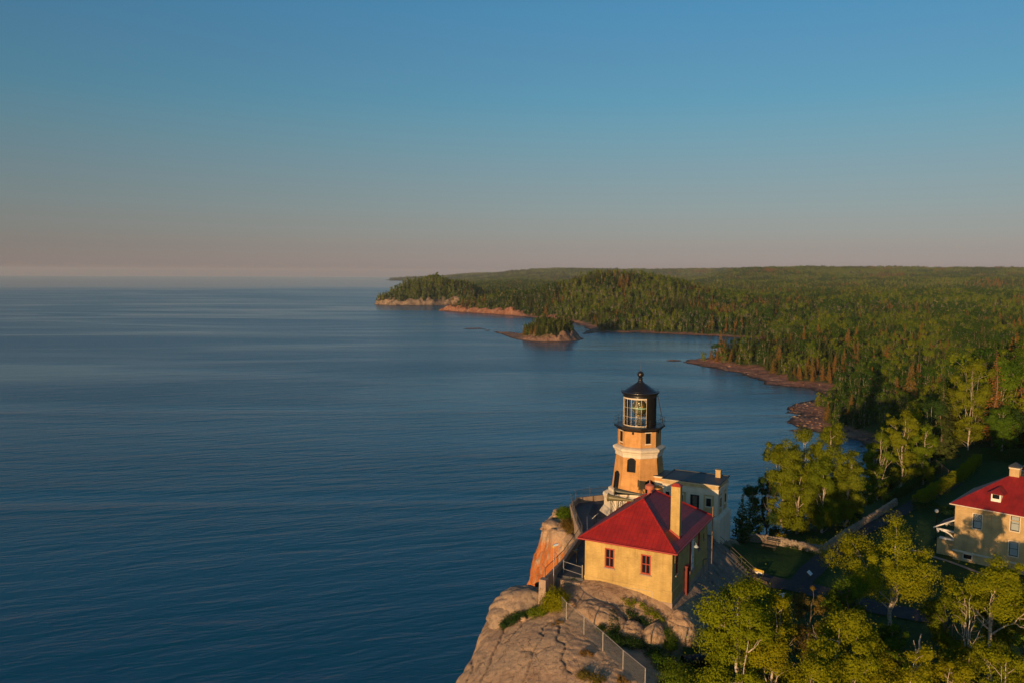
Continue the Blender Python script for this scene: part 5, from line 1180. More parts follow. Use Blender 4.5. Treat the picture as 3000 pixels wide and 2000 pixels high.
def slant_sign(label, x_, y_, rz, w_=0.75, h_=0.55):
    o = thing('information_sign', label, 'sign', (x_, y_, h1(x_, y_)), rz)
    pb = MB(); a = math.radians(40); c_, s_ = math.cos(a), math.sin(a); z0 = 0.62
    q = [(-w_ / 2, -h_ / 2 * c_, z0 - h_ / 2 * s_), (w_ / 2, -h_ / 2 * c_, z0 - h_ / 2 * s_), (w_ / 2, h_ / 2 * c_, z0 + h_ / 2 * s_), (-w_ / 2, h_ / 2 * c_, z0 + h_ / 2 * s_)]
    pb.add(q + [(x, y + 0.02, z - 0.03) for x, y, z in q], [(0, 1, 2, 3), (7, 6, 5, 4), (0, 4, 5, 1), (1, 5, 6, 2), (2, 6, 7, 3), (3, 7, 4, 0)]); pb.build('panel', MAT['white_paint'], o)
    for s in (-1, 1): MB().bar((s * w_ * 0.32, 0.05, -0.2), (s * w_ * 0.32, 0.05, z0 + 0.02), 0.03, 6).build('leg', MAT['dark_galv'], o)
slant_sign('white information sign on the lawn nearest the rock slope', 28.7, 82.9, 0.5)
slant_sign('white information sign in the wedge of lawn between both path arms', 33.4, 88.1, 0.9)

# ------------------------------------------------------------------ field stone wall
SWL = [(30.2, 101.6), (31.6, 100.6), (33.8, 98.7), (37.2, 96.0), (38.2, 96.3), (43.3, 102.3), (50, 109.6), (56.6, 116.8)]
sw = thing('stone_wall', 'low field stone wall curving along the lawn above the lake slope', 'wall', (37.2, 96.0, 34.5))
def stone_wall():
    r_ = random.Random(5); V_, F_ = [], []
    acc = [0]; P_ = [Vector(p) for p in SWL]
    for a, b_ in zip(P_[:-1], P_[1:]): acc.append(acc[-1] + (b_ - a).length)
    mb = MB()
    zc = [h1(*p) for p in SWL]
    strip_wall(mb, SWL, 0.34, [z_ - 0.5 for z_ in zc], [z_ + 0.85 for z_ in zc])
    s = 0.0
    while s < acc[-1]:
        for i in range(len(P_) - 1):
            if s <= acc[i + 1]: break
        t_ = (s - acc[i]) / (acc[i + 1] - acc[i]); p = P_[i].lerp(P_[i + 1], t_); z0 = zc[i] + (zc[i + 1] - zc[i]) * t_
        for k in range(5):
            a, b_, c_ = r_.uniform(.14, .26), r_.uniform(.20, .30), r_.uniform(.10, .17)
            cx, cy, cz = p.x + r_.uniform(-.10, .10), p.y + r_.uniform(-.10, .10), z0 + 0.05 + k * 0.21 + r_.uniform(-.05, .08)
            ph = r_.uniform(0, 3); n_ = 7
            mb.loft([[(cx + (a * math.cos(q + ph)) * rr, cy + (b_ * math.sin(q + ph)) * rr, cz + c_ * zz) for q in [2 * math.pi * j / n_ + r_.uniform(-.2, .2) for j in range(n_)]] for zz, rr in ((-1, .55), (-.4, 1), (.4, .95), (1, .5))], True, False)
        s += 0.27
    return mb
stone_wall().build('stones', MAT['stone'], sw, (37.2, 96.0, 34.5))
# ------------------------------------------------------------------ wire fence beyond the hedge, lamp post
chain_fence('wire_fence', 'dark wire fence panel standing beyond the clipped hedge', [(74.0, 139.0), (72.6, 134.5), (71.3, 130.0)], [h1(74, 139), h1(72.6, 134.5), h1(71.3, 130)], [0, 0.5, 1], 1.9, MAT['dark_galv'], False, rz=0)
lt = thing('lamp_post', 'short lamp post with white globe beside the keeper house porch', 'lamp post', (53.6, 100.0, h1(53.6, 100.0)))
MB().lathe([(0.12, -0.2), (0.10, 0.3), (0.05, 0.45), (0.045, 3.35), (0.11, 3.4), (0.13, 3.5)], (0, 0), 12).build('post', MAT['black_metal'], lt)
MB().lathe([(max(0.02, 0.24 * math.sin(q)), 3.72 - 0.24 * math.cos(q)) for q in np.linspace(0.3, math.pi - 0.02, 12)], (0, 0), 16).build('globe', MAT['white_paint'], lt)

# ------------------------------------------------------------------ keepers' houses
KA = math.radians(44.6)
def keeper_house(loc, label, full=True):
    o = thing('keeper_house', label, 'house', loc, -KA)
    off = (0, 0, loc[2]); Z0 = 33.6; L_, D_ = 11.2, 9.0; a0, v0 = 0.40, 0.30
    e, n_ = (1, 0), (0, -1); p0 = (a0, v0)
    hs = [(2.34 - a0, 3.23 - a0, 39.05, 40.71), (6.10 - a0, 6.99 - a0, 39.62, 41.3), (6.09 - a0, 6.98 - a0, 36.73, 38.39), (1.54 - a0, 2.39 - a0, 35.25, 35.75), (9.3 - a0, 10.2 - a0, 39.3, 40.95)]
    mb = MB(); wall_face(mb, p0, e, n_, L_, Z0, 41.55, hs)
    left = [(3.4, 4.3, 39.2, 40.8)]
    wall_face(mb, (a0, v0 + D_), (0, -1), (-1, 0), D_, Z0, 41.55, left)
    wall_face(mb, (a0 + L_, v0), (0, 1), (1, 0), D_, Z0, 41.55, []); wall_face(mb, (a0 + L_, v0 + D_), (-1, 0), (0, 1), L_, Z0, 41.55, [])
    mb.build('wall', MAT['brick_tan'], o, off)
    for i, h in enumerate(hs):
        if i == 3: window(o, off, p0, e, n_, h, MAT['black_paint'], MAT['glass'], 1, 1, 0.05, MAT['concrete_white']); continue
        window(o, off, p0, e, n_, h, MAT['black_paint'], MAT['blind'], 1, 2, 0.06, MAT['concrete_white'], lattice=(i == 0))
    window(o, off, (a0, v0 + D_), (0, -1), (-1, 0), left[0], MAT['black_paint'], MAT['blind'], 1, 2, 0.06, MAT['concrete_white'])
    tb = MB()
    for h in hs:
        obox(tb, p0, e, n_, h[0] - 0.1, h[0] - 0.003, h[2] - 0.0, h[3] + 0.1, 0.003, 0.035); obox(tb, p0, e, n_, h[1] + 0.003, h[1] + 0.1, h[2] - 0.0, h[3] + 0.1, 0.003, 0.035); obox(tb, p0, e, n_, h[0] - 0.003, h[1] + 0.003, h[3] + 0.003, h[3] + 0.1, 0.003, 0.035)
    tb.build('window_trim', MAT['concrete_white'], o, off)
    MB().loft([[(a0 - q, v0 - q, z_), (a0 + L_ + q, v0 - q, z_), (a0 + L_ + q, v0 + D_ + q, z_), (a0 - q, v0 + D_ + q, z_)] for q, z_ in ((0.003, 35.84), (0.09, 35.88), (0.09, 36.02), (0.003, 36.06))], cap=False).build('water_table', MAT['concrete_white'], o, off)
    fz_ = brick_frieze_mat
    MB().loft([[(a0 - q, v0 - q, z_), (a0 + L_ + q, v0 - q, z_), (a0 + L_ + q, v0 + D_ + q, z_), (a0 - q, v0 + D_ + q, z_)] for q, z_ in ((0.003, 40.72), (0.03, 40.75), (0.03, 40.80), (0.003, 40.82))], cap=False).build('brick_band', fz_, o, off)
    # hipped roof
    mb, c_, tp_ = hip_roof_x(a0 - 0.45, a0 + L_ + 0.45, v0 - 0.45, v0 + D_ + 0.45, 41.55, 44.95)
    rf_ = mb.build('roof', MAT['roof2'], o, off)
    fb = MB(); x0, x1, y0, y1 = a0 - 0.47, a0 + L_ + 0.47, v0 - 0.47, v0 + D_ + 0.47
    for (a, b_) in (((x0, y0), (x1, y0)), ((x1, y0), (x1, y1)), ((x1, y1), (x0, y1)), ((x0, y1), (x0, y0))): fb.tube([(a[0], a[1], 41.48), (b_[0], b_[1], 41.48)], 0.07, 6)
    fb.build('gutter', MAT['yellow'] if False else MAT['concrete_white'], rf_, off)
    # dormer
    dm = MB(); dm.box((3.85, 1.05, 42.0), (4.85, 3.4, 43.30)); d1 = dm.build('dormer', MAT['white_paint'], o, off)
    dr = MB(); dr.add([(3.5, 0.75, 43.28), (5.2, 0.75, 43.28), (5.2, 3.6, 43.28), (3.5, 3.6, 43.28), (4.35, 1.75, 43.9), (4.35, 3.6, 43.9)], [(0, 1, 4), (1, 2, 5, 4), (3, 0, 4, 5), (0, 3, 2, 1)]); dr.build('dormer_roof', MAT['roof2'], d1, off)
    dw = MB(); dw.box((4.0, 1.02, 42.72), (4.7, 1.045, 43.2)); dw.build('pane', MAT['glass'], d1, off)
    # chimney with slate cap
    cb = MB(); cb.box((4.75, 4.6, 43.6), (5.75, 5.5, 45.72)); c1_ = cb.build('chimney', MAT['brick_tan'], o, off)
    MB().box((4.68, 4.53, 45.722), (5.82, 5.57, 45.86)).build('chimney_band', MAT['concrete_white'], c1_, off)
    MB().loft([[(5.25 - q, 5.05 - q, z_), (5.25 + q, 5.05 - q, z_), (5.25 + q, 5.05 + q, z_), (5.25 - q, 5.05 + q, z_)] for q, z_ in ((0.62, 45.95), (0.62, 46.0), (0.06, 46.45))]).build('chimney_cap', MAT['flat_roof'], c1_, off)
    # entrance porch on the left wall
    px0 = a0 - 2.45
    pf = MB(); q = [(a0 - 0.002, 1.2, 39.45), (px0, 1.2, 38.0), (px0, 4.6, 38.0), (a0 - 0.002, 4.6, 39.45)]
    pf.add(q + [(x, y, z - 0.12) for x, y, z in q], [(0, 1, 2, 3), (7, 6, 5, 4), (0, 4, 5, 1), (1, 5, 6, 2), (2, 6, 7, 3), (3, 7, 4, 0)])
    po = pf.build('porch_roof', MAT['roof2'], o, off)
    fs_ = MB()
    for y_ in (1.14, 4.66): fs_.add([(a0 - 0.002, y_ - 0.04, 39.48), (px0 - 0.05, y_ - 0.04, 38.0), (px0 - 0.05, y_ - 0.04, 37.84), (a0 - 0.002, y_ - 0.04, 39.30), (a0 - 0.002, y_ + 0.04, 39.48), (px0 - 0.05, y_ + 0.04, 38.0), (px0 - 0.05, y_ + 0.04, 37.84), (a0 - 0.002, y_ + 0.04, 39.30)], [(0, 1, 2, 3), (7, 6, 5, 4), (0, 4, 5, 1), (1, 5, 6, 2), (2, 6, 7, 3), (3, 7, 4, 0)])
    fs_.build('porch_fascia', MAT['white_paint'], po, off)
    bk = MB()
    for y_ in (1.3, 4.5):
        bk.box((px0 + 0.25, y_ - 0.07, 37.72), (a0 - 0.003, y_ + 0.07, 37.92))
        arc = [(a0 - 0.08 - 1.55 * math.sin(t_), y_, 36.5 + 1.2 * (1 - (1 - math.cos(math.pi / 2 - t_)) * 1.0) if False else 36.45 + 1.25 * math.sin(math.pi / 2 * t_ / (math.pi / 2))) for t_ in np.linspace(0, math.pi / 2, 10)]
        arc = [(a0 - 0.08 - 1.6 * (1 - math.cos(t_)), y_, 36.4 + 1.3 * math.sin(t_)) for t_ in np.linspace(0, math.pi / 2, 10)]
        bk.tube(arc, 0.085, 6); bk.lathe([(0.04, 37.35), (0.14, 37.5), (0.16, 37.7)], (px0 + 0.42, y_), 10)
    bk.build('porch_bracket', MAT['white_paint'], po, off)
    pp_ = MB(); pp_.box((px0 + 0.4, 1.2, 33.9), (a0 - 0.003, 1.5, 36.72)); pp_.box((px0 + 0.4, 4.3, 33.9), (a0 - 0.003, 4.6, 36.72)); pq = pp_.build('porch_parapet', MAT['brick_tan'], o, off)
    cp_ = MB(); cp_.box((px0 + 0.62, 1.14, 36.722), (a0 - 0.05, 1.56, 36.9)); cp_.build('parapet_cap', MAT['white_paint'], pq, off)
    return o
def hip_roof_x(e0, e1, f0, f1, ez, rz, thick=0.16):
    hw = (f1 - f0) / 2; cv = (f0 + f1) / 2
    top = [(e0 + hw, cv, rz), (e1 - hw, cv, rz)]; c = [(e0, f0, ez), (e1, f0, ez), (e1, f1, ez), (e0, f1, ez)]
    mb = MB(); mb.add(c + top, [(0, 1, 5, 4), (1, 2, 5), (2, 3, 4, 5), (3, 0, 4)])
    d = [(x, y, ez - thick) for x, y, _ in c]; i_ = [(e0 + .4, f0 + .4, ez - thick), (e1 - .4, f0 + .4, ez - thick), (e1 - .4, f1 - .4, ez - thick), (e0 + .4, f1 - .4, ez - thick)]
    mb.add(c + d, [(0, 4, 5, 1), (1, 5, 6, 2), (2, 6, 7, 3), (3, 7, 4, 0)]); mb.add(d + i_, [(0, 4, 5, 1), (1, 5, 6, 2), (2, 6, 7, 3), (3, 7, 4, 0)])
    return mb, c, top
brick_frieze_mat = MAT['brick_tan']
kh = keeper_house((51.58, 93.2, 34.6), 'two storey yellow brick keeper house with white porch and red hipped roof')
def copy_tree(o, parent=None):
    c = o.copy(); COL.objects.link(c)
    if parent is not None: c.parent = parent
    for ch_ in list(o.children): copy_tree(ch_, c)
    return c
k2 = copy_tree(kh); k2.location = (51.58 + 17.5, 93.2 + 15.5, 34.9); k2['label'] = 'second keeper house cut by the picture edge behind the first chimney'
kh['group'] = k2['group'] = 'keeper houses beyond the lawn'
# ------------------------------------------------------------------ trees: leaf-sized faces on real limbs
def leaf_quads(C, size, r_, up_bias=0.35, aspect=0.7, out=None, k_out=0.85):
    """one folded leaf card per point; leaves on a clump face outward from it"""
    n_ = len(C); N_ = r_.normal(size=(n_, 3)) * 0.45; N_[:, 2] += up_bias * 0.6
    if out is not None: N_ += out * k_out * 1.6
    N_ /= np.linalg.norm(N_, axis=1)[:, None] + 1e-9
    A_ = np.cross(N_, r_.normal(size=(n_, 3))); A_ /= np.linalg.norm(A_, axis=1)[:, None] + 1e-9; B_ = np.cross(N_, A_)
    s = size * r_.uniform(0.55, 1.4, (n_, 1)); A_ = A_ * s * 0.5; B_ = B_ * s * 0.5 * aspect
    V = np.stack([C - A_, C - B_ + N_ * s * 0.08, C + A_, C + B_ + N_ * s * 0.08], 1).reshape(-1, 3)
    return V, np.arange(4 * n_).reshape(-1, 4)
def shell_points(c, rad, n_, r_, flat=0.75):
    d = r_.normal(size=(n_, 3)); d /= np.linalg.norm(d, axis=1)[:, None]; q = r_.uniform(0.2, 1.0, (n_, 1)) ** 0.45
    lump = 1 + 0.28 * np.sin(d[:, :1] * 5 + c[0] * 3) * np.sin(d[:, 1:2] * 5 + c[1] * 3) + 0.2 * np.sin(d[:, 2:3] * 7 + c[2] * 5)
    p = d * q * rad * lump; p[:, 2] *= flat; return p + c, d
def limb_tube(mb, pts, r0, r1, n_=6):
    k = len(pts); mb.tube([tuple(p) for p in pts], [r0 + (r1 - r0) * i / (k - 1) for i in range(k)], n_, True)
def bent(a, b_, r_, wob, k=5, sag=0.0):
    a, b_ = np.array(a, float), np.array(b_, float); L_ = np.linalg.norm(b_ - a); out = []
    off = r_.normal(size=3) * wob * L_
    for i in range(k + 1):
        t_ = i / k; out.append(a + (b_ - a) * t_ + off * math.sin(math.pi * t_) * (0.6 + 0.4 * t_) + np.array([0, 0, sag * L_ * math.sin(math.pi * t_)]) + (r_.normal(size=3) * 0.02 * L_ if 0 < i < k else 0))
    return out
def broadleaf(seed, Ht, spread, base=0.35, n_clump=46, per=120, size=0.16, stems=1, lean=(0, 0), trunk_r=0.16, fork=None, open_=0.0, cl_r=0.95):
    """upright trunk + limbs mesh and crown mesh; irregular crown of clumps on limb ends with gaps between them"""
    r_ = np.random.default_rng(seed); tb = MB(); tips = []
    for s_ in range(stems):
        ph = r_.uniform(0, 6.28) if s_ == 0 else ph + 6.28 / stems
        so_ = np.array([math.cos(ph), math.sin(ph), 0]) * (0.3 if stems > 1 else 0.0); ang = 1.2 if stems > 1 else 0.0
        fk = (fork if fork is not None else r_.uniform(0.30, 0.44)) * Ht
        top = np.array([so_[0] * (1 + ang) + lean[0] * 0.5, so_[1] * (1 + ang) + lean[1] * 0.5, fk])
        tr = bent(so_ + np.array([0, 0, -0.6]), top, r_, 0.035, 7)
        limb_tube(tb, tr, trunk_r * 1.15, trunk_r * 0.72, 9)
        nl = int(r_.integers(5, 8)) if stems == 1 else 4
        lows = []
        if base < 0.3:
            for k in range(7):
                q = np.array(tr[1 + k % 6]); f = min(1.0, 0.55 + q[2] / Ht)
                e_ = q + np.array([math.cos(k * 2.4 + ph) * spread * 0.7 * f, math.sin(k * 2.4 + ph) * spread * 0.7 * f, Ht * r_.uniform(0.06, 0.14)])
                lb = bent(q, e_, r_, 0.08, 4); limb_tube(tb, lb, trunk_r * 0.25, trunk_r * 0.06, 5)
                if e_[2] > base * Ht: tips.append(e_)
        for i in range(nl):
            a = 6.28 * i / nl + r_.uniform(-0.5, 0.5); hz = r_.uniform(0.60, 0.97) if i else 0.98
            rr = spread * (0.95 - 0.62 * ((hz - 0.60) / 0.38)) * r_.uniform(0.55, 1.2) if i else spread * 0.08
            end = np.array([top[0] + math.cos(a) * rr + lean[0] * 0.5, top[1] + math.sin(a) * rr + lean[1] * 0.5, Ht * hz])
            st_ = np.array(tr[int(r_.integers(4, 8))]) if (i and base < 0.4) else (top - np.array([0, 0, r_.uniform(0, 0.10) * Ht]) if i else top)
            mid = st_ + (end - st_) * 0.5 + np.array([math.cos(a), math.sin(a), 0]) * rr * 0.12
            lb = bent(st_, mid, r_, 0.05, 3)[:-1] + bent(mid, end, r_, 0.05, 3)
            limb_tube(tb, lb, trunk_r * (0.40 if i else 0.7), trunk_r * 0.08, 6); tips.append(end)
            for j in range(int(r_.integers(3, 6))):
                q = lb[int(r_.integers(2, len(lb) - 1))]; a2 = a + r_.uniform(-1.4, 1.4); r2 = spread * r_.uniform(0.22, 0.5)
                e2 = q + np.array([math.cos(a2) * r2, math.sin(a2) * r2, Ht * r_.uniform(0.02, 0.17)])
                sb = bent(q, e2, r_, 0.09, 4); limb_tube(tb, sb, trunk_r * 0.22, trunk_r * 0.06, 5); tips.append(e2)
                if r_.random() < 0.6:
                    q3 = sb[2]; e3 = q3 + np.array([math.cos(a2 + 0.9) * r2 * 0.6, math.sin(a2 + 0.9) * r2 * 0.6, Ht * r_.uniform(0.02, 0.09)]); limb_tube(tb, bent(q3, e3, r_, 0.08, 3), trunk_r * 0.12, trunk_r * 0.04, 4); tips.append(e3)
    tips = np.array(tips); cl = [t for t in tips if t[2] > base * Ht][:n_clump]; tries = 0
    while len(cl) < n_clump and tries < 4000:
        tries += 1
        t = tips[int(r_.integers(len(tips)))]; p = t + r_.normal(size=3) * np.array([0.24, 0.24, 0.34]) * spread * 0.5
        if p[2] < base * Ht + r_.uniform(0, 0.08) * Ht or p[2] > Ht * 1.0: continue
        cl.append(p)
    if base < 0.15:      # leafed down to the ground
        for k in range(max(8, n_clump // 3)):
            a, q = r_.uniform(0, 6.28), spread * r_.uniform(0.25, 0.72); cl.append(np.array([math.cos(a) * q, math.sin(a) * q, Ht * r_.uniform(base + 0.04, 0.5)]))
    P_, O_ = [], []
    ax_ = np.array([lean[0] * 0.6, lean[1] * 0.6])
    for c in cl:
        rad = cl_r * r_.choice([0.36, 0.55, 0.8, 1.1]) * r_.uniform(0.85, 1.15) * spread / 3.4
        k = int(per * r_.uniform(0.5, 1.3) * (1 - open_ * r_.random()) * (0.45 + 0.55 * (rad / (cl_r * spread / 3.4)) ** 2)); k = max(k, 4)
        p, d = shell_points(c, rad, k, r_, 0.85)
        oc = np.array([c[0] - ax_[0], c[1] - ax_[1], (c[2] - Ht * 0.6) * 0.8]); oc /= np.linalg.norm(oc) + 1e-6
        P_.append(p); O_.append(0.75 * d + 0.45 * oc)
        k2 = max(2, k // 12); e_ = np.column_stack([r_.normal(size=k2) * rad * 0.7, r_.normal(size=k2) * rad * 0.7, r_.normal(size=k2) * rad * 0.75]); P_.append(c + e_); O_.append(e_ / (np.linalg.norm(e_, axis=1)[:, None] + 1e-6))
    V, Q = leaf_quads(np.concatenate(P_), size, r_, out=np.concatenate(O_))
    return tb, np_mesh('crown', V, Q)
def spruce(seed, Ht, rad, size=0.5, n_wh=26, per_wh=7, cards=5, bare=0.08, droop=0.35):
    r_ = np.random.default_rng(seed); tb = MB()
    tr = bent((0, 0, -0.6), (r_.normal() * 0.02 * Ht, r_.normal() * 0.02 * Ht, Ht), r_, 0.01, 6); limb_tube(tb, tr, 0.020 * Ht * 0.75, 0.01, 7)
    P_, D_, S_ = [], [], []
    for i in range(n_wh):
        t_ = i / (n_wh - 1); z_ = Ht * (bare + (1 - bare) * t_ ** 0.92); rr = rad * ((1 - t_) ** 0.85 * 0.97 + 0.03) * r_.uniform(0.75, 1.12)
        for j in range(max(3, int(per_wh * (1 - 0.45 * t_)))):
            a = r_.uniform(0, 6.28); rl = rr * r_.uniform(0.6, 1.1); d = np.array([math.cos(a), math.sin(a), 0]); nc = max(2, int(round(cards * rl / rad + 1)))
            for q in range(nc):
                f = (q + r_.uniform(0.2, 1.0)) / nc
                P_.append(d * rl * f + np.array([0, 0, z_ - droop * rl * f ** 1.4 + 0.12 * rl * f ** 3])); D_.append(d + np.array([0, 0, -droop * 0.8]) + r_.normal(size=3) * 0.35); S_.append(size * (0.55 + 0.6 * (1 - t_)) * r_.uniform(0.7, 1.3))
        if t_ < 0.85 and Ht > 8:
            for j in range(2):
                a = r_.uniform(0, 6.28); e_ = np.array([math.cos(a) * rr * 0.8, math.sin(a) * rr * 0.8, z_ - droop * rr * 0.7]); limb_tube(tb, [np.array([0, 0, z_]), e_], 0.035, 0.012, 4)
    P_, D_, S_ = np.array(P_), np.array(D_), np.array(S_)[:, None]
    D_ /= np.linalg.norm(D_, axis=1)[:, None]
    ou = P_.copy(); ou[:, 2] = 0; ou /= np.linalg.norm(ou, axis=1)[:, None] + 1e-6
    N_ = ou * 0.55 + np.array([0, 0, 0.45]) + r_.normal(size=D_.shape) * 0.5; D_ = D_ - N_ * (D_ * N_).sum(1)[:, None] / ((N_ * N_).sum(1)[:, None]); D_ /= np.linalg.norm(D_, axis=1)[:, None] + 1e-6
    U_ = np.cross(D_, N_); U_ /= np.linalg.norm(U_, axis=1)[:, None] + 1e-6
    a, b_ = D_ * S_ * 0.62, U_ * S_ * 0.36
    V = np.stack([P_ - a * 0.7, P_ - b_ + a * 0.1, P_ + a, P_ + b_ + a * 0.1], 1).reshape(-1, 3)
    return tb, np_mesh('crown', V, np.arange(len(V)).reshape(-1, 4))
def plant_tree(name, label, cat, loc, parts, mats, rz=0.0, sc=1.0, group=None):
    """parts = (trunk MB or mesh, crown mesh)"""
    o = thing(name, label, cat, loc, rz, group); o.scale = (sc, sc, sc)
    tm = parts[0]
    if isinstance(tm, MB): tm.build('trunk', mats[0], o)
    else: link_mesh('trunk', tm, mats[0], o)
    link_mesh('crown', parts[1], mats[1], o)
    return o
BB, GB = MAT['birch_bark'], MAT['bark']

# ---- trees that can be told apart near the camera
def near(name, label, x_, y_, Ht, spread, seed, leafm='birch_leaf', barkm=None, rz=0.0, dz=0.0, group=None, cat='tree', **kw):
    return plant_tree(name, label, cat, (x_, y_, h1(x_, y_) + dz), broadleaf(seed, Ht, spread, **kw), (barkm or BB, MAT[leafm]), rz, 1.0, group)
# big birch in front of the keeper house
near('birch_tree', 'tall sunlit birch with bare forked white trunk before the keeper house', 35.7, 72.6, 12.0, 5.0, 101, base=0.46, n_clump=66, per=820, size=0.145, fork=0.33, trunk_r=0.2, lean=(-0.9, 0.2), cl_r=0.85)
near('birch_tree', 'bushy sunlit birch at the bottom edge right of the fence end', 17.1, 58.6, 10.4, 3.5, 102, base=0.12, n_clump=68, per=820, size=0.145, fork=0.4, trunk_r=0.15, stems=2)
near('birch_tree', 'narrower birch touching the bushy one beside the lichen boulders', 20.0, 59.6, 9.6, 2.8, 103, base=0.15, n_clump=46, per=820, size=0.145, fork=0.4, trunk_r=0.13)
near('birch_tree', 'low yellow green birch at the bottom edge near the dead snag', 24.2, 57.0, 9.6, 3.1, 104, base=0.12, n_clump=54, per=820, size=0.145, fork=0.4, trunk_r=0.14, stems=2)
near('birch_tree', 'small birch with pale crossing branches between bottom edge crowns', 28.6, 56.0, 7.6, 2.4, 105, base=0.12, n_clump=33, per=640, size=0.145, trunk_r=0.12)
near('birch_tree', 'birch with fan of bare white stems in the lower right corner', 40.6, 66.4, 10.4, 3.7, 106, base=0.52, n_clump=46, per=780, size=0.145, fork=0.46, trunk_r=0.19, cl_r=0.85, open_=0.2)
near('birch_tree', 'thin grey stemmed birch beside the fan of white stems', 38.3, 65.6, 8.0, 2.0, 107, base=0.5, n_clump=18, per=120, size=0.18, trunk_r=0.1)
near('birch_tree', 'leafy birch cut by the right edge in front of the keeper house', 47.0, 68.4, 7.8, 3.0, 108, base=0.25, n_clump=46, per=780, size=0.145, trunk_r=0.15)
near('shrub_tree', 'open brownish tree with thin foliage right of the white lawn sign', 25.3, 66.4, 8.2, 2.1, 109, 'brown_leaf', GB, base=0.14, n_clump=40, per=300, size=0.14, trunk_r=0.09, open_=0.3)
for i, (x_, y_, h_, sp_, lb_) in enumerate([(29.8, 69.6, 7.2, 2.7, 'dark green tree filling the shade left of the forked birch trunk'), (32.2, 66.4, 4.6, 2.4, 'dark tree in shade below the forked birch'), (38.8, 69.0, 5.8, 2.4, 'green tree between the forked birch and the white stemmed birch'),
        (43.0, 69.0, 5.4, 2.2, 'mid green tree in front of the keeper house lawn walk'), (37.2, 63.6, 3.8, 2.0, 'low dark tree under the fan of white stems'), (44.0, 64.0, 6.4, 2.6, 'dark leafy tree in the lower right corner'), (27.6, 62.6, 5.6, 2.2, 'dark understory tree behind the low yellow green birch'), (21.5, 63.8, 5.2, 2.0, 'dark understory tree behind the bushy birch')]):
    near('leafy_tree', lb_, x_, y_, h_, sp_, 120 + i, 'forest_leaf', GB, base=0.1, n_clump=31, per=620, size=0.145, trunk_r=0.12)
for i, (x_, y_, h_, sp_, lb_) in enumerate([(32.6, 58.2, 5.8, 2.4, 'leafy tree at the bottom edge right of the dead snag'), (36.2, 57.2, 6.8, 2.6, 'leafy crown at the bottom edge below the white stemmed birch'), (40.8, 57.8, 7.4, 2.7, 'leafy crown at the very lower right corner'), (21.4, 54.2, 8.0, 2.6, 'leafy crown cut by the bottom edge between two birches')]):
    near('leafy_tree', lb_, x_, y_, h_, sp_, 140 + i, 'birch_leaf', BB, base=0.1, n_clump=33, per=620, size=0.145, trunk_r=0.12)
# bare snag
sg = thing('dead_tree', 'bare broken snag with pale branch stubs above the bottom edge crowns', 'dead tree', (31.4, 61.6, h1(31.4, 61.6)))
r_ = np.random.default_rng(4); mb = MB(); limb_tube(mb, bent((0, 0, -0.5), (0.5, 0, 4.2), r_, 0.05, 6), 0.16, 0.11, 8); limb_tube(mb, bent((0.5, 0, 4.2), (0.95, 0.1, 6.3), r_, 0.04, 4), 0.11, 0.05, 7); limb_tube(mb, bent((0.55, 0, 4.5), (1.9, 0.2, 5.1), r_, 0.04, 4), 0.09, 0.05, 7); limb_tube(mb, bent((0.6, 0, 4.7), (0.2, -0.2, 5.9), r_, 0.04, 4), 0.07, 0.03, 6)
mb.build('trunk', BB, sg)
# birches on the lake slope behind the stone wall
for i, (x_, y_, h_, sp_, lb_) in enumerate([(36.2, 105.6, 12.6, 2.6, 'tall birch with white trunk at the left of the clump behind the stone wall'), (39.4, 107.6, 13.4, 2.8, 'tallest birch in the middle of the clump behind the stone wall'), (43.2, 109.2, 13.6, 3.1, 'spreading birch at the right of the clump behind the stone wall'), (41.0, 104.4, 9.6, 2.5, 'lower birch in front of the clump behind the stone wall'), (37.9, 105.0, 8.6, 2.5, 'leafy low birch filling the left front of the clump behind the stone wall'), (45.2, 106.8, 9.8, 2.5, 'leafy birch on the right flank of the clump behind the stone wall')]):
    near('birch_tree', lb_, x_, y_, h_, sp_, 150 + i, 'mid_leaf', BB, base=0.05, n_clump=74, per=600, size=0.17, trunk_r=0.15, cl_r=1.05)
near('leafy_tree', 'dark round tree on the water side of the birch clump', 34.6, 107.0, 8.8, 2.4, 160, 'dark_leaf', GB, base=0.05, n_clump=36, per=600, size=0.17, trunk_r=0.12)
for i, (x_, y_, h_, lb_) in enumerate([(46.0, 108.6, 7.2, 'dark spruce behind the stone wall at the right of the birch clump'), (49.0, 113.0, 6.6, 'small dark spruce beside the path behind the stone wall')]):
    plant_tree('spruce_tree', lb_, 'tree', (x_, y_, h1(x_, y_)), spruce(170 + i, h_, 1.7, 0.34, 26, 9, 5), (GB, MAT['dark_leaf']))
for i, (x_, y_, h_, rr, lb_) in enumerate([(28.9, 99.3, 6.2, 1.7, 'dark cedar next to the white annex plinth'), (31.2, 103.0, 6.6, 1.8, 'dark cedar at the cliff edge between annex and stone wall')]):
    plant_tree('cedar_tree', lb_, 'tree', (x_, y_, h1(x_, y_)), spruce(180 + i, h_, rr, 0.30, 30, 12, 6, 0.02, -0.25), (GB, MAT['dark_leaf']))
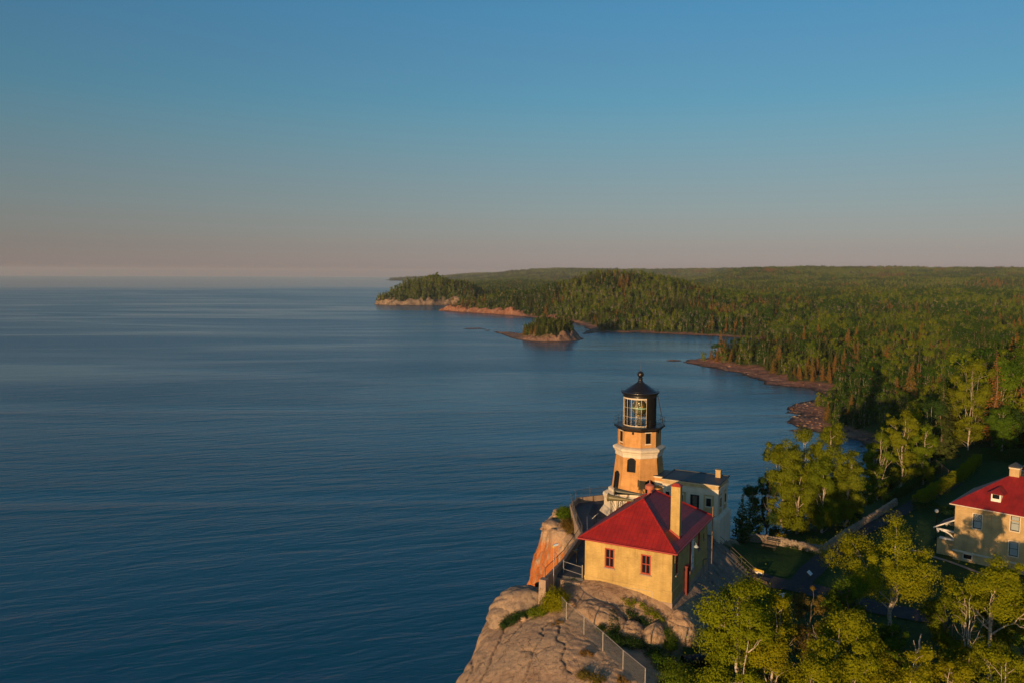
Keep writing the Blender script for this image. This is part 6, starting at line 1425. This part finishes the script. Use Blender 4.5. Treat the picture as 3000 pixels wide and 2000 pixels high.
# birch pair further along the lawn edge, and the tall trees beyond the hedge
for i, (x_, y_, h_, sp_, lf_, lb_) in enumerate([(58.4, 126.5, 12.0, 2.6, 'mid_leaf', 'left birch of the pair with two white trunks at the lawn edge'), (62.6, 128.0, 12.4, 2.7, 'mid_leaf', 'right birch of the pair with two white trunks at the lawn edge'), (67.0, 129.8, 9.6, 2.6, 'forest_leaf', 'mid green tree right of the white trunk pair'),
        (72.5, 145.0, 13.0, 3.0, 'birch_leaf', 'birch with yellow lit top behind the wire fence'), (79.5, 152.0, 12.0, 3.2, 'dark_leaf', 'dark tree in shade behind the wire fence'), (88.5, 155.0, 17.0, 4.4, 'mid_leaf', 'big light green maple left of the orange spruce'), (101.0, 163.0, 16.0, 4.6, 'forest_leaf', 'big leafy tree right of the orange spruce'), (108.0, 170.0, 17.0, 4.6, 'forest_leaf', 'big leafy tree cut by the right edge beyond the hedge'), (92.5, 151.0, 8.0, 3.2, 'forest_leaf', 'broad leafy tree at the far end of the lawn'), (99.0, 152.0, 10.5, 3.6, 'dark_leaf', 'dark leafy tree at the far right end of the lawn')]):
    near('birch_tree' if 'birch' in lb_ else 'leafy_tree', lb_, x_, y_, h_, sp_, 190 + i, lf_, BB, base=0.08, n_clump=56, per=420, size=0.22, trunk_r=0.13, cl_r=0.9)
plant_tree('spruce_tree', 'tall orange tinted spruce standing above the trees by the right edge', 'tree', (95.0, 158.0, h1(95, 158)), spruce(210, 19.0, 3.3, 0.42, 46, 10, 8), (GB, MAT['orange_needle']))

# ---- shrubs, hedges and tufts
def clump_mesh(seed, spots, size, per, flat=0.8, upb=0.35):
    r_ = np.random.default_rng(seed); P_, O_ = [], []
    for (x_, y_, z_, rd) in spots:
        k = int(per * rd * rd); p, d = shell_points(np.array([x_, y_, z_]), rd, k, r_, flat); P_.append(p); O_.append(d)
    V, Q = leaf_quads(np.concatenate(P_), size, r_, upb, out=np.concatenate(O_)); return np_mesh('leaves', V, Q)
def shrub(name, label, x_, y_, rx, ry, hz_, seed, mat, size=0.11, per=420, cat='shrub', n_=9, dz=0.0, rot=0.0):
    r_ = np.random.default_rng(seed); z0 = h1(x_, y_) + dz; sp = []; cr, sr = math.cos(rot), math.sin(rot)
    for i in range(n_):
        a, q = r_.uniform(0, 6.28), r_.random() ** 0.5; dx, dy = math.cos(a) * q * rx, math.sin(a) * q * ry; dx, dy = dx * cr - dy * sr, dx * sr + dy * cr
        rd = hz_ * r_.uniform(0.32, 0.55); sp.append((dx, dy, h1(x_ + dx, y_ + dy) + dz - z0 + rd * 0.5 + (1 - q) * hz_ * 0.45 * r_.random(), rd))
    me = clump_mesh(seed, sp, size, per); o = link_mesh(name, me, MAT[mat], None, (x_, y_, z0)); tag(o, label, cat); return o
shrub('shrub', 'yellow green bush behind the top post of the rock fence', 4.1, 72.6, 0.75, 0.6, 2.3, 1, 'birch_leaf', n_=22)
shrub('shrub', 'dark green juniper in the crevice above the bare slab', 0.3, 72.2, 1.3, 0.5, 1.05, 2, 'dark_leaf', 0.09, 900, n_=20, rot=0.3)
shrub('shrub', 'olive bush between the dark juniper and the yellow green bush', 2.5, 72.1, 0.8, 0.5, 1.1, 3, 'forest_leaf', 0.09, 900, n_=14)
shrub('shrub', 'bush on the cliff top beside the deck corner fence', 6.9, 98.6, 0.8, 2.4, 1.5, 4, 'forest_leaf', 0.12, 600, n_=34)
shrub('shrub', 'brown green bush hanging over the orange lichen face', 7.1, 94.3, 0.8, 1.7, 1.4, 5, 'brown_leaf', 0.12, 600, n_=26)
shrub('shrub', 'green shrub strip between parapet corner and orange lichen face', 7.9, 92.4, 0.5, 1.1, 1.0, 16, 'forest_leaf', 0.11, 600, n_=14)
shrub('shrub', 'dark bush in shade inside the parapet near the end pier', 5.6, 75.9, 0.7, 0.7, 0.8, 6, 'dark_leaf', 0.09, 500)
shrub('shrub', 'strip of green shrubs along the foot of the yellow wall', 12.0, 71.3, 2.1, 0.35, 0.7, 7, 'forest_leaf', 0.09, 900, n_=30, rot=-0.49, dz=0.25)
shrub('shrub', 'green creeper between the lichen boulder and the domed rock', 9.2, 69.6, 0.45, 1.2, 0.9, 8, 'dark_leaf', 0.09, 800, n_=18, dz=0.3)
shrub('shrub', 'leafy shrub below the right end of the lichen boulder', 13.9, 68.7, 0.5, 0.9, 1.1, 9, 'forest_leaf', 0.09, 800, n_=16, dz=0.3)
shrub('shrub', 'dark shrub bank in shade under the lichen boulders', 11.4, 67.4, 2.7, 1.0, 1.3, 10, 'dark_leaf', 0.10, 600, n_=36, rot=-0.25)
shrub('shrub', 'dark green scrub in shade between the domed rock and the fence', 8.5, 68.7, 1.1, 0.6, 0.9, 17, 'dark_leaf', 0.10, 700, n_=16, rot=-0.6)
shrub('shrub', 'dark leafy scrub between the two lichen boulders and the yellow wall', 11.6, 70.6, 1.5, 0.3, 1.0, 18, 'dark_leaf', 0.10, 700, n_=14, rot=-0.49)
shrub('shrub', 'leafy shrub in front of the lichen boulder near the fence', 12.6, 65.2, 1.0, 0.8, 1.6, 11, 'forest_leaf', 0.10, 420, n_=12)
shrub('shrub', 'tall green shrub right of the last fence post', 13.6, 61.6, 1.1, 1.3, 2.8, 12, 'forest_leaf', 0.12, 330, n_=14)
shrub('shrub', 'dark green shrub under the bushy birch at the bottom edge', 14.4, 58.4, 1.3, 1.6, 2.6, 13, 'dark_leaf', 0.12, 330, n_=14)
shrub('shrub', 'shrub under the red steel post by the side wall', 20.2, 73.6, 0.9, 1.4, 1.0, 14, 'dark_leaf', 0.10, 420, n_=10)
shrub('shrub', 'dark shrub bank along the lawn side of the stone wall', 35.6, 96.4, 2.2, 0.35, 0.8, 15, 'dark_leaf', 0.10, 420, n_=18, rot=-0.66)
for i, (x_, y_, s_, lb_) in enumerate([(34.0, 99.6, 0.5, 'small yellow bush above the left part of the stone wall'), (37.2, 97.2, 0.55, 'bright yellow bush behind the corner of the stone wall'), (39.0, 98.2, 0.3, 'tiny yellow green sprig behind the stone wall'), (45.6, 106.2, 0.35, 'small yellow green shoot beside the far arm of the stone wall')]):
    shrub('yellow_bush', lb_, x_, y_, s_ * 0.8, s_ * 0.8, 1.9 if i < 2 else 1.6, 20 + i, 'yellow_leaf' if i < 2 else 'birch_leaf', 0.12, 300, n_=7 if i < 2 else 3)
for i, (x_, y_, rx, ry, h_, lb_) in enumerate([(6.3, 64.4, 0.9, 0.35, 0.55, 'strip of dry orange grass along the middle of the rock fence'), (6.2, 61.2, 1.3, 0.9, 0.95, 'clump of dry brown grass and bracken at the bottom edge of the slab'), (2.9, 60.9, 1.2, 0.5, 0.5, 'flat patch of dry orange grass at the bottom edge'), (-1.2, 73.5, 0.6, 0.25, 0.35, 'small dry grass tuft at the left end of the crevice'), (4.0, 69.9, 0.7, 0.25, 0.35, 'dry grass tuft on the slab beside the second fence post'), (8.8, 60.6, 0.6, 0.4, 0.45, 'dry grass tuft at the foot of the lower fence posts')]):
    shrub('grass_tuft', lb_, x_, y_, rx, ry, h_, 40 + i, 'dry_grass' if i != 1 else 'brown_leaf', 0.10, 900, 'grass tuft', n_=12, rot=-1.1 if i in (0, 5) else 0.0)
def hedge(label, pts, wd, ht, seed, mat):
    r_ = np.random.default_rng(seed); P_ = []; p0 = np.array(pts[0]); z0 = h1(*pts[0])
    for a, b_ in zip(pts[:-1], pts[1:]):
        a, b_ = np.array(a), np.array(b_); L_ = np.linalg.norm(b_ - a); k = int(L_ * wd * ht * 330); t_ = r_.random(k); nn = np.array([-(b_ - a)[1], (b_ - a)[0]]) / L_
        w_ = r_.uniform(-1, 1, k); zz = r_.random(k) ** 0.6; edge = r_.random(k) < 0.5; zz = np.where(edge, 1 - 0.08 * r_.random(k), zz); w_ = w_ * wd / 2 * (1 - 0.25 * zz)
        x_ = a[0] + (b_ - a)[0] * t_ + nn[0] * w_; y_ = a[1] + (b_ - a)[1] * t_ + nn[1] * w_
        bumpz = 0.16 * np.sin(t_ * L_ * 1.3 + seed) + 0.1 * np.sin(t_ * L_ * 3.1)
        P_.append(np.column_stack([x_ - p0[0], y_ - p0[1], H(x_, y_) - z0 + zz * (ht + bumpz)]))
    V, Q = leaf_quads(np.concatenate(P_), 0.15, r_); o = link_mesh('hedge', np_mesh('hedge', V, Q), MAT[mat], None, (p0[0], p0[1], z0)); tag(o, label, 'hedge')
hedge('long clipped hedge running along the path to the far lawn', [(58.5, 114.5), (66, 122.5), (74, 131), (82, 140.5)], 2.0, 1.7, 60, 'forest_leaf')
hedge('short dark hedge between the path and the keeper house porch', [(57.2, 113.0), (59.6, 110.4), (62.4, 108.0)], 1.3, 1.3, 61, 'dark_leaf')
hedge('second clipped hedge on the lake side of the path', [(55.0, 116.6), (62, 124.5), (70, 134), (77, 143)], 1.7, 1.4, 62, 'dark_leaf')
hedge('low dark hedge along the upper lawn end', [(84, 143), (92, 141.5), (104, 139)], 2.2, 2.0, 63, 'dark_leaf')
# ------------------------------------------------------------------ the forest along the shore
def one_mesh(name, parts, sc=1.0):
    """trunk + crown of a distant tree as one mesh with two materials"""
    tm, cm, mt_, mc_ = parts
    V1 = np.array(tm.v) if tm.v else np.zeros((0, 3)); q1 = [f for f in tm.f]
    n2 = len(cm.vertices); V2 = np.empty(n2 * 3); cm.vertices.foreach_get('co', V2); V2 = V2.reshape(-1, 3)
    faces = q1 + [tuple(len(V1) + 4 * i + k for k in range(4)) for i in range(n2 // 4)]
    me = bpy.data.meshes.new(name); me.from_pydata((np.concatenate([V1, V2]) * sc).tolist(), [], faces)
    me.materials.append(mt_); me.materials.append(mc_)
    me.polygons.foreach_set('material_index', np.array([0] * len(q1) + [1] * (n2 // 4), dtype=np.int32)); me.update()
    return me
FL, ND, DL, RN = MAT['forest_leaf'], MAT['needle'], MAT['deep_leaf'], MAT['rust_needle']
mid_birch = [broadleaf(300 + i, 13.0, 3.5 + 0.5 * (i % 3), base=0.06, n_clump=40, per=95, size=0.36, trunk_r=0.10, cl_r=0.95) for i in range(6)]
mid_spruce = [spruce(320 + i, 13.5, 3.1 + 0.4 * (i % 3), 0.72, 34, 12, 6, 0.03) for i in range(5)]
far_birch = [broadleaf(340 + i, 13.0, 4.0, base=0.06, n_clump=20, per=32, size=0.85, trunk_r=0.11, cl_r=1.05) for i in range(4)]
far_spruce = [spruce(360 + i, 13.5, 3.6, 1.3, 17, 9, 3, 0.03) for i in range(3)]
pc = bpy.data.collections.new('forest_kinds')
kinds = []
# per size: birch light, birch deep green, spruce dark, spruce rust
for (bs, ss) in ((mid_birch, mid_spruce), (far_birch, far_spruce)):
    for lm in (FL, DL):
        for a, b_ in bs[:4]: kinds.append(one_mesh('k', (a, b_, BB, lm)))
    for lm in (ND, RN):
        for a, b_ in ss[:3]: kinds.append(one_mesh('k', (a, b_, GB, lm)))
# stands of several trees for the far ridges
def stand(seed, nb, ns):
    r_ = np.random.default_rng(seed); tv, tf, cv = MB(), None, []
    for i in range(nb + ns):
        src = far_birch[int(r_.integers(4))] if i < nb else far_spruce[int(r_.integers(3))]
        cm = src[1]; n2 = len(cm.vertices); V2 = np.empty(n2 * 3); cm.vertices.foreach_get('co', V2); V2 = V2.reshape(-1, 4, 3)
        V2 = V2[r_.random(len(V2)) < 0.42]
        off = np.array([r_.uniform(-11, 11), r_.uniform(-11, 11), r_.uniform(-1, 1)]); cv.append((V2 * np.array([1.15, 1.15, r_.uniform(0.8, 1.2)]) + off).reshape(-1, 3))
        if i < nb and r_.random() < 0.6: tv.tube([tuple(off), tuple(off + np.array([0, 0, 9.0]))], [0.3, 0.15], 4)
    V = np.concatenate(cv); return tv, np_mesh('c', V, np.arange(len(V)).reshape(-1, 4))
for i, (nb, ns) in enumerate(((7, 1), (6, 2), (2, 6), (2, 6))):
    a, b_ = stand(380 + i, nb, ns); kinds.append(one_mesh('k', (a, b_, BB if i < 2 else GB, (FL, DL, ND, RN)[i])))
for i, me in enumerate(kinds):
    me.name = 'forest_tree_%02d' % i; ob = bpy.data.objects.new('forest_tree_%02d' % i, me); pc.objects.link(ob)

CLEAR = [(8, 20), (8, 108), (30, 105), (45, 113), (55, 122), (73, 146), (84, 149), (108, 146), (145, 125), (170, 60), (120, 20)]
rngf = np.random.default_rng(77)
def scatter(y0, y1, cell):
    """jittered grid over the fan of land the view looks along"""
    xs = np.arange(-0.30 * y1 - 60, 0.70 * y1 + 90, cell); ys = np.arange(y0, y1, cell)
    X_, Y_ = np.meshgrid(xs, ys); X_ = X_ + rngf.uniform(-.48, .48, X_.shape) * cell; Y_ = Y_ + rngf.uniform(-.48, .48, Y_.shape) * cell
    m_ = (X_ > -0.26 * Y_ - 60) & (X_ < 0.68 * Y_ + 70); return X_[m_], Y_[m_]
pts = []
for y0, y1, cell in ((100, 420, 5.4), (420, 900, 6.0), (900, 1900, 7.4), (1900, 3000, 10.5)):
    X_, Y_ = scatter(y0, y1, cell); pts.append(np.column_stack([X_, Y_, np.full(len(X_), 0 if y1 <= 900 else 1)]))
xi, yi = np.meshgrid(np.arange(8, 84, 3.3), np.arange(812, 905, 3.6)); xi = (xi + rngf.uniform(-1.3, 1.3, xi.shape)).ravel(); yi = (yi + rngf.uniform(-1.3, 1.3, yi.shape)).ravel()
di = sd_poly(xi, yi, ISL); m_ = (isl_veg(xi, yi, di) > 0.45); xi, yi, di = xi[m_], yi[m_], di[m_]
pts.append(np.column_stack([xi, yi, np.full(len(xi), 0)])); zi_ = isl_h(xi, yi, di)
for y0, y1, cell in ((3000, 5000, 24), (5000, 9500, 34)):
    X_, Y_ = scatter(y0, y1, cell); pts.append(np.column_stack([X_, Y_, np.full(len(X_), 2)]))
PT = np.concatenate(pts); px_, py_, lod = PT[:, 0], PT[:, 1], PT[:, 2].astype(int)
zc_, dd_, cl_ = coast(px_, py_, True); zh_ = np.where((py_ < 420) & (px_ < 450), head(px_, py_), -9)
ok = ((dd_ > 10 + 9 * gauss(px_, py_, 150, 560, 60, 110) + 6 * fbm(px_ / 25, py_ / 25, 2, 101) - np.where(cl_ > 6, 8, 0)) | ((zh_ > 6) & (py_ < 420)))
cleard = np.where(py_ < 200, sd_poly(px_, py_, CLEAR), -50)
hd = np.where(py_ < 420, sd_poly(px_, py_, CLIFF), 50)
ni_ = len(pts[-3]); i0_ = sum(len(p) for p in pts[:-3]); isl_ = np.zeros(len(px_), bool); isl_[i0_:i0_ + ni_] = True
ok |= isl_; zh_[isl_] = zi_
ok &= ~((py_ < 158) & (np.abs(px_ / py_ - 0.601) < 0.045)) & ~((py_ < 155) & (np.abs(px_ / py_ - 0.571) < 0.03))
ok &= (cleard < -1.5) & ~((px_ < 30) & (py_ < 118))
zg = np.maximum(zc_, zh_) - (px_ ** 2 + py_ ** 2) / (2 * REARTH)
ok &= zg > 1.0
# leave sight lines to the two bits of water below the slope
ok &= ~((py_ < 215) & (np.abs(px_ / py_ - 0.3268) < 0.020) & (py_ > 100)) & ~((py_ < 285) & (np.abs(px_ / py_ - 0.4517) < 0.012) & (py_ > 150))
px_, py_, lod, zg, dd_, hd, cleard, isl_ = [a[ok] for a in (px_, py_, lod, zg, dd_, hd, cleard, isl_)]
N_ = len(px_)
# hidden-by-terrain points are dropped (nothing of them shows)
vis = np.ones(N_, bool)
for t_ in np.linspace(0.35, 0.97, 16):
    sx, sy = px_ * t_, py_ * t_; far_ = sy > 150
    zz = np.where(far_, coast(sx, sy) - (sx ** 2 + sy ** 2) / (2 * REARTH), -50); ray = 68 + (zg + 20 - 68) * t_; vis &= ~((zz > ray) & (sy < 4200) | (zz - 4 > ray))
px_, py_, lod, zg, dd_, hd, cleard, isl_ = [a[vis] for a in (px_, py_, lod, zg, dd_, hd, cleard, isl_)]
N_ = len(px_)
spr = 0.22 + 0.95 * fbm(22 * px_ / py_ + 7, 13 * np.log(py_), 3, 111) + 0.30 * np.exp(-np.maximum(dd_ - 12, 0) / 22) + 0.5 * gauss(px_, py_, 185, 585, 55, 90)
is_s = rngf.random(N_) < np.clip(spr, 0.06, 0.92)
sc_ = rngf.uniform(0.62, 1.28, N_) * (0.72 + 0.56 * vnoise(px_ / 30, py_ / 30, 7)); sc_ = np.where(is_s, sc_ * rngf.uniform(0.8, 1.15, N_), sc_)
# shorter growth on the steep lake slope and at the shore
slope_ = (hd < 0) & (py_ < 215) & (px_ < 125)
sc_ = np.where(slope_, np.minimum(sc_ * 0.55, 0.55), sc_); sc_ = np.where((dd_ < 24) & (py_ > 215), sc_ * 0.75, sc_)
sc_ = np.where(isl_, rngf.uniform(0.40, 0.95, N_), sc_); is_s = np.where(isl_, rngf.random(N_) < 0.6, is_s)
lu, lv = 26 * px_ / py_, 15 * np.log(py_)      # patches of like trees, larger the farther they are
deep = (fbm(lu, lv, 3, 141) + rngf.normal(0, 0.16, N_)) > 0.02
rust = (fbm(lu * 0.6, lv * 0.9, 3, 151) + rngf.normal(0, 0.13, N_)) > 0.12
k_ = np.where(lod < 2, lod * 14 + np.where(is_s, 8 + 3 * rust + rngf.integers(0, 3, N_), 4 * deep + rngf.integers(0, 4, N_)), 28 + np.where(is_s, 2 + rust, deep))
rot_ = rngf.uniform(0, 6.283, N_)
# the nearest of each kind stand as trees of their own
inframe = (np.abs((px_ - 0.0) / py_) < 0.645) & (lod == 0) & (py_ > 105)
ind = isl_.copy()
for kind_ in (True, False):
    cand = np.where(inframe & ~isl_ & (is_s == kind_))[0]; cand = cand[np.argsort(py_[cand])][:max(0, 275 - int((isl_ & (is_s == kind_)).sum()))]; ind[cand] = True
tb_me, ts_me = [], []
for i, (a, b_) in enumerate(mid_birch): tb_me.append((a, b_))
cache = {}
def forest_label(x_, y_, s_):
    k = 'spruce' if s_ else 'birch'
    if isl_here: return ('%s in the clump of trees on the small rocky island' % k, '%s trees on the island' % k)
    if hd_here < 0 and y_ < 215 and x_ < 125: return ('low dark %s on the steep lake slope beyond the stone wall' % k, '%s trees on the lake slope' % k)
    if y_ < 215: return ('dense %s in the forest edge beyond the hedges and lawn' % k, '%s trees at the lawn forest edge' % k)
    if x_ < 0.50 * y_: return ('%s in the forest above the rocky cove shore' % k, '%s trees above the cove shore' % k)
    return ('%s in the shaded forest hollow at the right of the view' % k, '%s trees in the shaded hollow' % k)
for i in np.where(ind)[0]:
    s_ = bool(is_s[i]); q = int(k_[i]); hd_here = hd[i]; isl_here = bool(isl_[i])
    lb_, gp_ = forest_label(px_[i], py_[i], s_)
    nm = 'spruce_tree' if s_ else 'birch_tree'
    o = thing(nm, lb_, 'tree', (px_[i], py_[i], zg[i] - 0.2), rot_[i], gp_); o.scale = (sc_[i],) * 3
    if q not in cache:
        src = mid_spruce[(q - 8) % 3] if s_ else mid_birch[q % 4]
        cme = src[1].copy() if len(src[1].materials) else src[1]
        cme.materials.clear()
        t1 = src[0].build('trunk', GB if s_ else BB, o); c1 = link_mesh('crown', cme, (RN if q >= 11 else ND) if s_ else (DL if q >= 4 else FL), o); cache[q] = (t1, c1)
    else:
        for p_ in cache[q]: c_ = p_.copy(); c_.parent = o; COL.objects.link(c_)

rest = ~ind
def points_object(name, sel, label):
    n_ = int(sel.sum()); me = bpy.data.meshes.new(name); me.vertices.add(n_)
    me.vertices.foreach_set('co', np.column_stack([px_[sel], py_[sel], zg[sel] - 0.3]).astype(np.float32).ravel())
    a = me.attributes.new('kind_index', 'INT', 'POINT'); a.data.foreach_set('value', k_[sel].astype(np.int32))
    set_attr(me, 'size', sc_[sel]); set_attr(me, 'turn', rot_[sel]); me.update()
    o = link_mesh(name, me); tag(o, label, 'forest', None, 'stuff')
    m_ = o.modifiers.new('trees', 'NODES'); m_.node_group = FG; return o
FG = bpy.data.node_groups.new('forest_scatter', 'GeometryNodeTree')
FG.interface.new_socket('Geometry', in_out='INPUT', socket_type='NodeSocketGeometry'); FG.interface.new_socket('Geometry', in_out='OUTPUT', socket_type='NodeSocketGeometry')
gi, go_ = FG.nodes.new('NodeGroupInput'), FG.nodes.new('NodeGroupOutput')
iop = FG.nodes.new('GeometryNodeInstanceOnPoints'); ci = FG.nodes.new('GeometryNodeCollectionInfo'); ci.inputs[0].default_value = pc; ci.inputs[1].default_value = True; ci.inputs[2].default_value = True
def named(t, n_): x = FG.nodes.new('GeometryNodeInputNamedAttribute'); x.data_type = t; x.inputs[0].default_value = n_; return [s for s in x.outputs if s.enabled and s.name == 'Attribute'][0]
cx = FG.nodes.new('ShaderNodeCombineXYZ'); FG.links.new(named('FLOAT', 'turn'), cx.inputs[2])
e2r = FG.nodes.new('FunctionNodeEulerToRotation'); FG.links.new(cx.outputs[0], e2r.inputs[0])
FG.links.new(gi.outputs[0], iop.inputs['Points']); FG.links.new(ci.outputs[0], iop.inputs['Instance']); iop.inputs['Pick Instance'].default_value = True
FG.links.new(named('INT', 'kind_index'), iop.inputs['Instance Index']); FG.links.new(e2r.outputs[0], iop.inputs['Rotation']); FG.links.new(named('FLOAT', 'size'), iop.inputs['Scale']); FG.links.new(iop.outputs[0], go_.inputs[0])
points_object('forest', rest, 'mixed birch and spruce forest covering the shore and hills to the far ridge')
TOP = float(zg.max()) + 22.0
# ------------------------------------------------------------------ the air: pale haze over the lake and the far hills
m = bpy.data.materials.new('haze_air'); m.use_nodes = True
n = m.node_tree; n.nodes.clear()
o_ = n.nodes.new('ShaderNodeOutputMaterial'); pv = n.nodes.new('ShaderNodeVolumePrincipled')
pv.inputs['Color'].default_value = (0.78, 0.88, 1.0, 1); pv.inputs['Density'].default_value = 3.4e-5; pv.inputs['Anisotropy'].default_value = 0.0
n.links.new(pv.outputs[0], o_.inputs['Volume'])
mb = MB(); mb.box((-22800, -22800, -50), (22800, 22800, max(90.0, globals().get('TOP', 150.0))))
hz_o = mb.build('haze', m); hz_o['kind'] = 'stuff'
